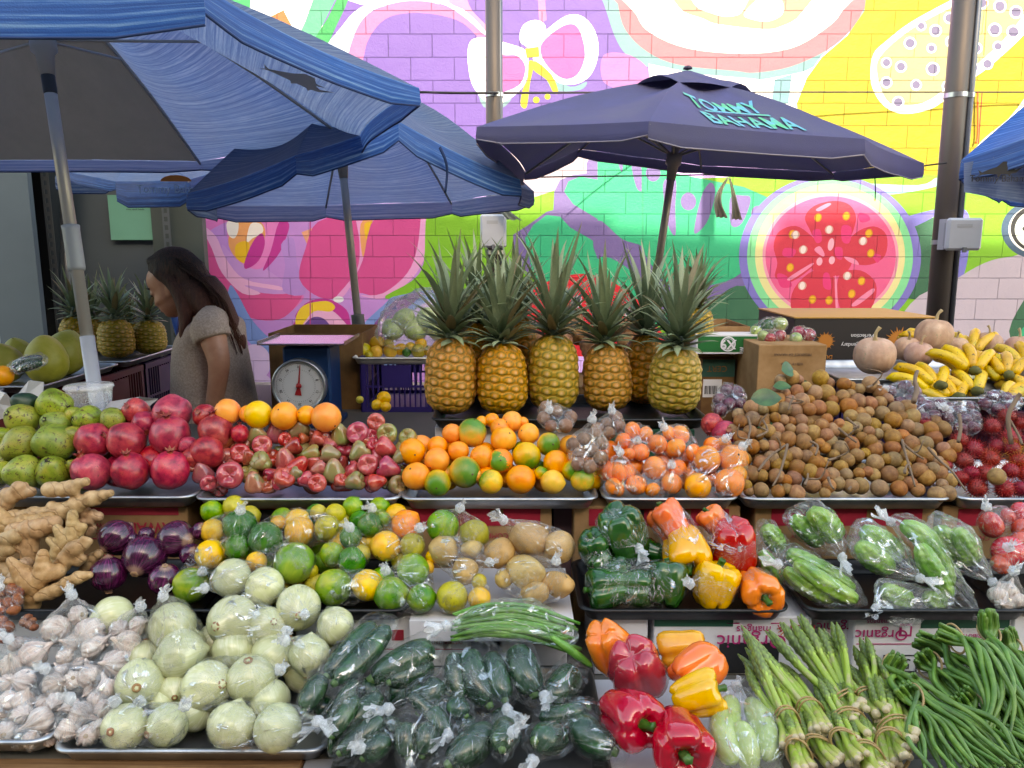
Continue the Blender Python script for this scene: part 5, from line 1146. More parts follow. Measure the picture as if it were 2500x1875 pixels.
# --- rambutans
@matf
def hair_m(c1, c2):
    t = T('rambutan_hair'); u = t.n('ShaderNodeVertexColor', layer_name='Col').outputs[0]; s = t.n('ShaderNodeSeparateColor'); t.l(u, s.inputs[0])
    return t.fin(t.pbr(t.hsv(t.mix(s.outputs[0], c1, c2), .02, .1, .3), .5))
def rambutan(seed):
    rs = random.Random(seed); V = []; F = []; C = []
    for i in range(170):
        z = 1 - 2 * (i + .5) / 170; a = i * 2.39996; q = math.sqrt(1 - z * z); d = Vector((q * math.cos(a), q * math.sin(a), z)) ; e = d.orthogonal().normalized(); e.rotate(Quaternion(d, rs.uniform(0, 6.28))); f = d.cross(e); k = len(V); L = rs.uniform(.42, .68)
        bend = Vector((rs.uniform(-1, 1), rs.uniform(-1, 1), rs.uniform(-1, 1))) * .28
        for j, (w, t_) in enumerate(((.05, 0), (.03, .45), (.004, 1))):
            c = d * (.93 + L * t_) + bend * t_ * t_
            for m in range(3): b = 2.094 * m; V.append(c + e * math.cos(b) * w + f * math.sin(b) * w); C.append((t_, 0, 0))
        for j in range(2):
            for m in range(3): F.append((k + j * 3 + m, k + j * 3 + (m + 1) % 3, k + j * 3 + 3 + (m + 1) % 3, k + j * 3 + 3 + m))
    return V, F, C
RH = [mesh('hair', *(lambda r: (r[0], r[1]))(rambutan(s)), hair_m(*cc), True, rambutan(s)[2]) for s, cc in ((1, ('#b0101c', '#d8502c')), (2, ('#7a0a18', '#8e1420')), (3, ('#c02a1c', '#c9b040')))]
RB = SK(('#7a0c16', '#a01420'), 2, .5)
lon = mesh('rambutan', *lathe(sprof(12), 18), RB)
ram = [(2110,1170,80,0),(1950,1330,90,0),(2110,1255,92,2),(2165,1345,85,2),(2110,1420,80,0),(2060,1560,92,0),(1850,1550,96,1),(1715,1190,86,1),(1745,1345,90,1),(1825,1255,84,0),(1965,1080,84,1),(2080,1000,84,1),(1640,1290,60,0),(1905,1440,80,0),(2185,1560,80,1),(1440,1040,50,0),(1720,1480,80,1),(1620,1380,50,1),(2190,1060,70,1),(1800,1440,80,1),(2230,1200,80,1),(2230,1450,80,0),(2000,1230,70,1),(1990,1460,70,1)]
for x, y, r, k in ram:
    px, py = cp('C3', x, y); p = atPlane(px, py, 1.60, .905, .80)
    if p.z < ZF3 + .02: p = atZ(px, py, ZF3 + .02)
    R = pxlen(p, r * .28) * .72; o = ob('rambutan', lon, None, p, aim((U(-1, 1), -1, U(-1, 1))), (R, R, R * 1.1)); o['category'] = 'rambutan'; o['group'] = 'rambutans in the right tray'
    ob('hair', RH[k], o); REG.append((o, px, py, 'rambutan tray', ('bright red rambutan', 'dark red rambutan', 'yellow tipped rambutan')[k], r * .28))
V, F = tube([atY(2185, 960, 1.66), atY(2178, 900, 1.68), atY(2196, 862, 1.7), atY(2205, 850, 1.7)], .005, 7, 10); V2, F2 = tube([atY(2180, 905, 1.68), atY(2200, 940, 1.66), atY(2208, 960, 1.64)], .003, 6, 6); tag(mk('twig', *join((V, F), (V2, F2)), TW), 'forked brown twig rising out of the rambutans at the right edge', 'twig')
V, F = tube([atY(2070, 955, 1.64), atY(2075, 925, 1.66), atY(2072, 895, 1.68)], .004, 6, 8); tag(mk('twig', V, F, TW), 'short upright twig between the longans and the rambutans', 'twig')
# ---------------------------------------------------------------- second row
ZF2 = Z2 + .006; A2 = (1.395, .775, .85)
# red onions
sro = dict(name='red_onion', shape='onion', mat='onion_red', child='onion', cat='red onion', desc='glossy red onion')
heap('C4', [(900,670,150,130,dict(axis=(-.5,-.7,-.5))),(1115,820,172,158,dict(axis=(-.05,-.9,-.42),desc='red onion with its cut root facing out')),(1355,680,155,130,dict(axis=(.9,-.4,0))),(835,950,125,150,dict(axis=(.1,-.3,-1))),(1272,990,110,135,dict(axis=(.2,-.25,1))),(1550,620,62,80),(1470,800,85,82,dict(axis=(-.5,.5,-.6))),(1130,650,70,60),(1010,690,60,60)], *A2, ZF2, sro, 'red onion pile')
# ginger
@matf
def ginger_m():
    t = T('ginger_skin'); c = t.co(rand=False); n = t.noise(c, 45, 4, .65); w = t.n('ShaderNodeTexWave', bands_direction='DIAGONAL'); t.l(c, w.inputs[0]); w.inputs['Scale'].default_value = 15; w.inputs['Distortion'].default_value = 9; w.inputs['Detail'].default_value = 3; w.inputs['Detail Scale'].default_value = 1.2
    ln = t.ramp(w.outputs['Fac'], [(.0, 1.), (.07, 0.)]); col = t.ramp(n, [(.3, '#8f6c44'), (.5, '#b08c60'), (.7, '#c2a278')]); col = t.mix(t.math('MULTIPLY', ln, .45), col, '#7a5630'); col = t.hsv(col, .02, .15, .2)
    return t.fin(t.pbr(col, .5, 0, t.bump(t.math('MULTIPLY_ADD', ln, -1., t.math('MULTIPLY', n, .5)), .5, .002), .4))
def blob(segs, k=10):
    # overlapping tapered capsules
    P = []
    for a, b, r0, r1 in segs:
        V, F = lathe(sprof(8), k); 
        n = 5
        for i in range(n + 1):
            t = i / n; c = Vector(a).lerp(Vector(b), t); r = (r0 + (r1 - r0) * t) * (1 + .10 * math.sin(i * 2.6)); P.append(([Vector(v) * r + c for v in V], F))
    return join(*P)
def ginger_px(fr, parts, Y, label, dy=.02):
    segs = []
    for x0, y0, r0, x1, y1, r1, *d in parts:
        a, b = cp(fr, x0, y0), cp(fr, x1, y1); d = d[0] if d else 0; pa, pb = atY(*a, Y + d), atY(*b, Y + d - .004); segs.append((pa, pb, pxlen(pa, r0 * .28), pxlen(pb, r1 * .28)))
    o = mk('ginger_root', *blob(segs), ginger_m()); remesh(o, .0028, 3); o.data.materials.clear(); o.data.materials.append(ginger_m())
    return tag(o, label, 'ginger', 'ginger roots in the pile on the left')
ginger_px('C4', [(30,540,75,420,490,75),(420,490,70,700,370,62),(700,370,60,850,330,32),(380,300,62,560,300,55),(560,420,45,600,430,30),(520,280,50,660,240,36),(400,430,45,440,460,25),(720,380,40,760,400,22)], 1.52, 'long ginger root lying along the top of the pile with tips to the right', )
ginger_px('C4', [(20,430,70,140,290,55),(60,340,60,240,320,40),(150,290,40,190,270,30)], 1.54, 'short pale ginger root at the upper left end of the pile')
ginger_px('C4', [(-20,590,80,330,540,66),(330,530,60,400,500,30),(-40,480,60,60,560,60)], 1.50, 'thick ginger root at the left edge under the top one')
ginger_px('C4', [(100,620,62,300,600,78),(300,600,78,420,560,60),(230,680,70,230,830,66),(110,720,46,200,760,50)], 1.47, 'broad ginger root in the middle of the pile')
ginger_px('C4', [(80,850,34,150,930,60),(150,930,66,250,1020,92),(250,1020,95,250,1190,62),(330,800,44,330,960,72),(330,960,72,260,1040,80),(450,930,62,330,960,60),(60,1010,30,130,1010,40)], 1.40, 'forked ginger root standing at the front of the pile')
ginger_px('C4', [(560,490,40,560,610,48),(440,600,36,500,690,56),(640,590,36,560,680,56),(500,680,66,450,790,64),(450,790,62,450,900,66),(560,600,50,520,680,50),(380,690,30,430,720,40)], 1.45, 'ginger root with upright fingers right of the middle')
ginger_px('C4', [(650,720,50,560,760,62),(560,760,62,480,880,66),(690,700,30,640,680,24),(600,860,40,640,830,30)], 1.425, 'curved ginger root resting against the upright one')
ginger_px('C4', [(390,1100,56,600,980,52),(600,980,50,690,960,30),(380,1090,50,300,1130,40)], 1.385, 'narrow ginger root pointing right at the tray edge')
ginger_px('C4', [(0,900,70,100,980,60),(-30,820,70,60,760,60),(0,700,60,120,660,60)], 1.46, 'ginger root half out of the picture at the left edge')
ginger_px('C4', [(640,470,44,760,510,40),(600,560,36,700,540,40),(700,640,36,720,600,28)], 1.53, 'dark shaded ginger root at the back beside the lettered box')
ginger_px('C4', [(680,860,50,760,800,40),(640,940,44,700,880,44)], 1.45, 'small ginger root wedged beside the red onions')
ginger_px('C4', [(120,1060,60,40,1120,60),(200,880,60,60,1060,60),(450,1000,60,380,1050,50)], 1.43, 'ginger root low down behind the forked one')
# turmeric bags
st_ = dict(name='turmeric_root', shape='potato', mat='turmeric', cat='turmeric', desc='brown orange turmeric root')
M_['turmeric'] = SK(('#6e3a20', '#8f4a26', '#a8602e'), 2, .6, 20, .5)
bagged('C4', cluster(60, 1150, 120, 110, 42, 9, 21), (0, 1060), 1.32, .745, .6, .70, st_, 'turmeric bag', 'clear bag of brown turmeric roots at the left edge below the ginger')
bagged('C4', cluster(230, 1320, 60, 60, 30, 5, 22), None, 1.27, .71, .6, .66, st_, 'small turmeric bag', 'small clear bag of turmeric behind the garlic bags')
bagged('C4', cluster(20, 1400, 60, 90, 40, 5, 23), None, 1.25, .70, .6, .66, st_, 'lower turmeric bag', 'bag of reddish turmeric at the left edge above the garlic')
# citrus of the second row
sc_ = dict(name='lime', shape='lemon', mats=('lime', 'lime_dark', 'lemon', 'olive'), cat='citrus', desc=dict(lime='yellow green lime', lime_dark='dark green lime', lemon='yellow lemon', olive='olive yellow lime'))
Lm = lambda m, n=None, **k: dict(mat=m, name=n or ('lemon' if m in ('lemon',) else 'lime'), **k)
BG = 'clear bags of limes and lemons'
c1 = bagged('C4', [(1640,620,88,96,Lm('lemon')),(1850,580,142,112,Lm('lime_dark')),(1830,745,112,92,Lm('lime_dark'))], (1850,470), *A2, ZF2, sc_, 'green and yellow lime bag left', 'clear bag of two dark limes and a lemon behind the red onions', group=BG)
c2 = bagged('C4', [(1615,800,122,96,Lm('lemon')),(1470,1040,145,120,Lm('lime',desc='yellow green papaya like lime'))], (1560,930), *A2, ZF2, sc_, 'yellow lemon bag', 'clear bag with a lemon and a yellow green fruit next to the onions', group=BG)
c3 = bagged('C5', [(155,680,138,122,Lm('lime_dark')),(415,620,116,110,Lm('lemon')),(395,540,100,80,Lm('lemon')),(625,595,100,96,Lm('olive')),(250,560,60,60,Lm('lemon'))], None, *A2, ZF2, sc_, 'large mixed bag', 'large clear bag of a dark lime and lemons in the middle row', group=BG, pad=1.1)
c4 = bagged('C5', [(375,870,165,155,Lm('lime',desc='big round yellow green fruit')),(80,860,95,66,Lm('lemon'))], None, 1.38, .765, .85, ZF2, sc_, 'big green fruit bag', 'clear bag stretched over a big yellow green fruit above the onions', group=BG)
c5 = bagged('C5', [(665,800,84,104,Lm('lime')),(810,665,92,84,Lm('lime_dark')),(820,850,120,96,Lm('lime_dark')),(900,790,60,70,Lm('olive'))], (800,600), *A2, ZF2, sc_, 'crumpled lime bag', 'crumpled clear bag of green limes in the middle of the second row', group=BG)
c6 = bagged('C5', [(960,575,104,92,Lm('lime_dark')),(1060,530,60,54,Lm('lime'))], (975,450), *A2, ZF2, sc_, 'rear lime bag', 'knotted bag of dark limes at the back against the orange box', group=BG)
c7 = bagged('C5', [(1235,570,112,112,dict(mat='orange',name='orange',desc='orange')),(1080,735,110,122,Lm('lemon')),(1285,735,98,96,Lm('olive'))], (1330,600), *A2, ZF2, sc_, 'orange and lemon bag', 'clear bag with an orange on top of two lemons', group=BG)
c8 = bagged('C5', [(1520,585,130,124,Lm('lime',desc='pale yellow green lime')),(1765,645,122,104,Lm('olive'))], (1650,450), *A2, ZF2, sc_, 'two fruit bag', 'clear bag of two yellow green limes with a white knot against the box', group=BG)
c9 = bagged('C5', [(680,1055,146,136,Lm('lime')),(940,1040,106,140,Lm('lemon',shape='lemon'))], None, 1.375, .76, .85, ZF2, sc_, 'lime and lemon bag', 'clear bag of a lime and a lemon at the front of the second row', group=BG)
c10 = bagged('C5', [(1290,920,120,130,Lm('lime')),(1120,1110,132,132,Lm('lime')),(1358,1140,106,116,Lm('lime'))], (1085,930), 1.375, .76, .85, ZF2, sc_, 'three lime bag', 'clear bag of three bright green limes with a white knot', group=BG)
c11 = bagged('C5', [(1592,1130,122,122,Lm('olive')),(1800,1140,84,94,Lm('lemon')),(1800,1010,60,60,Lm('olive'))], None, 1.375, .76, .85, ZF2, sc_, 'olive lime bag', 'clear bag of olive limes under the potatoes', group=BG)
heap('C5', [(690,490,82,82),(560,480,70,60),(500,930,60,60),(1440,820,60,50),(1400,900,50,60)], 1.44, .80, .85, ZF2, dict(sc_, mats=('olive', 'lemon')), 'loose fruit between the lime bags')
allc = c1 + c2 + c3 + c4 + c5 + c6 + c7 + c8 + c9 + c10 + c11
fill(allc, atY(400, 1250, 1.42).x, atY(880, 1250, 1.42).x, 1.40, 1.57, ZF2, *A2, .024, sc_, 'limes and lemons', n=900, lim=40, off=1.7)
# potatoes
spo = dict(name='potato', shape='potato', mat='potato', cat='potato', desc='tan potato')
PG = 'clear bags of potatoes'
bagged('C5', [(1530,770,116,112),(1690,925,116,96),(1745,760,92,82)], (1870,860), *A2, ZF2, spo, 'left potato bag', 'knotted clear bag of three potatoes left of the others', group=PG)
bagged('C5', [(1960,790,112,120)], None, *A2, ZF2, spo, 'single potato bag', 'clear bag with a single potato between the two larger bags', group=PG)
bagged('C6', [(300,530,150,142),(520,590,112,138)], (100,380), 1.40, .78, .85, ZF2, spo, 'upper potato bag', 'clear bag of two large potatoes on top at the right', group=PG, frill=.03)
bagged('C6', [(255,780,152,124),(505,875,116,112),(330,945,116,76),(90,830,66,80)], (490,700), 1.385, .765, .85, ZF2, spo, 'lower potato bag', 'clear bag of four potatoes hanging over the paper liner', group=PG)
# bell peppers of the second row
spp = dict(name='bell_pepper', shape='pepper', mat='greenpep', cat='bell pepper', child='pepper', desc='bell pepper')
PB = 'clear bags of bell peppers'
bagged('C6', [(1000,470,200,210,dict(axis=(.3,.3,-.9),desc='wrinkled dark green pepper')),(940,380,110,100)], (1130,590), 1.41, .79, .9, ZF2, spp, 'upper green pepper bag', 'clear bag of green pepper with a knot pulled down, top left of the tray', group=PB, wr=.006, frill=.03)
bagged('C6', [(790,600,110,140,dict(axis=(-.3,-.3,1))),(830,700,90,90)], None, *A2, ZF2, spp, 'left green pepper bag', 'clear bag of dark green pepper at the left end of its tray', group=PB)
bagged('C6', [(900,900,170,150,dict(axis=(-1,-.1,-.1))),(1085,900,150,140,dict(axis=(1,-.2,0))),(1345,870,158,172,dict(axis=(.2,.5,.9),desc='bright green bell pepper')),(960,770,110,90,dict(axis=(.9,-.1,.4)))], None, 1.385, .77, .85, ZF2, spp, 'front green pepper bag', 'wide clear bag of three green peppers at the front of the tray', group=PB, pad=1.08, wr=.006)
bagged('C6', [(1490,610,178,188,dict(mat='yellowpep',axis=(.05,-.85,-.5),desc='yellow bell pepper with its stem end out')),(1380,400,150,150,dict(mat='orangepep',axis=(-.5,.3,.7),desc='orange bell pepper'))], (1530,640), 1.41, .78, .95, ZF2, spp, 'yellow and orange pepper bag', 'clear bag of a yellow pepper below an orange one, knot in front', group=PB, wr=.005)
bagged('C6', [(1860,580,190,190,dict(mat='redpep',axis=(.1,.2,-1),desc='red bell pepper')),(1720,390,120,96,dict(mat='orangepep',axis=(-.6,.2,.8),desc='orange bell pepper'))], (1895,575), 1.41, .78, .95, ZF2, spp, 'red pepper bag', 'clear bag of a large red pepper over an orange one', group=PB, wr=.005, frill=.012)
bagged('C6', [(1730,880,166,182,dict(mat='yellowpep',axis=(.2,.2,1),desc='yellow orange bell pepper'))], (1535,870), 1.385, .77, .85, ZF2, spp, 'single yellow pepper bag', 'clear bag of one yellow orange pepper knotted at its left side', group=PB)
bagged('C6', [(2062,912,160,166,dict(mat='orangepep',axis=(.05,-.95,-.1),desc='orange bell pepper with its stem facing out'))], None, 1.385, .77, .85, ZF2, spp, 'single orange pepper bag', 'clear wrap round one orange pepper at the front right of its tray', group=PB, pad=1.03)
heap('C6', [(1240,620,80,110),(2060,1000,60,40),(1420,820,60,60)], 1.44, .77, .6, ZF2, spp, 'loose green pepper spot behind the bags')
# tomatoes and garlic at the right edge
sto = dict(name='tomato', shape='flat', mat='tomato', cat='tomato', desc='red tomato')
TB = 'clear bags of tomatoes'
bagged('C7', [(1955,415,116,92),(2090,350,70,60)], (1925,280), *A2, ZF2, sto, 'left tomato bag', 'knotted clear bag of tomatoes right of the bitter melons', group=TB)
bagged('C7', [(2090,620,125,120),(2030,720,80,80),(2200,560,90,100)], (2090,590), 1.39, .77, .85, ZF2, sto, 'middle tomato bag', 'clear bag of large tomatoes with the knot on top', group=TB)
bagged('C7', [(2185,320,90,80),(2200,450,90,80),(2280,380,90,80)], None, *A2, ZF2, sto, 'right tomato bag', 'clear bag of tomatoes at the right edge of the picture', group=TB)
sga = dict(name='garlic_bulb', shape='garlic', mat='garlic', cat='garlic', child='garlic', desc='white garlic bulb')
bagged('C7', [(2010,960,70,80),(2090,930,72,80),(2060,1030,72,70),(2150,1000,70,80)], (2130,780), 1.375, .75, .85, ZF2, sga, 'garlic bag at the right edge', 'whitish bag of garlic below the tomatoes at the right edge')
# long vegetables
def longveg(kind, fr, P, r, Y, mat, label, cat, grp, bend=0, prof=None, fn=None, n=12, dY=0, floor=None, k=18):
    pts = []
    for i, (x, y) in enumerate(P): q = cp(fr, x, y); pts.append(atY(*q, Y + dY * i / (len(P) - 1)))
    if len(pts) == 2: pts.insert(1, (pts[0] + pts[1]) / 2 + Vector((bend, 0, abs(bend) * .3)))
    R = pxlen(pts[0], r * .28); c = sum(pts, Vector()) / len(pts)
    if floor is not None:
        for p in pts: p.z = max(p.z, floor + R)
    pf = prof or (lambda t: R * min(1, (math.sin(math.pi * min(max(t, .0), 1)) + .0) ** .32 + .02))
    V, F = tube([p - c for p in pts], pf, n, k, fn=fn); o = mk(kind, V, F, mat); o.location = c; tag(o, label, cat, grp); return o, pts, R
@matf
def melon_m():
    t = T('bitter_melon_skin'); c = t.co(); n = t.noise(c, 26, 3); v = t.vor(c, 130, 'SMOOTH_F1')
    return t.fin(t.pbr(t.hsv(t.ramp(n, [(.3, '#4f8422'), (.5, '#74a336'), (.7, '#9cbc58')]), .02, .1, .25), .3, 0, t.bump(v, .5, .003), .5, .3))
def melon(fr, P, r, Y, label, dY=0):
    fnn = lambda a, t: 1 + .10 * math.cos(7 * a + math.sin(t * 14) * .5) + .03 * math.sin(t * 50 + a * 3)
    return longveg('bitter_melon', fr, P, r, Y, melon_m(), label, 'bitter melon', 'green bitter melons in bags', prof=None, fn=fnn, n=32, dY=dY, floor=ZF2, k=40)
def vbag(label, vegs, knot, Yk, grp, pad=1.12, extra=(), frill=.03, wr=.007, mat=None, name='plastic_bag'):
    balls = []
    for _, pts, R in vegs:
        sp_ = spline(pts, 8); balls += [(p, R * (.75 if i in (0, 8) else 1)) for i, p in enumerate(sp_)]
    balls += list(extra); kp = atY(*cp(*knot), Yk) if knot else None
    return bag(label, balls, kp, grp, pad=pad, frill=frill, wr=wr, mat=mat)
BM = 'clear bags of bitter melons'
SILV = plastic(.05, 'cloudy_plastic', 1.3)
v = [melon('C7', [(380,620),(620,760),(900,960)], 82, 1.46, 'upper bitter melon in the long front left bag', -.02), melon('C7', [(360,760),(560,900),(740,1080)], 76, 1.415, 'lowest bitter melon in the long front left bag', -.01), melon('C7', [(440,700),(680,880),(920,1060)], 80, 1.41, 'middle bitter melon in the long front left bag', -.01)]
vbag('long clear bag of bitter melons lying diagonally at the front left', v, ('C7', 320, 720), 1.40, BM)
v = [melon('C7', [(420,360),(560,470),(640,570)], 80, 1.52, 'left bitter melon in the upper left bag'), melon('C7', [(560,300),(700,430),(760,540)], 95, 1.50, 'right bitter melon in the upper left bag')]
vbag('clear bag of bitter melons rising to a peak at the upper left', v, ('C7', 800, 660), 1.44, BM, extra=[(atY(*cp('C7', 600, 260), 1.54), .012)])
v = [melon('C7', [(960,450),(1120,560),(1260,680)], 95, 1.49, 'upper bitter melon in the middle bag'), melon('C7', [(930,560),(1060,680),(1200,760)], 90, 1.46, 'lower bitter melon in the middle bag')]
vbag('cloudy clear bag of bitter melons in the middle of the tray', v, ('C7', 1400, 820), 1.41, BM, mat=SILV)
v = [melon('C7', [(1260,400),(1440,520),(1560,740),(1640,900)], 88, 1.49, 'long bitter melon in the bag right of the middle', -.04), melon('C7', [(1400,560),(1500,760),(1640,1000)], 80, 1.44, 'lower bitter melon in the bag right of the middle', -.03)]
vbag('long clear bag of bitter melons running down to the tray front', v, ('C7', 1190, 400), 1.5, BM, extra=[(atY(*cp('C7', 1830, 1110), 1.37), .01)])
v = [melon('C7', [(1560,430),(1600,560),(1640,700)], 95, 1.49, 'left bitter melon in the upper right bag'), melon('C7', [(1680,450),(1760,600),(1800,720)], 95, 1.47, 'right bitter melon in the upper right bag')]
vbag('clear bag of bitter melons with an open folded end at the upper right', v, ('C7', 1960, 850), 1.42, BM, mat=SILV, extra=[(atY(*cp('C7', 1540, 360), 1.5), .012)])
v = [melon('C7', [(1120,900),(1240,980),(1340,1090)], 85, 1.41, 'bitter melon in the crumpled front bag'), melon('C7', [(1440,960),(1520,1050),(1600,1110)], 70, 1.405, 'small bitter melon in the crumpled front bag')]
vbag('crumpled silvery bag of bitter melons at the front of the tray', v, ('C7', 1080, 1060), 1.37, BM, mat=SILV, extra=[(atY(*cp('C7', 1260, 1180), 1.365), .008)], wr=.009)
v = [melon('C7', [(200,430),(280,520),(330,620)], 75, 1.50, 'dim bitter melon in the far left bag'), melon('C7', [(180,620),(260,760),(330,860)], 70, 1.46, 'lower dim bitter melon in the far left bag')]
vbag('shaded clear bag of bitter melons at the far left of the tray', v, None, 0, BM)
# ---------------------------------------------------------------- first row
ZF1 = .618; A1 = (1.15, .655, .62)
so_ = dict(name='white_onion', shape='onion', mat='onion', cat='white onion', child='onion', desc='pale green onion')
OB = 'clear bags of white onions'
K = lambda fr, its, kn, nm, lb, A=A1, **k: bagged(fr, its, kn, *A, ZF1, so_, nm, lb, group=OB, wr=.005, **k)
F_ = dict(axis=(-.1, -.9, .4)); D_ = dict(axis=(.4, .5, -.7)); L_ = dict(axis=(-.8, -.5, -.2)); T_ = dict(axis=(.1, -.35, 1))
allon = K('C8', [(1330,560,190,170,D_),(1400,785,188,196,dict(axis=(-.9,-.3,-.1)))], (1260,340), 'tall onion bag', 'tall clear bag of two big onions, its top standing up', pad=1.06)
allon += K('C8', [(1790,190,150,142,D_),(2040,262,145,160,D_)], (1590,270), 'top onion bag', 'clear bag of two onions on top of the heap beside the limes')
allon += K('C8', [(1800,525,206,182,dict(axis=(-.3,-.9,.25),desc='onion with its root facing out')),(2065,560,140,146,dict(axis=(.5,-.6,.5)))], (2200,600), 'upper middle onion bag', 'clear bag of two onions with brown roots below the top ones')
allon += K('C8', [(1080,1000,192,172,dict(axis=(.3,-.85,.3)))], (1080,1140), 'left onion bag', 'clear bag of one onion with its root showing beside the garlic')
allon += K('C8', [(1595,1030,190,200,dict(axis=(.8,-.5,.4))),(1935,975,194,182,dict(axis=(.05,-.3,1)))], (2150,900), 'middle onion bag', 'stretched clear bag of two big onions across the middle of the heap', pad=1.07)
allon += K('C8', [(960,1345,178,166,F_),(1290,1330,165,160,dict(axis=(-.5,-.8,.1)))], (1420,1180), 'front left onion bag', 'clear bag of greenish onions at the front left corner of the tray')
allon += K('C8', [(1790,1330,190,180,dict(axis=(-.2,-.6,-.8))),(2140,1355,190,182,D_)], (2440,1300), 'front right onion bag', 'clear bag of two onions at the front right corner of the tray', frill=.03)
allon += K('C9', [(405,420,172,172,dict(axis=(.3,-.9,.1)))], (450,470), 'single tied onion bag', 'clear wrap round one onion tied in front, right side of the heap', frill=.008)
allon += K('C9', [(690,560,152,138,D_)], None, 'upper right onion bag', 'clear bag of one green tinged onion next to the zucchinis')
allon += K('C9', [(490,785,150,160,dict(axis=(0,-.6,-.9)))], (310,680), 'right onion bag', 'clear bag of one onion with its root down at the right')
heap('C8', [(1810,745,148,98),(2110,785,150,108),(1340,1060,96,84),(870,500,124,122),(1110,810,96,96),(1480,700,80,80),(1500,1240,120,90),(2080,1140,150,90),(1250,1150,80,60)], A1[0] + .02, A1[1] - .012, A1[2], ZF1, so_, 'loose onion group', push=1.35)
fill(allon, atY(230, 1500, 1.2).x, atY(700, 1500, 1.2).x, 1.15, 1.34, ZF1, *A1, .038, so_, 'white onions', n=500, lim=24, off=1.9)
# garlic
sgl = dict(name='garlic_bulb', shape='garlic', mat='garlic', cat='garlic', child='garlic', desc='pinkish white garlic bulb')
GB = 'cloudy bags of garlic'; GP = plastic(.035, 'thin_cloudy_plastic', 1.2)
gb = [('upper garlic bag', [(440,590,120,110),(690,620,128,120,dict(axis=(.1,.8,-.3),desc='garlic bulb with its root plate facing out')),(600,480,80,70)], (555,330), 'large cloudy bag of garlic with a white knot at the top of the heap'),
      ('upper right garlic bag', [(985,700,110,104),(920,590,80,70),(1070,560,76,74)], (1080,420), 'open topped bag of garlic between the large garlic bag and the onions'),
      ('left garlic bag', [(260,780,110,104),(90,870,100,90),(120,700,60,60)], (70,670), 'cloudy garlic bag with a thick white knot at the left edge'),
      ('middle garlic bag', [(560,690,70,70),(700,740,90,80),(760,700,70,70),(500,800,70,60)], None, 'cloudy garlic bag in the middle of the heap'),
      ('right garlic bag', [(890,850,108,100),(830,1050,90,84),(960,800,60,60)], None, 'garlic bag on the right against the onions'),
      ('long garlic bag', [(700,950,96,94),(420,1020,96,90),(560,980,80,70)], (360,900), 'long cloudy garlic bag lying across the middle'),
      ('lower left garlic bag', [(190,980,96,84),(60,1000,70,70),(60,1150,90,80),(180,1140,90,80)], None, 'cloudy garlic bag low at the left edge'),
      ('front middle garlic bag', [(320,1290,110,108),(170,1250,90,80),(430,1150,80,70)], (150,1360), 'cloudy garlic bag at the front of the left tray'),
      ('front right garlic bag', [(520,1360,96,94),(620,1240,96,94),(560,1180,70,70)], (540,1130), 'garlic bag hanging over the corner of the onion tray'),
      ('corner garlic bag', [(670,1410,84,80),(760,1360,74,84),(800,1200,80,60),(740,1130,70,60)], (880,1150), 'garlic bag standing in the left corner of the onion tray'),
      ('edge garlic bag', [(40,1380,90,80),(240,1440,80,60)], None, 'cloudy garlic bag at the bottom left edge of the picture')]
AG = (1.15, .655, .62)
for nm, its, kn, lb in gb: bagged('C8', its, kn, *AG, ZF1, sgl, nm, lb, group=GB, mat=GP, wr=.007, pad=1.12)
heap('C8', [(620,860,60,56),(700,1060,60,50),(940,980,60,60),(480,900,60,50),(340,1160,60,60),(30,1240,60,60),(380,1440,60,50)], 1.17, .655, .62, ZF1, sgl, 'loose garlic between the bags')
# zucchinis
@matf
def zuc_m():
    t = T('zucchini_skin'); c = t.co(); n = t.noise(c, 30, 4); f = t.noise(c, 160, 3, .7)
    col = t.ramp(n, [(.3, '#10281a'), (.6, '#1c4222'), (.75, '#306028')]); col = t.mix(t.math('MULTIPLY', t.ramp(f, [(.6, 0.), (.7, 1.)]), .08), col, '#5f7a4a')
    return t.fin(t.pbr(t.hsv(col, .02, .15, .3), .25, 0, t.bump(n, .1, .002), .5, .3))
ZG = 'clear bags of zucchinis'; FZ = .632
def zuc(fr, P, r, Y, label, dY=0):
    o, pts, R = longveg('zucchini', fr, P, r * 1.12, Y, zuc_m(), label, 'zucchini', 'dark green zucchinis in bags', n=14, dY=dY, floor=FZ, fn=lambda a, t: 1 + .04 * math.cos(6 * a))
    d = (pts[-1] - pts[-2]).normalized(); e = pts[-1] - o.location
    V, F = tube([e - d * R * .2, e + d * R * .18], [R * .36, R * .24], 6, 3); mk('stem', V, F, SK(('#2c4a20', '#3f6228', '#587834'), 3, .5), True, o)
    return o, pts, R
ZB = plastic(.006, 'film_on_zucchini', .62, .6, .12, .45)
def zb(label, vs, knot, Yk, **k):
    k.setdefault('mat', ZB); k.setdefault('wr', .005); return vbag(label, vs, knot, Yk, ZG, **k)
zb('long clear bag of two zucchinis slanting up towards the limes', [zuc('C9', [(1000,540),(820,740),(620,960)], 85, 1.30, 'left zucchini in the long slanting bag', -.10), zuc('C9', [(1110,560),(900,800),(680,1010)], 88, 1.28, 'right zucchini in the long slanting bag', -.10)], None, 0)
zb('clear bag of a zucchini lying across the top, second from left', [zuc('C9', [(1440,720),(1260,820),(960,980)], 110, 1.27, 'large zucchini lying across the top of the left bags', -.06), zuc('C9', [(1450,860),(1280,930),(1100,1000)], 80, 1.25, 'zucchini under the one lying across the top', -.05)], None, 0, extra=[(atY(*cp('C9', 1420, 660), 1.28), .01)])
zb('narrow clear bag of a bright tipped zucchini at the lower left', [zuc('C9', [(860,980),(760,1140),(640,1340)], 62, 1.18, 'bright green tipped zucchini at the lower left', -.05)], ('C9', 560, 1330), 1.12)
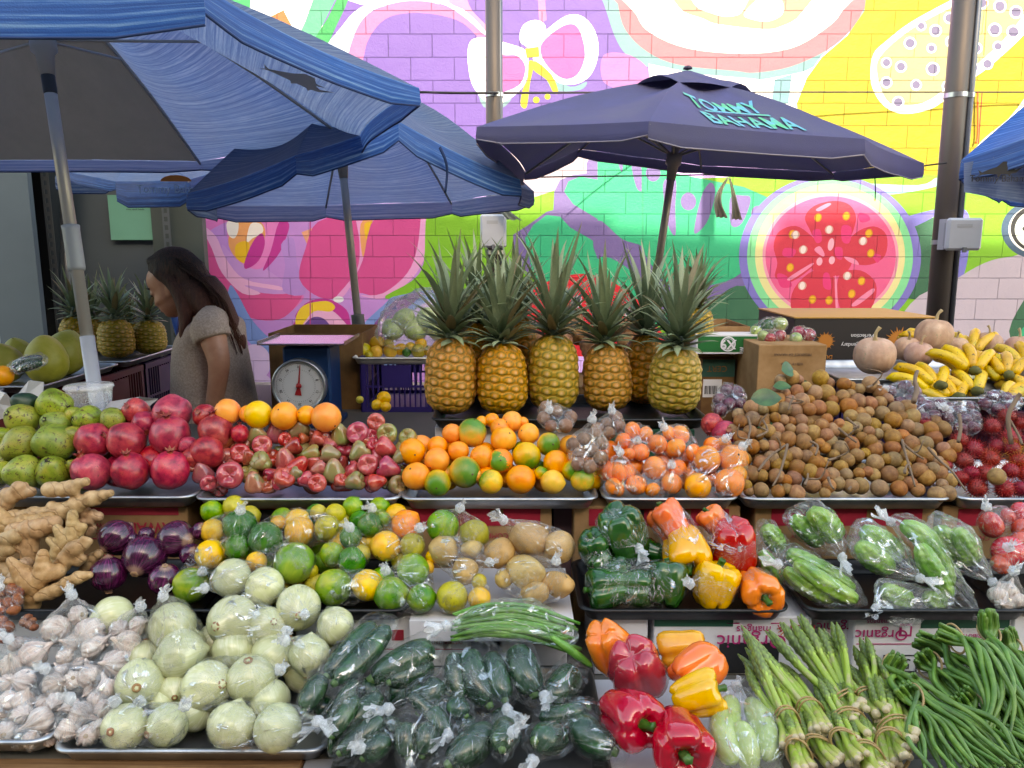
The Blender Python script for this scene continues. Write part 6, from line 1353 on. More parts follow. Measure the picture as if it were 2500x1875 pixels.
zb('clear bag of zucchinis at the far lower left', [zuc('C9', [(600,940),(520,1080),(450,1220)], 80, 1.20, 'zucchini at the far left touching the onions', -.05)], None, 0)
zb('clear bag of two zucchinis slanting down to the left', [zuc('C9', [(1050,1090),(900,1230),(690,1420)], 82, 1.17, 'upper zucchini of the pair slanting down left', -.06), zuc('C9', [(860,1100),(760,1260),(660,1420)], 70, 1.14, 'lower zucchini of the pair slanting down left', -.05)], None, 0)
zb('clear bag of zucchinis with a starry white knot at the bottom left', [zuc('C9', [(1060,1260),(900,1420),(720,1550)], 84, 1.11, 'zucchini behind the starry knot', -.04), zuc('C9', [(1120,1420),(1000,1500),(900,1590)], 80, 1.08, 'short zucchini right of the starry knot', -.03)], ('C9', 880, 1500), 1.03, frill=.03)
zb('clear bag with a zucchini tip and a loose cut end', [zuc('C9', [(1480,960),(1420,1120),(1330,1240)], 85, 1.20, 'zucchini standing behind the loose bag end', -.03), zuc('C9', [(1260,1080),(1380,1200),(1480,1290)], 50, 1.15, 'thin green tip pointing right', -.02)], ('C9', 1110, 1200), 1.12)
zb('upright clear bag of two zucchinis at the bottom', [zuc('C9', [(1230,1300),(1230,1440),(1250,1580)], 84, 1.09, 'left zucchini of the upright pair at the bottom', -.03), zuc('C9', [(1400,1300),(1390,1440),(1360,1570)], 86, 1.09, 'right zucchini of the upright pair at the bottom', -.03)], ('C9', 1240, 1700), 1.03)
zb('wide clear bag of zucchinis gathered to a knot at the lower right', [zuc('C9', [(1720,740),(1760,960),(1880,1180)], 105, 1.26, 'left zucchini in the wide gathered bag', -.07), zuc('C9', [(1880,760),(1940,960),(2000,1140)], 90, 1.26, 'right zucchini in the wide gathered bag', -.07), zuc('C9', [(1600,760),(1620,980),(1640,1200)], 78, 1.25, 'outer left zucchini in the wide gathered bag', -.06)], ('C9', 2010, 1200), 1.14, frill=.035)
zb('clear bag of a zucchini hanging beside the green beans', [zuc('C10', [(180,720),(250,900),(330,1100)], 110, 1.27, 'broad zucchini below the green bean bag', -.07)], ('C10', 400, 1100), 1.17)
zb('clear bag of zucchinis folded at the left of the wide bag', [zuc('C9', [(1560,1150),(1640,1200),(1700,1260)], 70, 1.15, 'short zucchini under the folded bag', -.02)], ('C9', 1560, 1400), 1.08)
zb('clear bag of a large zucchini pointing down left at the bottom', [zuc('C9', [(1900,1350),(1760,1480),(1560,1640)], 115, 1.10, 'large zucchini pointing down left at the bottom', -.06)], None, 0, extra=[(atY(*cp('C9', 1440, 1690), 1.02), .01)])
zb('clear bag of a zucchini behind the loose orange pepper', [zuc('C10', [(640,880),(540,1040),(430,1200)], 110, 1.26, 'zucchini nearest the loose orange pepper', -.06)], None, 0, extra=[(atY(*cp('C10', 690, 850), 1.25), .01)])
zb('clear bag of a zucchini lying nearly level with a bright end', [zuc('C10', [(360,1290),(560,1260),(750,1190)], 78, 1.17, 'level zucchini with a bright green end', 0)], None, 0)
zb('clear bag of a big zucchini with its knot at the right corner', [zuc('C10', [(640,1280),(760,1420),(950,1580)], 115, 1.12, 'big zucchini at the right corner of the tray', -.05)], ('C10', 1000, 1430), 1.09, frill=.03)
zb('clear bag end with a zucchini tip under the wide bag', [zuc('C10', [(120,1300),(90,1400),(80,1520)], 90, 1.10, 'zucchini seen end on under the wide bag', -.06)], ('C10', 160, 1380), 1.04)
zb('clear bag of a dark zucchini near the bottom, left of the big one', [zuc('C10', [(560,1420),(440,1430),(330,1450)], 105, 1.10, 'dark zucchini seen end on near the bottom', -.04)], ('C10', 320, 1600), 1.03)
zb('clear bag of zucchinis at the very bottom of the tray', [zuc('C9', [(1420,1180),(1500,1340),(1530,1480)], 80, 1.14, 'zucchini between the upright pair and the wide bag', -.03)], None, 0)
ZI = [((620,1120),(540,1260)),((820,1300),(700,1400)),((1000,1000),(880,1100)),((1180,1000),(1120,1200)),((1350,1020),(1300,1180)),((1560,1000),(1580,1180)),((1500,1500),(1420,1640)),((1160,1300),(1080,1400)),((1700,1260),(1640,1400)),((1980,1220),(1960,1380)),((1720,1600),(1800,1500)),((2060,1380),(2020,1560)),((1900,980),(1930,1120)),((700,1500),(640,1600))]
for i, (a, b) in enumerate(ZI):
    m = ((a[0] + b[0]) / 2 + 10, (a[1] + b[1]) / 2); zz = longveg('zucchini', 'C9', [a, m, b], 96, 1.21 - (a[1] - 1000) * .00022, zuc_m(), 'dark zucchini half hidden under the clear bags', 'zucchini', 'half hidden zucchinis', n=12, floor=FZ)
# green beans in a bag
beanm = SK(('#3f6f24', '#578a34', '#74a24c'), 30, .35, 300, .1)
def bunch(name, label, cat, grp, parts, band=None, part='bean', base=None):
    c = base or sum((p for V, F, m in parts for p in (V[0], V[-1])), Vector()) / (2 * len(parts)); root = empty(name, c, label, cat, grp)
    for V, F, m in parts: mk(part, [v - c for v in V], F, m, True, root)
    if band: V, F = band; mk('rubber_band', [v - c for v in V], F, flat('#a98a5c', .6), True, root)
    return root
pr = []; rs = random.Random(3)
for i in range(34):
    f = i / 33; y0 = 420 + rs.uniform(-10, 210); y1 = y0 + rs.uniform(-20, 40); x0 = 1610 + rs.uniform(-30, 60); x1 = 2250 + rs.uniform(-60, 340)
    Yb = 1.27 + (640 - y0) * .00018; P = [atY(*cp('C9', x0, y0 + 60), Yb), atY(*cp('C9', x0 + 200, y0 + rs.uniform(-20, 20)), Yb + rs.uniform(-.006, .012)), atY(*cp('C9', (x0 + x1) / 2 + 80, (y0 + y1) / 2 + rs.uniform(-20, 25)), Yb), atY(*cp('C9', x1, y1 + (max(0, x1 - 2250) * .45)), Yb + .005)]
    V, F = tube(P, [.002, .0042, .0046, .0044, .003], 7, 16); pr.append((V, F, beanm))
gbn = bunch('green_beans', 'handful of slim green beans bagged on top of the zucchinis', 'green beans', None, pr)
bag('long clear bag of green beans lying over the zucchinis', [(atY(*cp('C9', x, y), 1.28), r) for x, y, r in ((1660,560,.012),(1800,520,.024),(2000,520,.028),(2200,540,.028),(2350,570,.024),(2500,640,.014),(1960,420,.012),(2200,400,.01))], atY(*cp('C9', 1560, 560), 1.26), 'clear bags of zucchinis', pad=1.15, frill=.03, wr=.006)
lv, _, _ = longveg('green_bean', 'C10', [(450,640),(620,760),(780,880)], 34, 1.25, beanm, 'fat green bean poking out at the right of the bean bag', 'green bean', None, n=10)
# loose bell peppers
pp = dict(name='bell_pepper', shape='pepper', cat='bell pepper', child='pepper')
def pep(x, y, rx, ry, mat, axis, Y, label, var=0, k=1.0, roll=0):
    p = atY(*cp('C10', x, y), Y); R = pxlen(p, (rx + ry) / 2 * .28) * k; p.z = max(p.z, .606 + R * .86)
    o = fruit('bell_pepper', 'pepper', mat, p, R, axis, 'pepper', label, 'bell pepper', 'loose bell peppers on the white paper', sc=(R, R, R * 1.08), roll=roll, var=var); return o
pep(905, 720, 165, 190, 'orangepep', (.45, .35, -.8), 1.265, 'orange bell pepper leaning at the back left of the loose peppers', 0)
pep(1110, 880, 232, 212, 'redpep', (.25, .55, -.75), 1.215, 'big dark red bell pepper in the middle behind the stemmed ones', 1, roll=.5)
pep(1480, 740, 190, 130, 'yellowpep', (-.9, .2, -.3), 1.27, 'yellow bell pepper lying in front of the mango box', 2)
pep(1580, 895, 205, 150, 'orangepep', (.85, .4, .3), 1.20, 'orange bell pepper on its side right of the dark red one', 0, roll=1.2)
pep(1590, 1095, 215, 130, 'yellowpep', (.85, -.1, .35), 1.13, 'yellow bell pepper lying beside the bag with the pale vegetable', 1, roll=.2)
pep(1070, 1265, 215, 225, 'redpep', (.42, -.88, .22), 1.10, 'bright red bell pepper with its stem pointing right', 0, roll=.4)
pep(1450, 1440, 232, 240, 'redpep', (-.03, -.97, .05), 1.05, 'bright red bell pepper at the bottom with its stem facing out', 2, roll=.8)
lp = mk('paper_sheet', *box(atY(1260, 1600, 1.1).x, atY(1700, 1600, 1.1).x, .97, 1.36, .6015, .6055), PAPER, False); tag(lp, 'white paper under the loose bell peppers', 'paper')
# pale cucumbers in the bag right of the peppers
def cel(fr, P, r, Y, lb, dY): return longveg('cucumber', fr, P, r, Y, SK(('#8fa656', '#a9bb74', '#c2cc94'), 20, .3, 300), lb, 'cucumber', 'pale cucumbers in the bag', n=14, dY=dY, floor=.61)
cv = [cel('C10', [(1850,1130),(1800,1340),(1840,1620)], 110, 1.16, 'left pale cucumber in the front bag', -.14), cel('C10', [(1990,1140),(2090,1330),(2150,1600)], 95, 1.16, 'right pale cucumber in the front bag', -.14), cel('C10', [(1900,1300),(1960,1480),(2000,1680)], 100, 1.08, 'middle cucumber in the front bag', -.06)]
vbag('clear bag of pale cucumbers with a white knot beside the bell peppers', cv, ('C10', 1890, 1035), 1.19, 'clear bags of zucchinis', frill=.02)
# asparagus
@matf
def asp_m():
    t = T('asparagus_stalk'); a = t.n('ShaderNodeVertexColor', layer_name='Col').outputs[0]; c = t.co(rand=False); v = t.vor(c, 95, 'F1', 'Distance'); n = t.noise(c, 60, 3)
    col = t.mix(t.math('MULTIPLY', t.ramp(v, [(.0, 1.), (.22, 0.)]), .5), a, '#b4a878'); col = t.mix(t.math('MULTIPLY', n, .4), col, (.5, .6, .3), 'MULTIPLY')
    return t.fin(t.pbr(col, .4, 0, t.bump(t.math('MULTIPLY_ADD', v, -1, n), .25, .002), .5))
def stalk(P, r, seed):
    rs = random.Random(seed); k = 44; C = []
    def rad(t):
        if t < .72: return r * (1.0 - .3 * t)
        u = (t - .72) / .28; return r * (.80 + .32 * math.sin(u * 3.0)) * (1 - .75 * u ** 3)
    def fn(a, t):
        if t < .70: return 1 + .03 * math.sin(a * 5)
        return 1 + .45 * max(0, math.sin(a * 3 + t * 95)) * (1 - (t - .7) * 1.2)
    V, F = tube(P, rad, 12, k, fn=fn)
    g = rs.uniform(-.02, .02)
    for i in range(k + 1):
        t = i / k; 
        c = np.array(lin('#c9b79a')[:3]) if t < .02 else (np.array(lin('#c4bf70')[:3]) * max(0, 1 - t * 3) + np.array(lin('#9ab048')[:3]) * min(1, t * 3)) if t < .75 else np.array(lin('#74883e')[:3]) + .02 * math.sin(i * 9)
        for j in range(12):
            a = 2 * math.pi * j / 12; c2 = c + g
            if t < .7:
                q = (t * 7 + seed * .37) % 1; ph = int(t * 7) * 2.4 + seed; w_ = math.cos(a - ph)
                if w_ > .3 and q < .55 * w_: c2 = c2 * .45 + np.array(lin('#b79f86')[:3]) * .55
            else:
                s_ = math.sin(a * 3 + t * 95); c2 = c2 * (1.35 if s_ > .3 else .6) + (np.array([.02, .0, .02]) if s_ < -.4 else 0)
            C.append(np.clip(c2, 0, 1))
    return V, F, C
def aspar(label, butt, band, fan, n, Y0, Y1, seed, r=24, spread=70, up=0):
    # butt (cut ends) -> rubber band -> fan of tips, all in C11 pixels ; Y0 at the butt, Y1 at the tips
    rs = random.Random(seed); bp, gp = Vector(butt), Vector(band); d = (gp - bp).normalized(); nn = Vector((-d.y, d.x)); parts = []; root = None; rad = pxlen(atY(*cp('C11', *band), (Y0 + Y1) / 2), 1)
    c = atY(*cp('C11', *band), Y0 * .7 + Y1 * .3); root = empty('asparagus_bunch', c, label, 'asparagus', 'bunches of asparagus')
    for i in range(n):
        s = (i + .5) / n * 2 - 1; s2 = rs.uniform(-1, 1); tip = fan[int((s + 1) / 2 * (len(fan) - 1e-6))]; tx, ty = tip[0] + rs.uniform(-45, 45), tip[1] + rs.uniform(-45, 45)
        b = bp + nn * s * spread + d * rs.uniform(-35, 35); g = gp + nn * s * spread * .75; off = s2 * .022
        m = Vector((g.x * .5 + tx * .5, g.y * .5 + ty * .5)) + nn * s * 30 * rs.uniform(.3, 1.2)
        P = [atY(*cp('C11', b.x, b.y), Y0 + off), atY(*cp('C11', g.x, g.y), Y0 * .7 + Y1 * .3 + off), atY(*cp('C11', m.x, m.y - 12), Y0 * .35 + Y1 * .65 + off), atY(*cp('C11', tx, ty), Y1 + off * .5)]
        R = pxlen(P[0], r * .28) * rs.uniform(1.05, 1.4); V, F, C = stalk(P, R, seed * 50 + i)
        mk('stalk', [v - c for v in V], F, asp_m(), True, root, col=C)
    ring = []; e1 = (atY(*cp('C11', *(gp + nn * spread)), Y0 * .7 + Y1 * .3) - c); dd = (atY(*cp('C11', fan[0][0], fan[0][1]), Y1) - c).normalized(); e2 = dd.cross(e1).normalized() * .034
    for q in (0, 1):
        R_ng = [e1 * 1.12 * math.cos(a) + e2 * math.sin(a) + dd * (.006 * q) for a in [6.2832 * j / 24 for j in range(25)]]
        ring.append(tube(R_ng, .0016, 6, cap=False))
    mk('rubber_band', *join(*ring), flat('#a98a5c', .6), True, root); return root
aspar('asparagus bunch at the left with tips behind the cucumber bag', (420,1450), (390,1320), [(30,880),(150,760),(110,700),(240,880),(260,960)], 11, 1.04, 1.22, 1, spread=85)
aspar('asparagus bunch second from left with green tips curling left', (640,1380), (570,1230), [(20,770),(50,600),(80,640),(120,700),(200,800),(330,830)], 13, 1.06, 1.27, 2, r=26, spread=85)
aspar('asparagus bunch in the middle with the highest upright tips', (930,1230), (840,1140), [(210,610),(330,520),(450,480),(500,520),(590,560),(620,620),(740,500)], 14, 1.10, 1.30, 3, r=27, spread=85)
aspar('asparagus bunch right of the middle with tips crossing', (1120,1240), (1030,1140), [(640,720),(700,740),(780,800),(890,680),(930,780),(970,660)], 11, 1.11, 1.30, 4, r=26, spread=75)
aspar('asparagus bunch at the right beside the long beans', (1330,1330), (1250,1230), [(820,820),(900,870),(960,860),(1020,780),(1060,900)], 11, 1.09, 1.28, 5, r=26, spread=85)
aspar('asparagus bunch lying low in front at the bottom left', (760,1620), (660,1520), [(420,1200),(480,1180),(540,1250),(300,1400)], 9, 1.0, 1.14, 6, r=25, spread=70)
aspar('lower asparagus bunch under the middle one', (960,1440), (880,1330), [(620,1000),(700,980),(760,1000),(820,1040)], 12, 1.05, 1.2, 7, r=26, spread=110)
aspar('lower asparagus bunch at the right with pale cut ends', (1330,1480), (1230,1390), [(980,1000),(1060,960),(1120,1000),(1160,1060)], 13, 1.04, 1.18, 8, r=26, spread=120)
aspar('asparagus bunch at the very bottom with only cut ends showing', (940,1600), (860,1500), [(700,1250),(760,1230),(820,1250)], 9, 1.0, 1.12, 9, r=25, spread=90)
aspar('lowest asparagus bunch at the bottom next to the long beans', (1240,1610), (1200,1520), [(1100,1250),(1160,1230),(1210,1260)], 9, 1.0, 1.12, 10, r=25, spread=110)
aspar('short asparagus bunch at the bottom edge left of the others', (520,1660), (480,1570), [(330,1300),(400,1280),(440,1320)], 9, .99, 1.1, 11, r=25, spread=80)
aspar('short asparagus bunch at the bottom edge in the middle', (1080,1680), (1030,1600), [(880,1300),(960,1280),(1000,1330)], 9, .98, 1.1, 12, r=25, spread=90)
# long beans
lbm = SK(('#3a5a22', '#54782e', '#739442'), 26, .42, 300, .15)
def lbean(label, start, band, mids, n, Y0, Y1, seed, r=19, spread=70, w=1.):
    rs = random.Random(seed); bd = Vector(band); d = (bd - Vector(start)).normalized(); nn = Vector((-d.y, d.x)); parts = []
    n += 3
    for i in range(n):
        s = (i + .5) / n * 2 - 1; P = []; z2 = rs.uniform(-.025, .01)
        st = Vector(start) + nn * s * spread * .9 + d * rs.uniform(-30, 30); g = bd + nn * s * spread * .7
        P.append(atY(*cp('C11', *st), Y0 + z2)); P.append(atY(*cp('C11', *g), Y0 + z2))
        for j, (x, y) in enumerate(mids):
            f = (j + 1) / len(mids); q = Vector((x, y)) + Vector((s * spread * (1.2 + 1.6 * f) * w + rs.uniform(-75, 75) * f, -s * spread * .5 * f + rs.uniform(-30, 30)))
            p = atY(*cp('C11', q.x, q.y), Y0 + (Y1 - Y0) * f + z2); p.z = max(p.z, .61); P.append(p)
        R = pxlen(P[1], r * .28) * rs.uniform(.85, 1.1); V, F = tube(P, [R * .7, R, R * 1.02, R, R * .6], 8, 30, fn=lambda a, t: 1 + .05 * math.sin(t * 60)); parts.append((V, F, lbm))
    g0 = atY(*cp('C11', *bd), Y0 - .004); e1 = atY(*cp('C11', *(bd + nn * spread)), Y0) - g0; dd = (atY(*cp('C11', *mids[0]), Y0) - g0).normalized(); e2 = dd.cross(e1).normalized() * .03
    R_ng = [g0 + e1 * 1.05 * math.cos(a) + e2 * math.sin(a) for a in [6.2832 * j / 24 for j in range(25)]]
    return bunch('long_bean_bunch', label, 'long beans', 'bunches of long beans', parts, tube(R_ng, .002, 6, cap=False))
lbean('long bean bunch at the left, bent over its band by the asparagus', (1250,800), (1200,900), [(1300,1000),(1500,1150),(1800,1350),(2050,1650)], 12, 1.22, 1.02, 1, spread=85)
lbean('long bean bunch in the middle running down to the right', (1420,780), (1480,860), [(1650,980),(1850,1180),(2050,1400),(2250,1600)], 13, 1.25, 1.04, 2, spread=90)
lbean('long bean bunch with ends pointing left at the mango box', (1380,660), (1570,740), [(1750,860),(1950,1000),(2150,1180),(2350,1400)], 12, 1.28, 1.08, 3, spread=75)
lbean('long bean bunch lying level at the top, its band near the left end', (1560,610), (1680,660), [(1850,720),(1960,900),(2000,1150),(1900,1480)], 9, 1.25, 1.08, 4, spread=72, w=.8)
lbean('upright long bean bunch with blunt ends sticking up at the top', (1930,460), (1940,610), [(1990,760),(2060,950),(2160,1200),(2260,1500)], 12, 1.27, 1.08, 5, r=24, spread=75)
lbean('long bean bunch at the right edge behind the upright one', (2080,600), (2110,720), [(2200,850),(2300,1050),(2400,1300)], 10, 1.29, 1.12, 6, spread=75)
lbean('lower long bean bunch filling the bottom right corner', (1300,1000), (1360,1080), [(1560,1300),(1740,1480),(1950,1680)], 13, 1.16, .98, 7, spread=110)
lbean('lower long bean bunch nearest the asparagus ends', (1280,1040), (1340,1120), [(1480,1300),(1560,1450),(1680,1660)], 10, 1.13, .98, 8, spread=90)
lbean('lowest long bean bunch under the others at the right', (1700,1100), (1780,1200), [(1950,1380),(2100,1500),(2280,1680)], 13, 1.14, 1.0, 9, spread=120)
# ---------------------------------------------------------------- pineapples
def pine_body(seed):
    rs = random.Random(seed); nt, nr = 84, 72; V = []; C = []; F = []; NR = 9; NC = 11
    gold, deep, grn, tan, drk = [np.array(lin(c)[:3]) for c in (('#e0b02c', '#c08a26', '#5f7a24', '#e3c49a', '#5a4a20') if seed == 2 else ('#eea020', '#d0661a', '#4c6a1a', '#e3bd90', '#5a3a18'))]
    for i in range(nr + 1):
        v = i / nr; z = -1 + 2 * v; r = (1 - abs(z) ** 3.6) ** .5 * (.80 - .05 * z) if abs(z) < 1 else 0
        for j in range(nt):
            u = j / nt; rr = v * NR + u * 2; k = math.floor(rr); best = 9; sec = 9; bd = None
            for kk in (k - 1, k, k + 1):
                uu = u * NC - (.5 if kk % 2 else 0); m = round(uu); dx = (uu - m) * 1.0; dy = (rr - kk - .5) * .95; d = math.hypot(dx, dy)
                if d < best: sec = best; best = d; bd = (dx, dy)
                elif d < sec: sec = d
            e = max(0, min(1, (sec - best) / .42)); dx, dy = bd; h = .048 * min(1, e * 1.6) - .02 * math.exp(-(best / .2) ** 2); sp = math.exp(-((dx / .10) ** 2 + ((dy + .05) / .22) ** 2)); h += .05 * sp
            q = r + h * (r > .05); a = 2 * math.pi * u; V.append((q * math.cos(a), q * math.sin(a), z * 1.22))
            base = gold * (1 - v * .0) if True else gold; mixg = max(0, min(1, 1.15 - v * 1.1)); mixg = 0.25 + .3 * (1 - mixg)
            c = gold * (1 - mixg * .6) + deep * mixg * .6; ring = math.exp(-((best - .36) / .09) ** 2); c = c * (1 - ring * .9) + grn * .8 * ring * .9
            c = c * (1 - math.exp(-(e / .16) ** 2) * .6) + grn * .7 * math.exp(-(e / .16) ** 2) * .6; c = c * (1 - sp * .8) + tan * sp * .8
            C.append(c)
    for i in range(nr):
        for j in range(nt): F.append((i * nt + j, i * nt + (j + 1) % nt, (i + 1) * nt + (j + 1) % nt, (i + 1) * nt + j))
    return V, F, C
def pine_crown(seed, n=58, H=1.9):
    H *= 1.55
    rs = random.Random(seed); V = []; F = []; C = []; ga, gb, gc, gd = [np.array(lin(c)[:3]) for c in ('#6a7e62', '#9aa98a', '#b6bf86', '#94744c')]
    for i in range(n):
        t = (i + .5) / n; a = i * 2.39996 + rs.uniform(-.2, .2); z0 = 1.16 + t * .95; L = (.5 + 1.15 * t ** .8) * H * rs.uniform(.7, 1.0) * .62; tilt = (1.25 * (1 - t) ** 1.0 + .22) * rs.uniform(.8, 1.2)
        w = (.155 + .04 * rs.random()) * (1 - .25 * t); out = Vector((math.cos(a), math.sin(a), 0)); sd = Vector((-math.sin(a), math.cos(a), 0)); k = len(V); m = 8; tone = rs.random(); dry = rs.random() < .1
        curl = rs.uniform(-.15, .75) + (1 - t) * .5
        p = out * (.2 * (1 - t) + .03) + Vector((0, 0, z0))
        for j in range(m + 1):
            s = j / m; ang = tilt + curl * s * s; d = out * math.sin(ang) + Vector((0, 0, 1)) * math.cos(ang); ww = w * (1 - s ** 2.2) * (.8 + .5 * s if s < .3 else .95)
            nn = d.cross(sd).normalized(); 
            for q, b in ((-1, .35), (0, 0), (1, .35)): V.append(p + sd * ww * q + nn * -ww * b); c = (ga * (1 - tone) + gb * tone) * (1 - s * .35) + gc * s * .35; c = c * .3 + gd * .7 if (dry or s > .93) else c; C.append(c * (1.0 if q else 1.12))
            p = p + d * L / m + Vector((rs.uniform(-.01, .01), rs.uniform(-.01, .01), 0))
        for j in range(m):
            for q in (0, 1): F.append((k + j * 3 + q, k + j * 3 + q + 1, k + j * 3 + q + 4, k + j * 3 + q + 3))
    V2, F2 = tube([(0, 0, 1.1), (0, 0, 1.4), (0, 0, 1.8)], [.22, .2, .05], 10, 6); C2 = [ga * .6] * len(V2)
    return V + list(V2), F + [tuple(x + len(V) for x in f) for f in F2], C + C2
PBm = [mesh('body', *pine_body(s)[:2], vcol(.5, 60, .35, .12, name='pineapple_skin'), True, pine_body(s)[2]) for s in (1, 2)]
PCm = [mesh('crown', *(lambda r: (r[0], r[1]))(pine_crown(s, n_, H_)), vcol(.42, 80, .2, .15, name='pineapple_leaf', trans=.1), True, pine_crown(s, n_, H_)[2]) for s, n_, H_ in ((1, 66, 1.9), (2, 60, 2.2), (3, 70, 1.8), (4, 46, 1.35))]
def pineapple(cx, base, w, top, Y, label, v=0, tilt=0, group='pineapples in a row on the black tray', rot=None, tray_z=None):
    b = atY(cx, base, Y); R = pxlen(b, w / 2) / .83; hz = pxlen(b, base - top) / 2 / 1.22 / .93
    if tray_z is not None: b.z = tray_z
    o = empty('pineapple', b + Vector((0, 0, hz * 1.20)), label, 'pineapple', group); o.rotation_euler = (0, tilt, U(0, 6.28) if rot is None else rot)
    ob('body', PBm[1 if (v == 3 or 'paler' in label or rnd() < .12) else 0], o, None, None, (R, R, hz)); c = ob('crown', PCm[v], o, None, None, (R, R, R)); c.location = (0, 0, hz * 1.22 - R * 1.22); return o
for i, (cx, bs, w, tp, Y, v, lb) in enumerate([(975,893,108,738,2.10,0,'front pineapple at the left end of the row'),(1085,888,106,745,2.10,2,'second front pineapple from left, with a full dark crown'),(1195,878,106,722,2.13,1,'third front pineapple from left, with the tallest crown'),(1310,876,102,738,2.14,0,'fourth front pineapple from left, beside the coconuts'),(1455,890,110,752,2.10,2,'paler yellow pineapple at the right end of the row'),
    (1390,868,92,728,2.24,1,'pineapple half hidden behind the right end one'),(1030,850,90,705,2.28,1,'pineapple standing behind the two leftmost'),(1120,850,86,690,2.30,0,'pineapple behind the gap between second and third'),(1505,735,66,668,2.75,0,'pineapple at the back behind the green box lid')]):
    pineapple(cx, bs, w, tp, Y, lb, v, U(-.09, .09), tray_z=.968 if Y < 2.27 else None)
# ---------------------------------------------------------------- back counter
CT = .80; ctop = empty('back_counter', (0, 3, 0), 'long grey counter behind the pineapples that carries the scale and boxes', 'counter')
mk('counter_top', *box(-1.22, 3.2, -.62, .5, CT - .03, CT, .004), flat('#4f4a46', .7), False, ctop)
for x in (-1.0, .4, 1.8, 3.1):
    for y in (-.58, .42): mk('leg', *box(x - .03, x + .03, y, y + .06, 0, CT - .031), flat('#3a3633', .6), False, ctop)
for x0, x1 in ((-1.2, .3), (.3, 1.7), (1.7, 3.0)): mk('side_panel', *box(x0 + .04, x1 + .02, -.575, -.565, .3, CT - .032), flat('#2b2826', .8), False, ctop)
def P2(x, y, Y): return atY(x, y, Y)
def span(x0, x1, Y): return atY(x0, 800, Y).x, atY(x1, 800, Y).x
# scale
Y = 2.62; c = atY(648, 832, Y); R = pxlen(c, 58); s_ = empty('spring_scale', (c.x + .02, Y + .09, CT), 'blue spring scale with a round white dial, standing in front of a box', 'scale'); L = s_.location
bl = flat('#0f3b6e', .4, .3); V, F = box(-.082, .082, -.07, .09, 0, .285, .008); V = [(x, y, z) for x, y, z in V]; mk('housing', V, F, bl, False, s_); mk('foot', *box(-.1, .1, -.085, .1, .0005, .02, .004), flat('#0b2c54', .5), False, s_)
dc = c - L; lat = lambda pr, n=64: xf(lathe(pr, n), Matrix.Translation(dc) @ Matrix.Rotation(R_(90), 4, 'X'))
mk('dial_rim', *lat([(R * .90, .012), (R * .92, .022), (R * .99, .022), (R, .01), (R, -.03), (R * .9, -.034), (0, -.034)]), flat('#a9adb2', .3, .8), True, s_)
dial = mk('dial', *lat([(0, .0125), (R * .91, .0125)]), flat('#dcdee0', .4), False, s_)
ink = flat('#26282c', .5); redm = flat('#a81f24', .4); ticks = []
for i in range(100):
    a = 2 * math.pi * i / 100; l = .10 if i % 10 == 0 else (.07 if i % 5 == 0 else .045); M = Matrix.Translation(dc + Vector((0, -.0133, 0))) @ Matrix.Rotation(a, 4, 'Y'); ticks.append(xf(box(-.0004, .0004, -.0002, .0002, R * (.86 - l), R * .86), M))
    if i % 2 == 0: ticks.append(xf(box(-.0004, .0004, -.0002, .0002, R * .58, R * .62), M))
mk('tick_marks', *join(*ticks), ink, False, dial)
for i in range(10):
    a = 2 * math.pi * i / 10; text(str(i * 4) if i else '0', .012, Matrix.Translation(dc + Vector((R * .70 * math.sin(a), -.0135, R * .70 * math.cos(a)))) @ Matrix.Rotation(a, 4, 'Y') @ Matrix.Rotation(R_(90), 4, 'X'), ink, dial, 'numeral')
M = Matrix.Translation(dc + Vector((0, -.016, 0))) @ Matrix.Rotation(R_(6), 4, 'Y')
nd = [(-.0012, 0, R * .8), (.0012, 0, R * .8), (.004, 0, 0), (.012, 0, -R * .36), (-.012, 0, -R * .36), (-.004, 0, 0)]; mk('pointer', [M @ Vector(p) for p in nd], [tuple(range(6))], redm, False, dial)
mk('hub', *xf(lathe([(0, .006), (.009, .005), (.010, 0)], 16), Matrix.Translation(dc + Vector((0, -.016, 0))) @ Matrix.Rotation(R_(90), 4, 'X')), redm, True, dial)
pt = atY(672, 737, Y + .08) - L; steelp = flat('#a9929c', .25, .7)
for sx in (-.05, .05): mk('support', *box(sx - .006 , sx + .006, -.006, .006, .285, pt.z - .002), bl, False, s_)
V, F = box(-.145, .145, -.13, .13, pt.z, pt.z + .006, .002); mk('weighing_plate', V, F, steelp, False, s_)
for a_ in (-.147, .1452): mk('plate_lip', *box(a_, a_ + .0018, -.13, .13, pt.z, pt.z + .014), steelp, False, s_)
# cardboard boxes at the back
x0, x1 = span(592, 790, 3.0); cbox('open brown box standing behind the scale', x0, x1, 2.95, CT, atY(600, 720, 2.95).z, .35, KRD, 'box', None, True)
x0, x1 = span(1512, 1582, 2.75); o = cbox('brown box with a green band and a white barcode label', x0, x1, 2.72, CT, atY(1540, 775, 2.72).z, .3, KRD, 'box'); on_front(o, .0, 1, .72, .99, flat('#1f4a40', .6)); box_text(o, 'CERT', .45, .85, .03, KRD); on_front(o, .05, .62, .40, .68, PAPER, 'barcode_label')
for i in range(9): on_front(o, .1 + i * .045, .1 + i * .045 + (.018 if i % 3 else .03), .45, .58, BLKI, 'barcode', .003)
x0, x1 = span(1484, 1612, 2.8); z0, z1 = atY(1550, 765, 2.66).z, atY(1550, 724, 2.66).z
o = cbox('open brown box with a green and white lettered flap', x0, x1, 2.78, atY(1550, 772, 2.78).z, atY(1550, 705, 2.78).z, .3, KR, 'box', None, True)
fl = empty('box_lid', ((x0 + x1) / 2, 2.68, z0), 'green box lid with white rim and a round white emblem', 'box lid'); hw = (x1 - x0) / 2; hh = z1 - z0
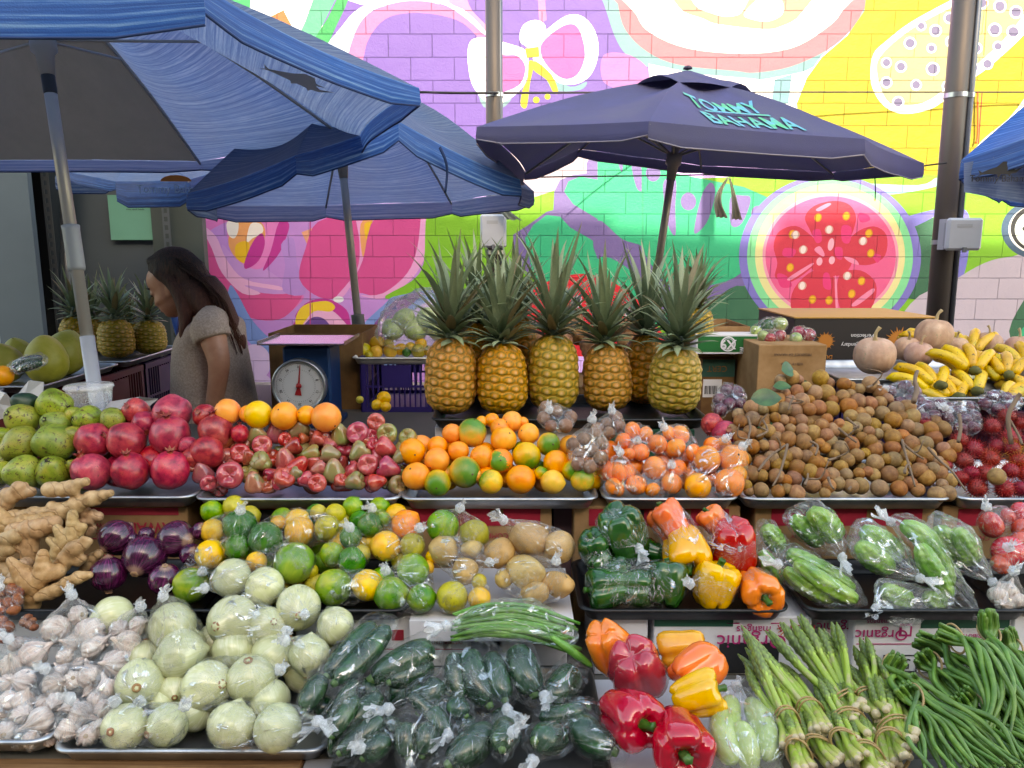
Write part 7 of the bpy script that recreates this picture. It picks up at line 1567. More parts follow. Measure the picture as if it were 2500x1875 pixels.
mk('box_body', *box(-hw, hw, -.01, .09, 0, hh), PAPER, False, fl); on_front(fl, .02, .97, .10, .92, GRNB)
em = Matrix.Translation((0, -.0135, hh * .52)) @ Matrix.Rotation(R_(90), 4, 'X')
mk('emblem', *xf(lathe([(hh * .33, .0), (hh * .38, .0006), (hh * .40, 0)], 28), em), PAPER, False, fl); mk('emblem', *xf(lathe([(hh * .27, .0), (hh * .285, .0006), (hh * .30, 0)], 28), em), PAPER, False, fl)
text('X9', .045, UP(0, -.014, hh * .52), PAPER, fl, 'lettering', bold=.001); text('BOISE', .02, UP(hw * .62, -.014, hh * .25), PAPER, fl, 'lettering', bold=.0008)
x0, x1 = span(1626, 1770, 2.55); o = cbox('brown ginger box with green island print and upside down lettering', x0, x1, 2.5, CT, atY(1700, 745, 2.5).z, .3, KR, 'box')
box_text(o, 'PRODUCT OF HAWAII', .5, .90, .012, flat('#5a4030', .7)); box_text(o, 'GINGER', .22, .15, .034, flat('#1f5a3a', .7), bold=.001); box_text(o, 'GINGER', .50, .58, .03, flat('#1f5a3a', .7)); box_text(o, 'SIZE 1#  2#  3#', .5, .80, .011, flat('#5a4030', .7)); 
b = [q for q in o.children if q.name.startswith('box_body')][0]; y0 = min(v.co.y for v in b.data.vertices); zz = max(v.co.z for v in b.data.vertices)
isl = [(-.06, .06), (-.045, .075), (-.02, .07), (0, .085), (.03, .08), (.05, .06), (.07, .055), (.06, .03), (.03, .02), (.01, -.02), (-.02, -.03), (-.03, .0), (-.055, .03)]; mk('island_print', [(x + .02, y0 - .0015, zz * .36 + z) for x, z in isl], [tuple(range(len(isl)))], flat('#1f5a3a', .7), False, o)
x0, x1 = span(1700, 2000, 3.1); o = cbox('black fruit box with a yellow top and orange sun emblems', x0, x1, 3.05, atY(1850, 785, 3.05).z, atY(1850, 688, 3.05).z, .45, flat('#231e1f', .6), 'box')
b = [q for q in o.children if q.name.startswith('box_body')][0]; zz = max(v.co.z for v in b.data.vertices); ww = (x1 - x0) / 2; mk('yellow_lid', *box(-ww - .003, ww + .003, -.229, .229, zz + .001, zz + .006), flat('#c39450', .6), False, o)
sunm = flat('#b8742a', .6)
for cx, rr in ((-ww * .55, .04), (ww * .48, .06)):
    V = []; n = 28
    for i in range(n * 2): a = math.pi * i / n; r = rr * (1.0 if i % 4 == 0 else .62 if i % 2 else .78); V.append((cx + r * math.cos(a), -.2275, zz * .5 + r * math.sin(a)))
    mk('sun_emblem', V, [tuple(range(n * 2))], sunm, False, o)
box_text(o, 'Fruit of Legendary', .48, .42, .022, PAPER); box_text(o, 'Perfection', .48, .62, .022, PAPER); box_text(o, 'DULCE', .22, .15, .022, sunm)
cbox('dark block under the black fruit box', x0 + .02, x1 - .02, 3.08, CT, atY(1850, 785, 3.05).z - .001, .4, KRD, 'box')
# crates
@matf
def crate_m(c): return flat(c, .45, 0, .5, name='crate_plastic')
def crate(label, w, d, h, loc, rz, col, group='plastic crates with slotted sides'):
    o = empty('plastic_crate', loc, label, 'crate', group); o.rotation_euler = (0, 0, rz); m = crate_m(col); hw, hd = w / 2, d / 2; e = .006
    for nm, L2, side in (('side_wall', hw, 0), ('side_wall', hw, 1), ('end_wall', hd, 2), ('end_wall', hd, 3)):
        bs = [box(-L2, L2, -.008, .008, h - .022, h), box(-L2, L2, -.004, .004, 0, .02), box(-L2, L2, -.004, .004, h * .45, h * .45 + .008)]
        n = int(L2 * 2 / .02)
        for i in range(n + 1):
            x = -L2 + .003 + i * (2 * L2 - .006) / n; bs.append(box(x - .003, x + .003, -.0035, .0035, .02, h - .022))
        bs.append(box(-L2 * .42, L2 * .42, -.0045, .0045, h * .46, h - .03)); bs.append(box(-L2, -L2 + .018, -.0055, .0055, .0, h)); bs.append(box(L2 - .018, L2, -.0055, .0055, .0, h))
        M = {0: Matrix.Translation((0, -hd, 0)), 1: Matrix.Translation((0, hd, 0)), 2: Matrix.Translation((-hw, 0, 0)) @ Matrix.Rotation(R_(90), 4, 'Z'), 3: Matrix.Translation((hw, 0, 0)) @ Matrix.Rotation(R_(90), 4, 'Z')}[side]
        mk(nm, *xf(join(*bs), M), m, False, o)
    mk('crate_floor', *box(-hw, hw, -hd, hd, .002, .008), m, False, o); return o
x0, x1 = span(786, 935, 2.95); crate('purple slotted crate right of the scale under the white tray of lemons', x1 - x0, .36, atY(860, 772, 2.9).z - CT, ((x0 + x1) / 2, 3.08, CT), 0, '#2c1f66')
x0, x1 = span(1774, 1900, 3.0); crate('maroon and blue crate under the black fruit box', x1 - x0 + .1, .36, .17, ((x0 + x1) / 2 + .05, 2.82, CT), 0, '#4a1430')
x0, x1 = span(1800, 2300, 2.5); crate('purple crate under the pumpkin tray', x1 - x0, .4, .14, ((x0 + x1) / 2, 2.62, CT), 0, '#271d58'); crate('maroon crate under the banana tray', 1.2, .3, .16, (2.0, 2.3, CT), 0, '#4d1428')
# second counter block carrying bananas
tb2 = tray('white tray of lemons on the purple crate', 760, 960, 772, 2.88, .3, flat('#d9d7d2', .5))
# lemons on it
slm = dict(name='lemon', shape='lemon', mats=('lemon', 'lemon', 'olive'), cat='lemon', desc=dict(lemon='yellow lemon', olive='greenish lemon', lime_dark='small dark lime'))
heap('C1', [(905,650,66,60),(880,610,50,48),(1015,595,60,62),(1010,660,52,46),(1115,655,56,54),(1195,640,46,48),(1100,600,44,42),(1270,625,40,40),(1240,665,36,34,dict(mat='lime_dark')),(1330,655,56,52,dict(mat='olive')),(1350,600,50,44),(950,690,40,30),(1400,650,40,40)], 2.95, 1.0, .6, .99, slm, 'lemons on the white tray')
heap('C1', [(1065,1020,58,54),(1080,1085,46,36),(1010,1070,46,40),(880,1030,36,24)], 2.5, .83, .6, CT, slm, 'lemons in front of the purple crate')
bag('big cloudy bag of greens lying on the lemons behind the pineapples', [(atY(880, 700, 3.05), .11), (atY(930, 690, 3.0), .12), (atY(850, 715, 3.0), .07), (atY(935, 655, 3.05), .06)], atY(965, 640, 3.05), mat=plastic(.10, 'greyish_film', 1.3), wr=.02, frill=.05)
for i in range(5): fruit('leafy_greens', 'pear', 'celery', atY(850 + i * 24, 712 - (i % 2) * 22, 3.04), .045, label='pale greens inside the big cloudy bag', cat='greens', group='greens inside the big cloudy bag')
# coconuts
sco = dict(name='coconut', shape='coco', mat='coconut', cat='coconut', desc='husky brown coconut')
heap('C2', [(620,290,90,110),(700,370,96,84),(790,460,110,110,),(1060,330,90,90),(1050,430,90,70),(340,420,90,70),(560,440,80,60)], 2.55, 1.0, .6, .9, sco, 'coconuts behind the pineapples')
heap('C2', [(270,360,70,50),(200,400,60,50)], 2.6, 1.0, .6, .9, dict(name='squash', shape='pear', mat='celery', cat='squash', desc='pale green squash'), 'squashes behind the pineapples')
x0, x1 = span(1120, 1440, 2.6); cbox('low box carrying the coconuts behind the pineapples', x0, x1, 2.5, CT, .97, .3, KRD, 'box')
# veg bags on the ginger box
sra = dict(name='radish', shape='round', mat='radish', cat='radish', desc='dark red radish')
bagged('C3', [(330,380,44,50),(250,400,50,40),(200,380,44,44,dict(mat='celery',name='leafy_greens',desc='pale greens'))], None, 2.55, 1.08, .6, 1.0, sra, 'left radish bag', 'clear bag of radishes and greens on the ginger box, left', pad=1.15)
bagged('C3', [(550,375,52,52),(450,400,50,44,dict(mat='celery',name='leafy_greens',desc='pale greens')),(470,350,50,44)], None, 2.55, 1.08, .6, 1.0, sra, 'right radish bag', 'clear bag of radishes on the ginger box, right', pad=1.15)
bagged('C3', [(230,300,80,36,dict(mat='greenpep')),(330,290,70,36,dict(mat='celery')),(140,340,50,30,dict(mat='celery'))], None, 2.62, 1.11, .3, 1.0, dict(name='leafy_greens', shape='pear', mat='celery', cat='greens', desc='green leafy bundle'), 'greens bag', 'clear bag of greens lying behind the radish bags', pad=1.15)
# pumpkins and bananas
tray('silver tray of pumpkins at the right rear', 1820, 2300, 818, 2.42, .42, ALU)
tray('silver tray of bananas at the right edge', 1985, 2420, 858, 2.18, .24, ALU)
spk_ = dict(name='pumpkin', shape='pumpkin', mat='pumpkin', cat='pumpkin', child='pumpkin', desc='pinkish tan pumpkin')
heap('C3', [(1060,530,164,146,dict(axis=(-.1,-.1,1),Y=2.5,roll=0)),(1515,375,148,130,dict(axis=(.1,.05,1),Y=2.62,roll=0)),(1310,480,110,90,dict(Y=2.62,axis=(0,-.2,1))),(1400,520,120,90,dict(Y=2.56,axis=(0,-.2,1))),(1690,470,110,70,dict(Y=2.7,axis=(0,0,1))),(1940,440,125,70,dict(Y=2.8,axis=(0,0,1),desc='round tan pumpkin with a thick stem')),(2170,480,130,90,dict(Y=2.8,axis=(0,0,1)))], 2.5, 1.0, .6, .98, spk_, 'pumpkins')
@matf
def ban_m(c=0):
    t = T('banana_skin'); o = t.co(); n = t.noise(o, 14, 3); s = t.noise(o, 90, 3, .7, 1.)
    col = t.ramp(n, [(.3, '#c79a10'), (.6, '#dcb31c'), (.75, '#b9ae2a')]); col = t.mix(t.ramp(s, [(.60, 0.), (.67, 1.)]), col, '#4a3210')
    a = t.n('ShaderNodeVertexColor', layer_name='Col').outputs[0]; sp = t.n('ShaderNodeSeparateColor'); t.l(a, sp.inputs[0]); col = t.mix(t.math('SUBTRACT', 1, sp.outputs[0]), col, '#2e2412')
    return t.fin(t.pbr(t.hsv(col, .02, .1, .2), .4, 0, t.bump(n, .1, .002)))
def banana_mesh(seed):
    rs = random.Random(seed); P = []; 
    for i in range(7): a = -0.7 + 1.4 * i / 6; P.append((math.sin(a) * .11, 0, -.085 + .11 * (1 - math.cos(a)) * 1.0 + .06 * 0))
    pf = lambda t: .0185 * (min(1, (t / .10)) ** .5 if t < .10 else 1) * (1 if t < .84 else max(.22, 1 - (t - .84) / .16 * .85)); V, F = tube(P, pf, 12, 26, fn=lambda a, t: 1 + .07 * math.cos(5 * a))
    C = []
    for i in range(27): t = i / 26; k = 0. if t < .03 else 1.; C += [(k, k, k)] * 12
    return V, F, C
BNm = mesh('banana', *banana_mesh(1)[:2], ban_m(), True, banana_mesh(1)[2])
def banana_bunch(px, py, Y, n, yaw, spread, tilt, label, s=1.0):
    px += 18; py += 26; s *= .86; c = atY(px, py, Y); o = empty('banana_bunch', c, label, 'bananas', 'banana bunches in the tray'); o.rotation_mode = 'QUATERNION'; o.rotation_quaternion = Quaternion((0, 0, 1), yaw) @ Quaternion((1, 0, 0), tilt)
    for i in range(n):
        a = (i / (n - 1) - .5) * spread; row = i % 2
        M = Matrix.Rotation(a, 4, 'Z') @ Matrix.Translation((0, 0, -.022 * row)) @ Matrix.Rotation(R_(-90), 4, 'Z') @ Matrix.Rotation(R_(180), 4, 'Y') @ Matrix.Translation((.085, 0, .055))
        b = ob('banana', BNm, o); b.matrix_local = M @ Matrix.Scale(s * U(.92, 1.05), 4)
    mk('stalk', *tube([(0, .01, .0), (0, .0, .01), (0, -.02, .02)], [.012, .016, .01], 8, 6), SK(('#4a4420', '#6a6a2c'), 3, .7), True, o); return o
for a in [(2010,812,2.32,6,.2,1.5,.35,'banana bunch fanned out at the left end of the tray'),(2085,780,2.38,7,0,1.6,.5,'banana bunch on top in the middle of the tray'),(2160,790,2.36,6,-.3,1.4,.4,'banana bunch on top to the right of the middle'),(2150,838,2.24,5,-1.0,.6,.12,'small banana bunch lying in front with its stalk to the right'),(2050,838,2.28,6,.1,1.5,.2,'lower banana bunch under the fanned one'),(2215,830,2.28,6,-.4,1.3,.3,'banana bunch at the right edge of the picture'),(2090,825,2.30,5,0,1.2,.3,'banana bunch in the centre under the top one'),(2200,770,2.45,6,-.2,1.3,.4,'banana bunch at the right rear against the pumpkins'),(2010,735,2.72,5,.6,1.0,.5,'dark spotted banana bunch behind the tall pumpkin'),(2080,740,2.75,5,-.6,1.0,.5,'overripe banana bunch right of the tall pumpkin')]: banana_bunch(*a)
# ---------------------------------------------------------------- left side : crates, pomelos, pineapples, dark shed
cr = []
for i, (y, c) in enumerate(((2.42, '#5c1a1c'), (2.85, '#5c1a1c'), (3.28, '#30204f'))):
    crate(('maroon slotted crate nearest the silver pole', 'maroon slotted crate in the middle of the left counter', 'purple slotted crate beside the woman')[i], .36, .41, .26, (-1.66, y, .70), 0, c)
    crate(('maroon crate behind the pole, back row', 'maroon crate in the back row, middle', 'purple crate in the back row by the shed')[i], .36, .41, .26, (-2.05, y, .70), 0, c)
sc2 = empty('side_counter', (-1.85, 2.8, 0), 'dark counter under the maroon crates at the left', 'counter'); mk('counter_top', *box(-.6, .38, -.8, .75, .66, .699), flat('#3a332e', .7), False, sc2)
for x in (-.55, .33):
    for y in (-.75, .7): mk('leg', *box(x - .025, x + .025, y - .025, y + .025, 0, .659), flat('#3a332e', .7), False, sc2)
def ztray(label, x, y, z, w, d, m, rz=0):
    V = []; F = []
    o = tray(label, 0, 10, 800, 2, d, m); 
    bpy.data.objects.remove(o)
def tray2(label, x, y, z, w, d, m, rz=0):
    p = Vector((x, y - d / 2, z)); V = []; F = []
    for ins, zz in LOOPS: V += rrect(w, d, ins, .03, zz)
    n = len(V) // len(LOOPS)
    for i in range(len(LOOPS) - 1):
        for j in range(n): F.append((i * n + j, i * n + (j + 1) % n, (i + 1) * n + (j + 1) % n, (i + 1) * n + j))
    F.append(tuple(range(n))); o = mk('tray', V, F, m, True); o.data.polygons[len(F) - 1].use_smooth = False; o.location = (x, y, z); o.rotation_euler = (0, 0, rz); return tag(o, label, 'tray', 'metal baking trays holding the produce')
tray2('silver tray under the small pineapples at the left', -1.70, 3.20, .962, .44, .5, ALU); tray2('silver tray under the pomelos', -1.72, 2.66, .962, .46, .5, ALU); tray2('silver tray of bagged cucumbers at the left edge', -1.76, 2.16, .955, .44, .42, ALU, .3)
spm = dict(name='pomelo', shape='pomelo', mat='pomelo', cat='pomelo', child='pomelo', desc='large green yellow pomelo')
for (x, y, r, Yp, ax, lb) in ((340, 720, 165, 2.62, (.0, -.05, 1), 'big pear shaped yellow green pomelo in front of the pole'), (490, 700, 165, 2.78, (.3, .2, 1), 'dark yellow pomelo right behind the pear shaped one'), (120, 670, 125, 2.85, (0, -.3, 1), 'ribbed pomelo at the back left'), (20, 730, 140, 2.62, (-.3, -.3, 1), 'dark pomelo cut off by the left edge')):
    p = atY(*cp('C0', x, y), Yp); R = pxlen(p, r * .28); p.z = .966 + R * 1.05; fruit('pomelo', 'pomelo', 'pomelo', p, R, ax, 'pomelo', lb, 'pomelo', 'pomelos on the left counter')
for a in ((902*.28, 751, 72, 673, 3.22, 3, 'small pineapple in the middle of the left counter'), (1160*.28, 740, 66, 672, 3.34, 3, 'small pineapple beside the woman'), (600*.28, 748, 66, 668, 3.28, 3, 'orange small pineapple half behind the silver pole'), (730*.28, 735, 62, 668, 3.42, 3, 'small pineapple behind the pole and the middle one'), (1010*.28, 728, 50, 672, 3.45, 3, 'small pineapple at the back between the two others')):
    pineapple(*a[:5], a[6], a[5], 0, 'small pineapples on the left counter', tray_z=.966)
cu = [longveg('cucumber', 'C0', [(90,930),(200,890),(330,860)], 36, 2.25, zuc_m(), 'dark cucumber in the bag at the left edge', 'cucumber', None), longveg('cucumber', 'C0', [(120,960),(220,930),(330,900)], 34, 2.2, zuc_m(), 'second dark cucumber in the bag at the left edge', 'cucumber', None)]
vbag('clear bag of cucumbers on the left counter below the pomelo', cu, None, 0, None); 
fruit('pumpkin', 'round', 'orange', atY(5, 812, 2.2), .03, label='orange fruit at the left edge beside the cucumber bag', cat='orange')
# plastic tub and loose white bags behind the guavas
o = empty('plastic_tub', atY(196, 878, 2.0), 'clear lidded plastic tub behind the guavas at the pole', 'tub'); 
mk('tub_body', *lathe([(0, 0), (.05, 0), (.056, .05)], 28), plastic(.25, 'milky_plastic', 1.), True, o); mk('lid', *lathe([(.058, .048), (.061, .052), (.058, .058), (0, .058)], 28), plastic(.35, 'milky_lid', 1.), True, o)
def film(label, pts, Yb, name='plastic_sheet', m=None):
    V = []; F = []; n = len(pts)
    c = sum((atY(x, y, Yb) for x, y in pts), Vector()) / n; V = [c + Vector((0, -.012, .008))] + [atY(x, y, Yb + .02 * math.sin(i * 2.3)) for i, (x, y) in enumerate(pts)]
    V += [v + Vector((0, .006, 0)) for v in V]
    F = [(0, 1 + i, 1 + (i + 1) % n) for i in range(n)] + [(n + 1, n + 2 + (i + 1) % n, n + 2 + i) for i in range(n)]
    return tag(mk(name, V, F, m or flat('#c9ccd2', .35), False), label, 'plastic sheet')
film('grey white plastic bag lying behind the pomegranates', [(215, 893), (238, 868), (300, 858), (340, 862), (320, 880), (270, 895)], 1.98, m=flat('#b3b3ba', .35)); film('white plastic bag standing at the left behind the guavas', [(28, 900), (30, 862), (62, 822), (92, 826), (90, 862), (60, 880)], 2.0); film('white paper scrap at the far left edge', [(-30, 915), (-20, 838), (10, 850), (35, 880), (20, 900)], 1.95)
# shed
sh = empty('steel_shed', (-2.3, 5, 0), 'dark open steel shed with slotted posts and a grey door panel', 'shed'); S = sh.location
def sbox(name, x0, x1, y0, y1, Yd, m, th=.04):
    a, b = atY(x0, y1, Yd), atY(x1, y0, Yd); return mk(name, *box(a.x - S.x, b.x - S.x, Yd - S.y, Yd + th - S.y, a.z if y1 < 1200 else 0.003, b.z), m, False, sh)
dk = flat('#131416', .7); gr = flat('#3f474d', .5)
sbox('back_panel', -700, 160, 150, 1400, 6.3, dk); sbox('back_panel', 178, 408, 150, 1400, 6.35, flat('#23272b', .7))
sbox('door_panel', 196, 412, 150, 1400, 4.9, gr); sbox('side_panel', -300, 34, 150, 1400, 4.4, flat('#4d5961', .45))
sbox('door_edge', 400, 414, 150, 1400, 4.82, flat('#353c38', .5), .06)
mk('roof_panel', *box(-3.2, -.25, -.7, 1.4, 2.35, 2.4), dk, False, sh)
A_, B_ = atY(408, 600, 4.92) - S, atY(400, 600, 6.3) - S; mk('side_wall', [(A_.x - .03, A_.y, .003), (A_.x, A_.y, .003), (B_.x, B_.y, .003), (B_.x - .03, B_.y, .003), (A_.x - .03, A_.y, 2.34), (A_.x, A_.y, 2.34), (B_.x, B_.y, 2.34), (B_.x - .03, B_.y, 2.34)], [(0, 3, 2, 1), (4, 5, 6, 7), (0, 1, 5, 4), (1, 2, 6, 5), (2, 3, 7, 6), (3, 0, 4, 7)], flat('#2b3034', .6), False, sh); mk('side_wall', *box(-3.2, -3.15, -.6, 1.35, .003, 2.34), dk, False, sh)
def slot(x, Yd, wd=.045):
    a = atY(x, 600, Yd); bs = [box(-wd / 2, -wd / 2 + .013, 0, .003, 0, 2.3), box(wd / 2 - .013, wd / 2, 0, .003, 0, 2.3)]
    for i in range(46): bs.append(box(-wd / 2 + .013, wd / 2 - .013, 0, .003, i * .05, i * .05 + .022))
    mk('slotted_post', *xf(join(*bs), Matrix.Translation((a.x - S.x, Yd - S.y, 0.003))), flat('#5c5f62', .4, .6), False, sh)
slot(40, 4.55); slot(118, 4.6); slot(368, 4.75); 
mk('pipe', *tube([atY(148, 900, 4.75) * 1 - S, atY(143, 380, 4.75) - S], .035, 16), flat('#54565a', .35, .6), True, sh)
q = atY(294, 470, 4.86); pn = mk('notice', *box(-.165, .165, 0, .002, -.135, .135), flat('#5d8f7c', .4), False); pn.location = q; tag(pn, 'pale green paper notice taped to the grey shed door', 'notice')
text('EMPLOYEES', .022, OK(0, -.003, .09), BLKI, pn); text('must wash hands', .016, OK(0, -.003, .05), BLKI, pn)
st2 = mk('blue_strap', *tube([atY(372, 660, 3.2), atY(380, 700, 3.2), atY(392, 740, 3.15)], .014, 8, 8, flat_=.3), flat('#1d4f9c', .6)); tag(st2, 'blue cloth strap beside the small pineapple and the woman', 'strap')
# ---------------------------------------------------------------- the woman
YW = 2.85
def W(x, y, d=0): p = atY(*cp('C0', x, y), YW + d); return p
BASE = Vector((W(1600, 900).x, YW, 0))
K1 = pxlen(W(1400, 300), .28)          # metres per crop pixel at her distance
skinm = SK(('#b07a5e', '#c08c6c', '#cc9a7a'), 12, .5, 200, .1, name='skin'); hairm_ = None
@matf
def hair_mat():
    t = T('dark_hair'); c = t.co(rand=False, scale=(170, 170, 25)); n = t.noise(c, 1, 4, .7); s = t.n('ShaderNodeSeparateXYZ'); t.l(t.co(rand=False), s.inputs[0])
    f = t.ramp(t.math('SUBTRACT', s.outputs[2], .5), [(.6, 1.), (.86, 0.)]); col = t.mix(f, '#171112', '#5a2c1a'); col = t.mix(t.math('MULTIPLY', t.ramp(n, [(.45, 0.), (.75, 1.)]), .4), col, '#6b402a')
    return t.fin(t.pbr(col, .62, 0, t.bump(n, 1., .006), .3))
@matf
def shirt_mat():
    t = T('heather_jersey'); c = t.co(rand=False); n = t.noise(c, 160, 3, .7); n2 = t.noise(c, 7, 3)
    col = t.ramp(n, [(.3, '#9c8678'), (.7, '#c4ad9e')]); h = t.math('MULTIPLY_ADD', n2, 1.6, t.math('MULTIPLY', n, .12))
    return t.fin(t.pbr(col, .9, 0, t.bump(h, .6, .012), .2))
def ell(c, rx, ry, rz, ax=None, n=16):
    V, F = lathe(sprof(12), n); q = aim(ax, 0) if ax else Quaternion(); return [q @ Vector((v[0] * rx, v[1] * ry, v[2] * rz)) + Vector(c) for v in V], F
def limb(P, rad, n=16, k=14, fl=1.0): return tube(P, rad, n, k, True, fl)
wm = empty('person', BASE, 'woman with long dark hair in a beige grey T-shirt looking down, turned left', 'person')
# head : horizontal slices, face towards -X, tilted forward
slices = []   # (s along the face axis from chin 0 to crown 1, front, back, half width)
PR = [(-.02, -.045, .03, .030), (.03, -.068, .05, .040), (.08, -.074, .062, .048), (.13, -.073, .07, .055), (.165, -.079, .074, .058), (.19, -.076, .075, .060), (.215, -.081, .076, .061), (.24, -.075, .078, .062), (.28, -.084, .080, .064), (.31, -.094, .082, .066), (.34, -.090, .084, .068), (.40, -.080, .088, .070), (.46, -.073, .092, .072), (.52, -.072, .096, .074), (.58, -.078, .098, .075), (.66, -.079, .100, .076), (.75, -.075, .099, .075), (.84, -.062, .090, .068), (.92, -.042, .07, .054), (.98, -.015, .035, .03)]
HH = .205; V = []; F = []; n = 36
for s, f, b, w in PR:
    for j in range(n):
        a = 2 * math.pi * j / n; cx = math.cos(a); sy = math.sin(a); ctr = (f + b) / 2; hx = (b - f) / 2
        x = ctr - hx * math.copysign(abs(cx) ** .9, cx); nose = .19 < s < .50
        y = w * math.copysign(abs(sy) ** (.85), sy)
        if nose and cx > .8: x += 0
        if nose and cx > .55 : 
            base = -.074; pr_ = (cx - .55) / .45
            if f < base: x = base + (x - base) * (pr_ ** 2.2) if x < base else x
        V.append((x, y, s * HH))
m = len(PR)
for i in range(m - 1):
    for j in range(n): F.append((i * n + j, i * n + (j + 1) % n, (i + 1) * n + (j + 1) % n, (i + 1) * n + j))
F.append(tuple(range(n))[::-1]); F.append(tuple((m - 1) * n + j for j in range(n)))
# place the head : chin and brow pixels give position and tilt
chin, brow = W(1368, 500), W(1262, 292); ch = W(1400, 470); HM = Matrix.Translation(W(1440, 505) - Vector((0, 0, 0))) @ Matrix.Rotation(R_(-24), 4, 'Y')
head = xf((V, F), HM); HI = lambda x, y, z: HM @ Vector((x, y, z))
parts = [head]
neck0 = HI(.03, 0, .03); sh_c = W(1640, 560, .02)
parts.append(limb([HI(.035, 0, .06), HI(.05, 0, -.03), sh_c + Vector((-.02, 0, -.02))], [.046, .05, .062]))
# torso
hip = Vector((W(1640, 1250).x, YW + .03, .82)); chest = Vector((W(1610, 800).x, YW + .02, W(1610, 800).z)); up = Vector((W(1640, 600).x, YW + .02, W(1640, 600).z))
def torso(P, rx, ry): 
    pts = spline(P, 14); V = []; F = []; m = len(pts); n = 28
    for i, p in enumerate(pts):
        t = i / (m - 1) * (len(rx) - 1); k = min(int(t), len(rx) - 2); u = t - k; a_, b_ = rx[k] + (rx[k + 1] - rx[k]) * u, ry[k] + (ry[k + 1] - ry[k]) * u
        for j in range(n): a = 2 * math.pi * j / n; V.append(p + Vector((a_ * math.cos(a), b_ * math.sin(a), 0)))
    for i in range(m - 1):
        for j in range(n): F.append((i * n + j, i * n + (j + 1) % n, (i + 1) * n + (j + 1) % n, (i + 1) * n + j))
    F.append(tuple(range(n))[::-1]); F.append(tuple((m - 1) * n + j for j in range(n))); return V, F
low = Vector((hip.x, hip.y, .55))
parts.append(torso([low, hip, chest, up, up + Vector((-.01, 0, .05))], [.12, .125, .105, .075, .03], [.16, .165, .15, .16, .06]))
for sy in (-1, 1):      # legs
    parts.append(limb([low + Vector((0, sy * .08, .05)), Vector((low.x - .01, low.y + sy * .085, .42)), Vector((low.x + .02, low.y + sy * .085, .09))], [.085, .06, .042])); parts.append(ell((low.x - .03, low.y + sy * .085, .045), .12, .045, .045))
shl = W(1620, 590, -.14); elb = W(1690, 930, -.17); wr_ = W(1640, 1290, -.15); shr = W(1600, 600, .20); elr = W(1480, 900, .20); wrr = W(1400, 1150, .12)
arms = [limb([shl + Vector((.0, .03, 0)), shl + Vector((.01, -.01, -.05)), elb, wr_], [.046, .05, .042, .034, .028]), limb([shr, elr, wrr], [.045, .038, .028])]
def hand(w, d):
    # palm, four unequal curled fingers, a thumb leaving the side of the palm
    d = d.normalized(); s = Vector((0, 1, 0)); s = (s - d * s.dot(d)).normalized(); u = d.cross(s); out = [ell(w + d * .045, .014, .036, .045, None)]
    for i, (l, o) in enumerate(((.066, -.028), (.075, -.010), (.070, .009), (.055, .026))):
        b0 = w + d * .075 + s * o; out.append(limb([b0, b0 + d * l * .45 + u * .006, b0 + d * l * .8 + u * .022, b0 + d * l * .9 + u * .036], [.0085, .008, .0072, .006], 8, 8))
    b0 = w + d * .02 - s * .026; out.append(limb([b0, b0 + d * .025 - s * .020, b0 + d * .05 - s * .018 + u * .012], [.011, .009, .007], 8, 6)); return out
parts += arms + hand(wr_, wr_ - elb) + hand(wrr, wrr - elr)
# ears
parts.append(ell(HI(.012, -.070, .09), .016, .008, .028)); parts.append(ell(HI(.012, .070, .09), .016, .008, .028))
# lips, brow ridge and eyelids as soft mass
parts.append(ell(HI(-.076, 0, .218 * HH), .009, .022, .0045)); parts.append(ell(HI(-.074, 0, .175 * HH), .009, .020, .005))
for sy in (-1, 1): parts.append(ell(HI(-.066, sy * .031, .50 * HH), .013, .016, .009))
allp = join(*parts); body = mk('body', [v - BASE for v in allp[0]], allp[1], skinm, True, wm); remesh(body, .0048, 4); body.data.materials.clear(); body.data.materials.append(skinm); body.data.polygons.foreach_set('use_smooth', [True] * len(body.data.polygons))
def sub(name, pl, m, vox=.006, sm=3): 
    j = join(*pl); o = mk(name, [v - BASE for v in j[0]], j[1], m, True, wm); remesh(o, vox, sm); o.data.materials.clear(); o.data.materials.append(m); o.data.polygons.foreach_set('use_smooth', [True] * len(o.data.polygons)); return o
# brows, lashes and lips
dkm = flat('#140e0c', .6); lipm = flat('#7c3f38', .45)
for sy in (-1, 1):
    mk('eyebrow', *tube([HI(-.0795, sy * .014, .60 * HH) - BASE, HI(-.0775, sy * .034, .62 * HH) - BASE, HI(-.062, sy * .052, .60 * HH) - BASE], [.0025, .003, .0015], 6, 8), dkm, True, wm)
    mk('eyelash', *tube([HI(-.0755, sy * .018, .475 * HH) - BASE, HI(-.078, sy * .032, .465 * HH) - BASE, HI(-.067, sy * .047, .475 * HH) - BASE], [.0016, .002, .0012], 6, 8), dkm, True, wm)
mk('lips', *join(ell(HI(-.0805, 0, .222 * HH) - BASE, .006, .018, .0045), ell(HI(-.079, 0, .178 * HH) - BASE, .006, .017, .0045)), lipm, True, wm)
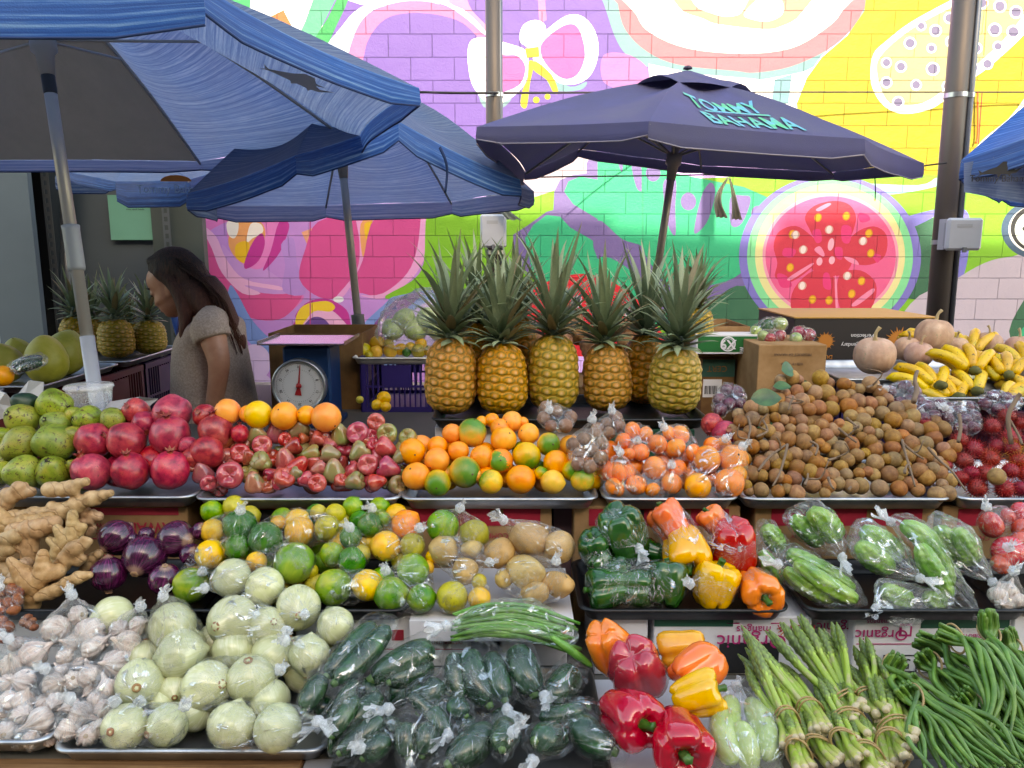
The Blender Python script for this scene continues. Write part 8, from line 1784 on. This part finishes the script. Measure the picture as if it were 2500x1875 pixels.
# shirt : torso shell plus sleeves
T_ = torso([low + Vector((0, 0, .10)), hip + Vector((.0, 0, 0)), chest, up, up + Vector((-.005, 0, .035))], [.165, .155, .128, .095, .05], [.19, .185, .172, .178, .085])
sl = limb([shl + Vector((.0, .05, .02)), shl + Vector((.0, .0, -.02)), shl.lerp(elb, .38)], [.05, .066, .064], 18, 8); sl2 = limb([shr + Vector((0, -.04, .02)), shr, shr.lerp(elr, .4)], [.05, .06, .058], 18, 8)
sub('t_shirt', [T_, sl, sl2], shirt_mat(), .007, 3)
trs = [torso([Vector((low.x, low.y, .5)), low + Vector((0, 0, .12))], [.135, .14], [.175, .175])] + [limb([low + Vector((0, sy * .085, .02)), Vector((low.x, low.y + sy * .09, .12))], [.1, .062]) for sy in (-1, 1)]
sub('trousers', trs, flat('#26262c', .8), .012, 2)
# hair : cap plus long fall down the back, plus a lock in front of the shoulder
hp = []
hp.append(ell(HI(.034, 0, .74 * HH), .092, .088, .084)); hp.append(ell(HI(.062, 0, .50 * HH), .07, .086, .09)); hp.append(ell(HI(.012, 0, .95 * HH), .06, .066, .026))
def fall(P, rx, ry, d=0): return torso([W(x, y, d) for x, y in P], [r * K1 for r in rx], ry)
hp.append(fall([(1790, 790), (1740, 640), (1640, 480), (1560, 330), (1500, 230)], [50, 110, 145, 165, 150], [.05, .10, .12, .11, .07], .0))
hp.append(fall([(1870, 815), (1840, 720), (1770, 600)], [22, 48, 60], [.02, .05, .08], .02))
for sy in (-1, 1): hp.append(limb([HI(.0, sy * .070, .80 * HH), HI(.034, sy * .082, .40 * HH), W(1430, 540, sy * .095 - .01), W(1420, 690, sy * .10 - .02), W(1440, 790, sy * .10)], [.02, .022, .024, .018, .005], 10, 16))
hair = sub('hair', hp, hair_mat(), .006, 4)
# loose strands over the mass
rs = random.Random(4); st = []
for i in range(260):
    sy = rs.uniform(-1, 1); f = rs.random()
    r0 = HI(rs.uniform(-.03, .06), sy * .05, HH * rs.uniform(.92, 1.0)); 
    if i % 4 == 0: P = [r0, HI(.03 + rs.uniform(-.01, .03), sy * .088, .6 * HH), W(1410 + rs.uniform(-30, 50), 500 + rs.uniform(-30, 30), sy * .10), W(1390 + rs.uniform(-40, 60), 720 + rs.uniform(-60, 60), sy * .11)]
    else: P = [r0, HI(.09 + rs.uniform(-.02, .02), sy * .08, .75 * HH), W(1600 + f * 110, 330 + f * 60, sy * .11), W(1690 + f * 110, 560, sy * .11), W(1790 + f * 90, 760 + rs.uniform(-50, 90), sy * .06)]
    st.append(tube([p - BASE for p in P], [.0012, .0014, .0012, .0006], 4, 14))
mk('hair_strands', *join(*st), hair_mat(), True, wm)
# ---------------------------------------------------------------- labels that single out each thing in a heap
ORD = ['leftmost', 'second from left', 'third from left', 'fourth from left', 'fifth from left', 'sixth from left', 'seventh from left', 'eighth from left', 'ninth from left', 'tenth from left', 'eleventh from left', 'twelfth from left', 'thirteenth from left', 'fourteenth from left', 'fifteenth from left', 'sixteenth from left', 'seventeenth from left', 'eighteenth from left']
ROWN = ['front', 'second', 'third', 'fourth', 'fifth', 'sixth', 'seventh', 'eighth', 'ninth', 'tenth']
heaps = {}
for r in REG: heaps.setdefault(r[3], []).append(r)
for hn, L in heaps.items():
    L.sort(key=lambda r: -r[2]); med = sorted(r[5] for r in L)[len(L) // 2]; rows = []
    for r in L:
        if rows and rows[-1][0][2] - r[2] < med * 1.25: rows[-1].append(r)
        else: rows.append([r])
    for i, row in enumerate(rows):
        row.sort(key=lambda r: r[1])
        for j, r in enumerate(row):
            rn = ROWN[i] if (i < len(rows) - 1 or len(rows) == 1) else 'top'
            pos = 'alone' if len(row) == 1 else ORD[min(j, 17)]
            if len(L) == 1: lab = '%s in the %s' % (r[4], hn)
            elif len(rows) == 1: lab = '%s, %s in the %s' % (r[4], pos, hn)
            else: lab = '%s, %s in the %s row of the %s' % (r[4], pos, rn, hn)
            if len(lab.split()) > 16: lab = lab.replace(' in the ', ' in ').replace(' of the ', ' of ').replace(' with its ', ' with ').replace(' with a ', ' with ')
            if len(lab.split()) > 16: lab = lab.replace(' row of', ' row,')
            if len(lab.split()) > 16: lab = lab.replace(' from left', '')
            r[0]['label'] = lab
            if 'group' not in r[0]: r[0]['group'] = 'produce of the ' + hn
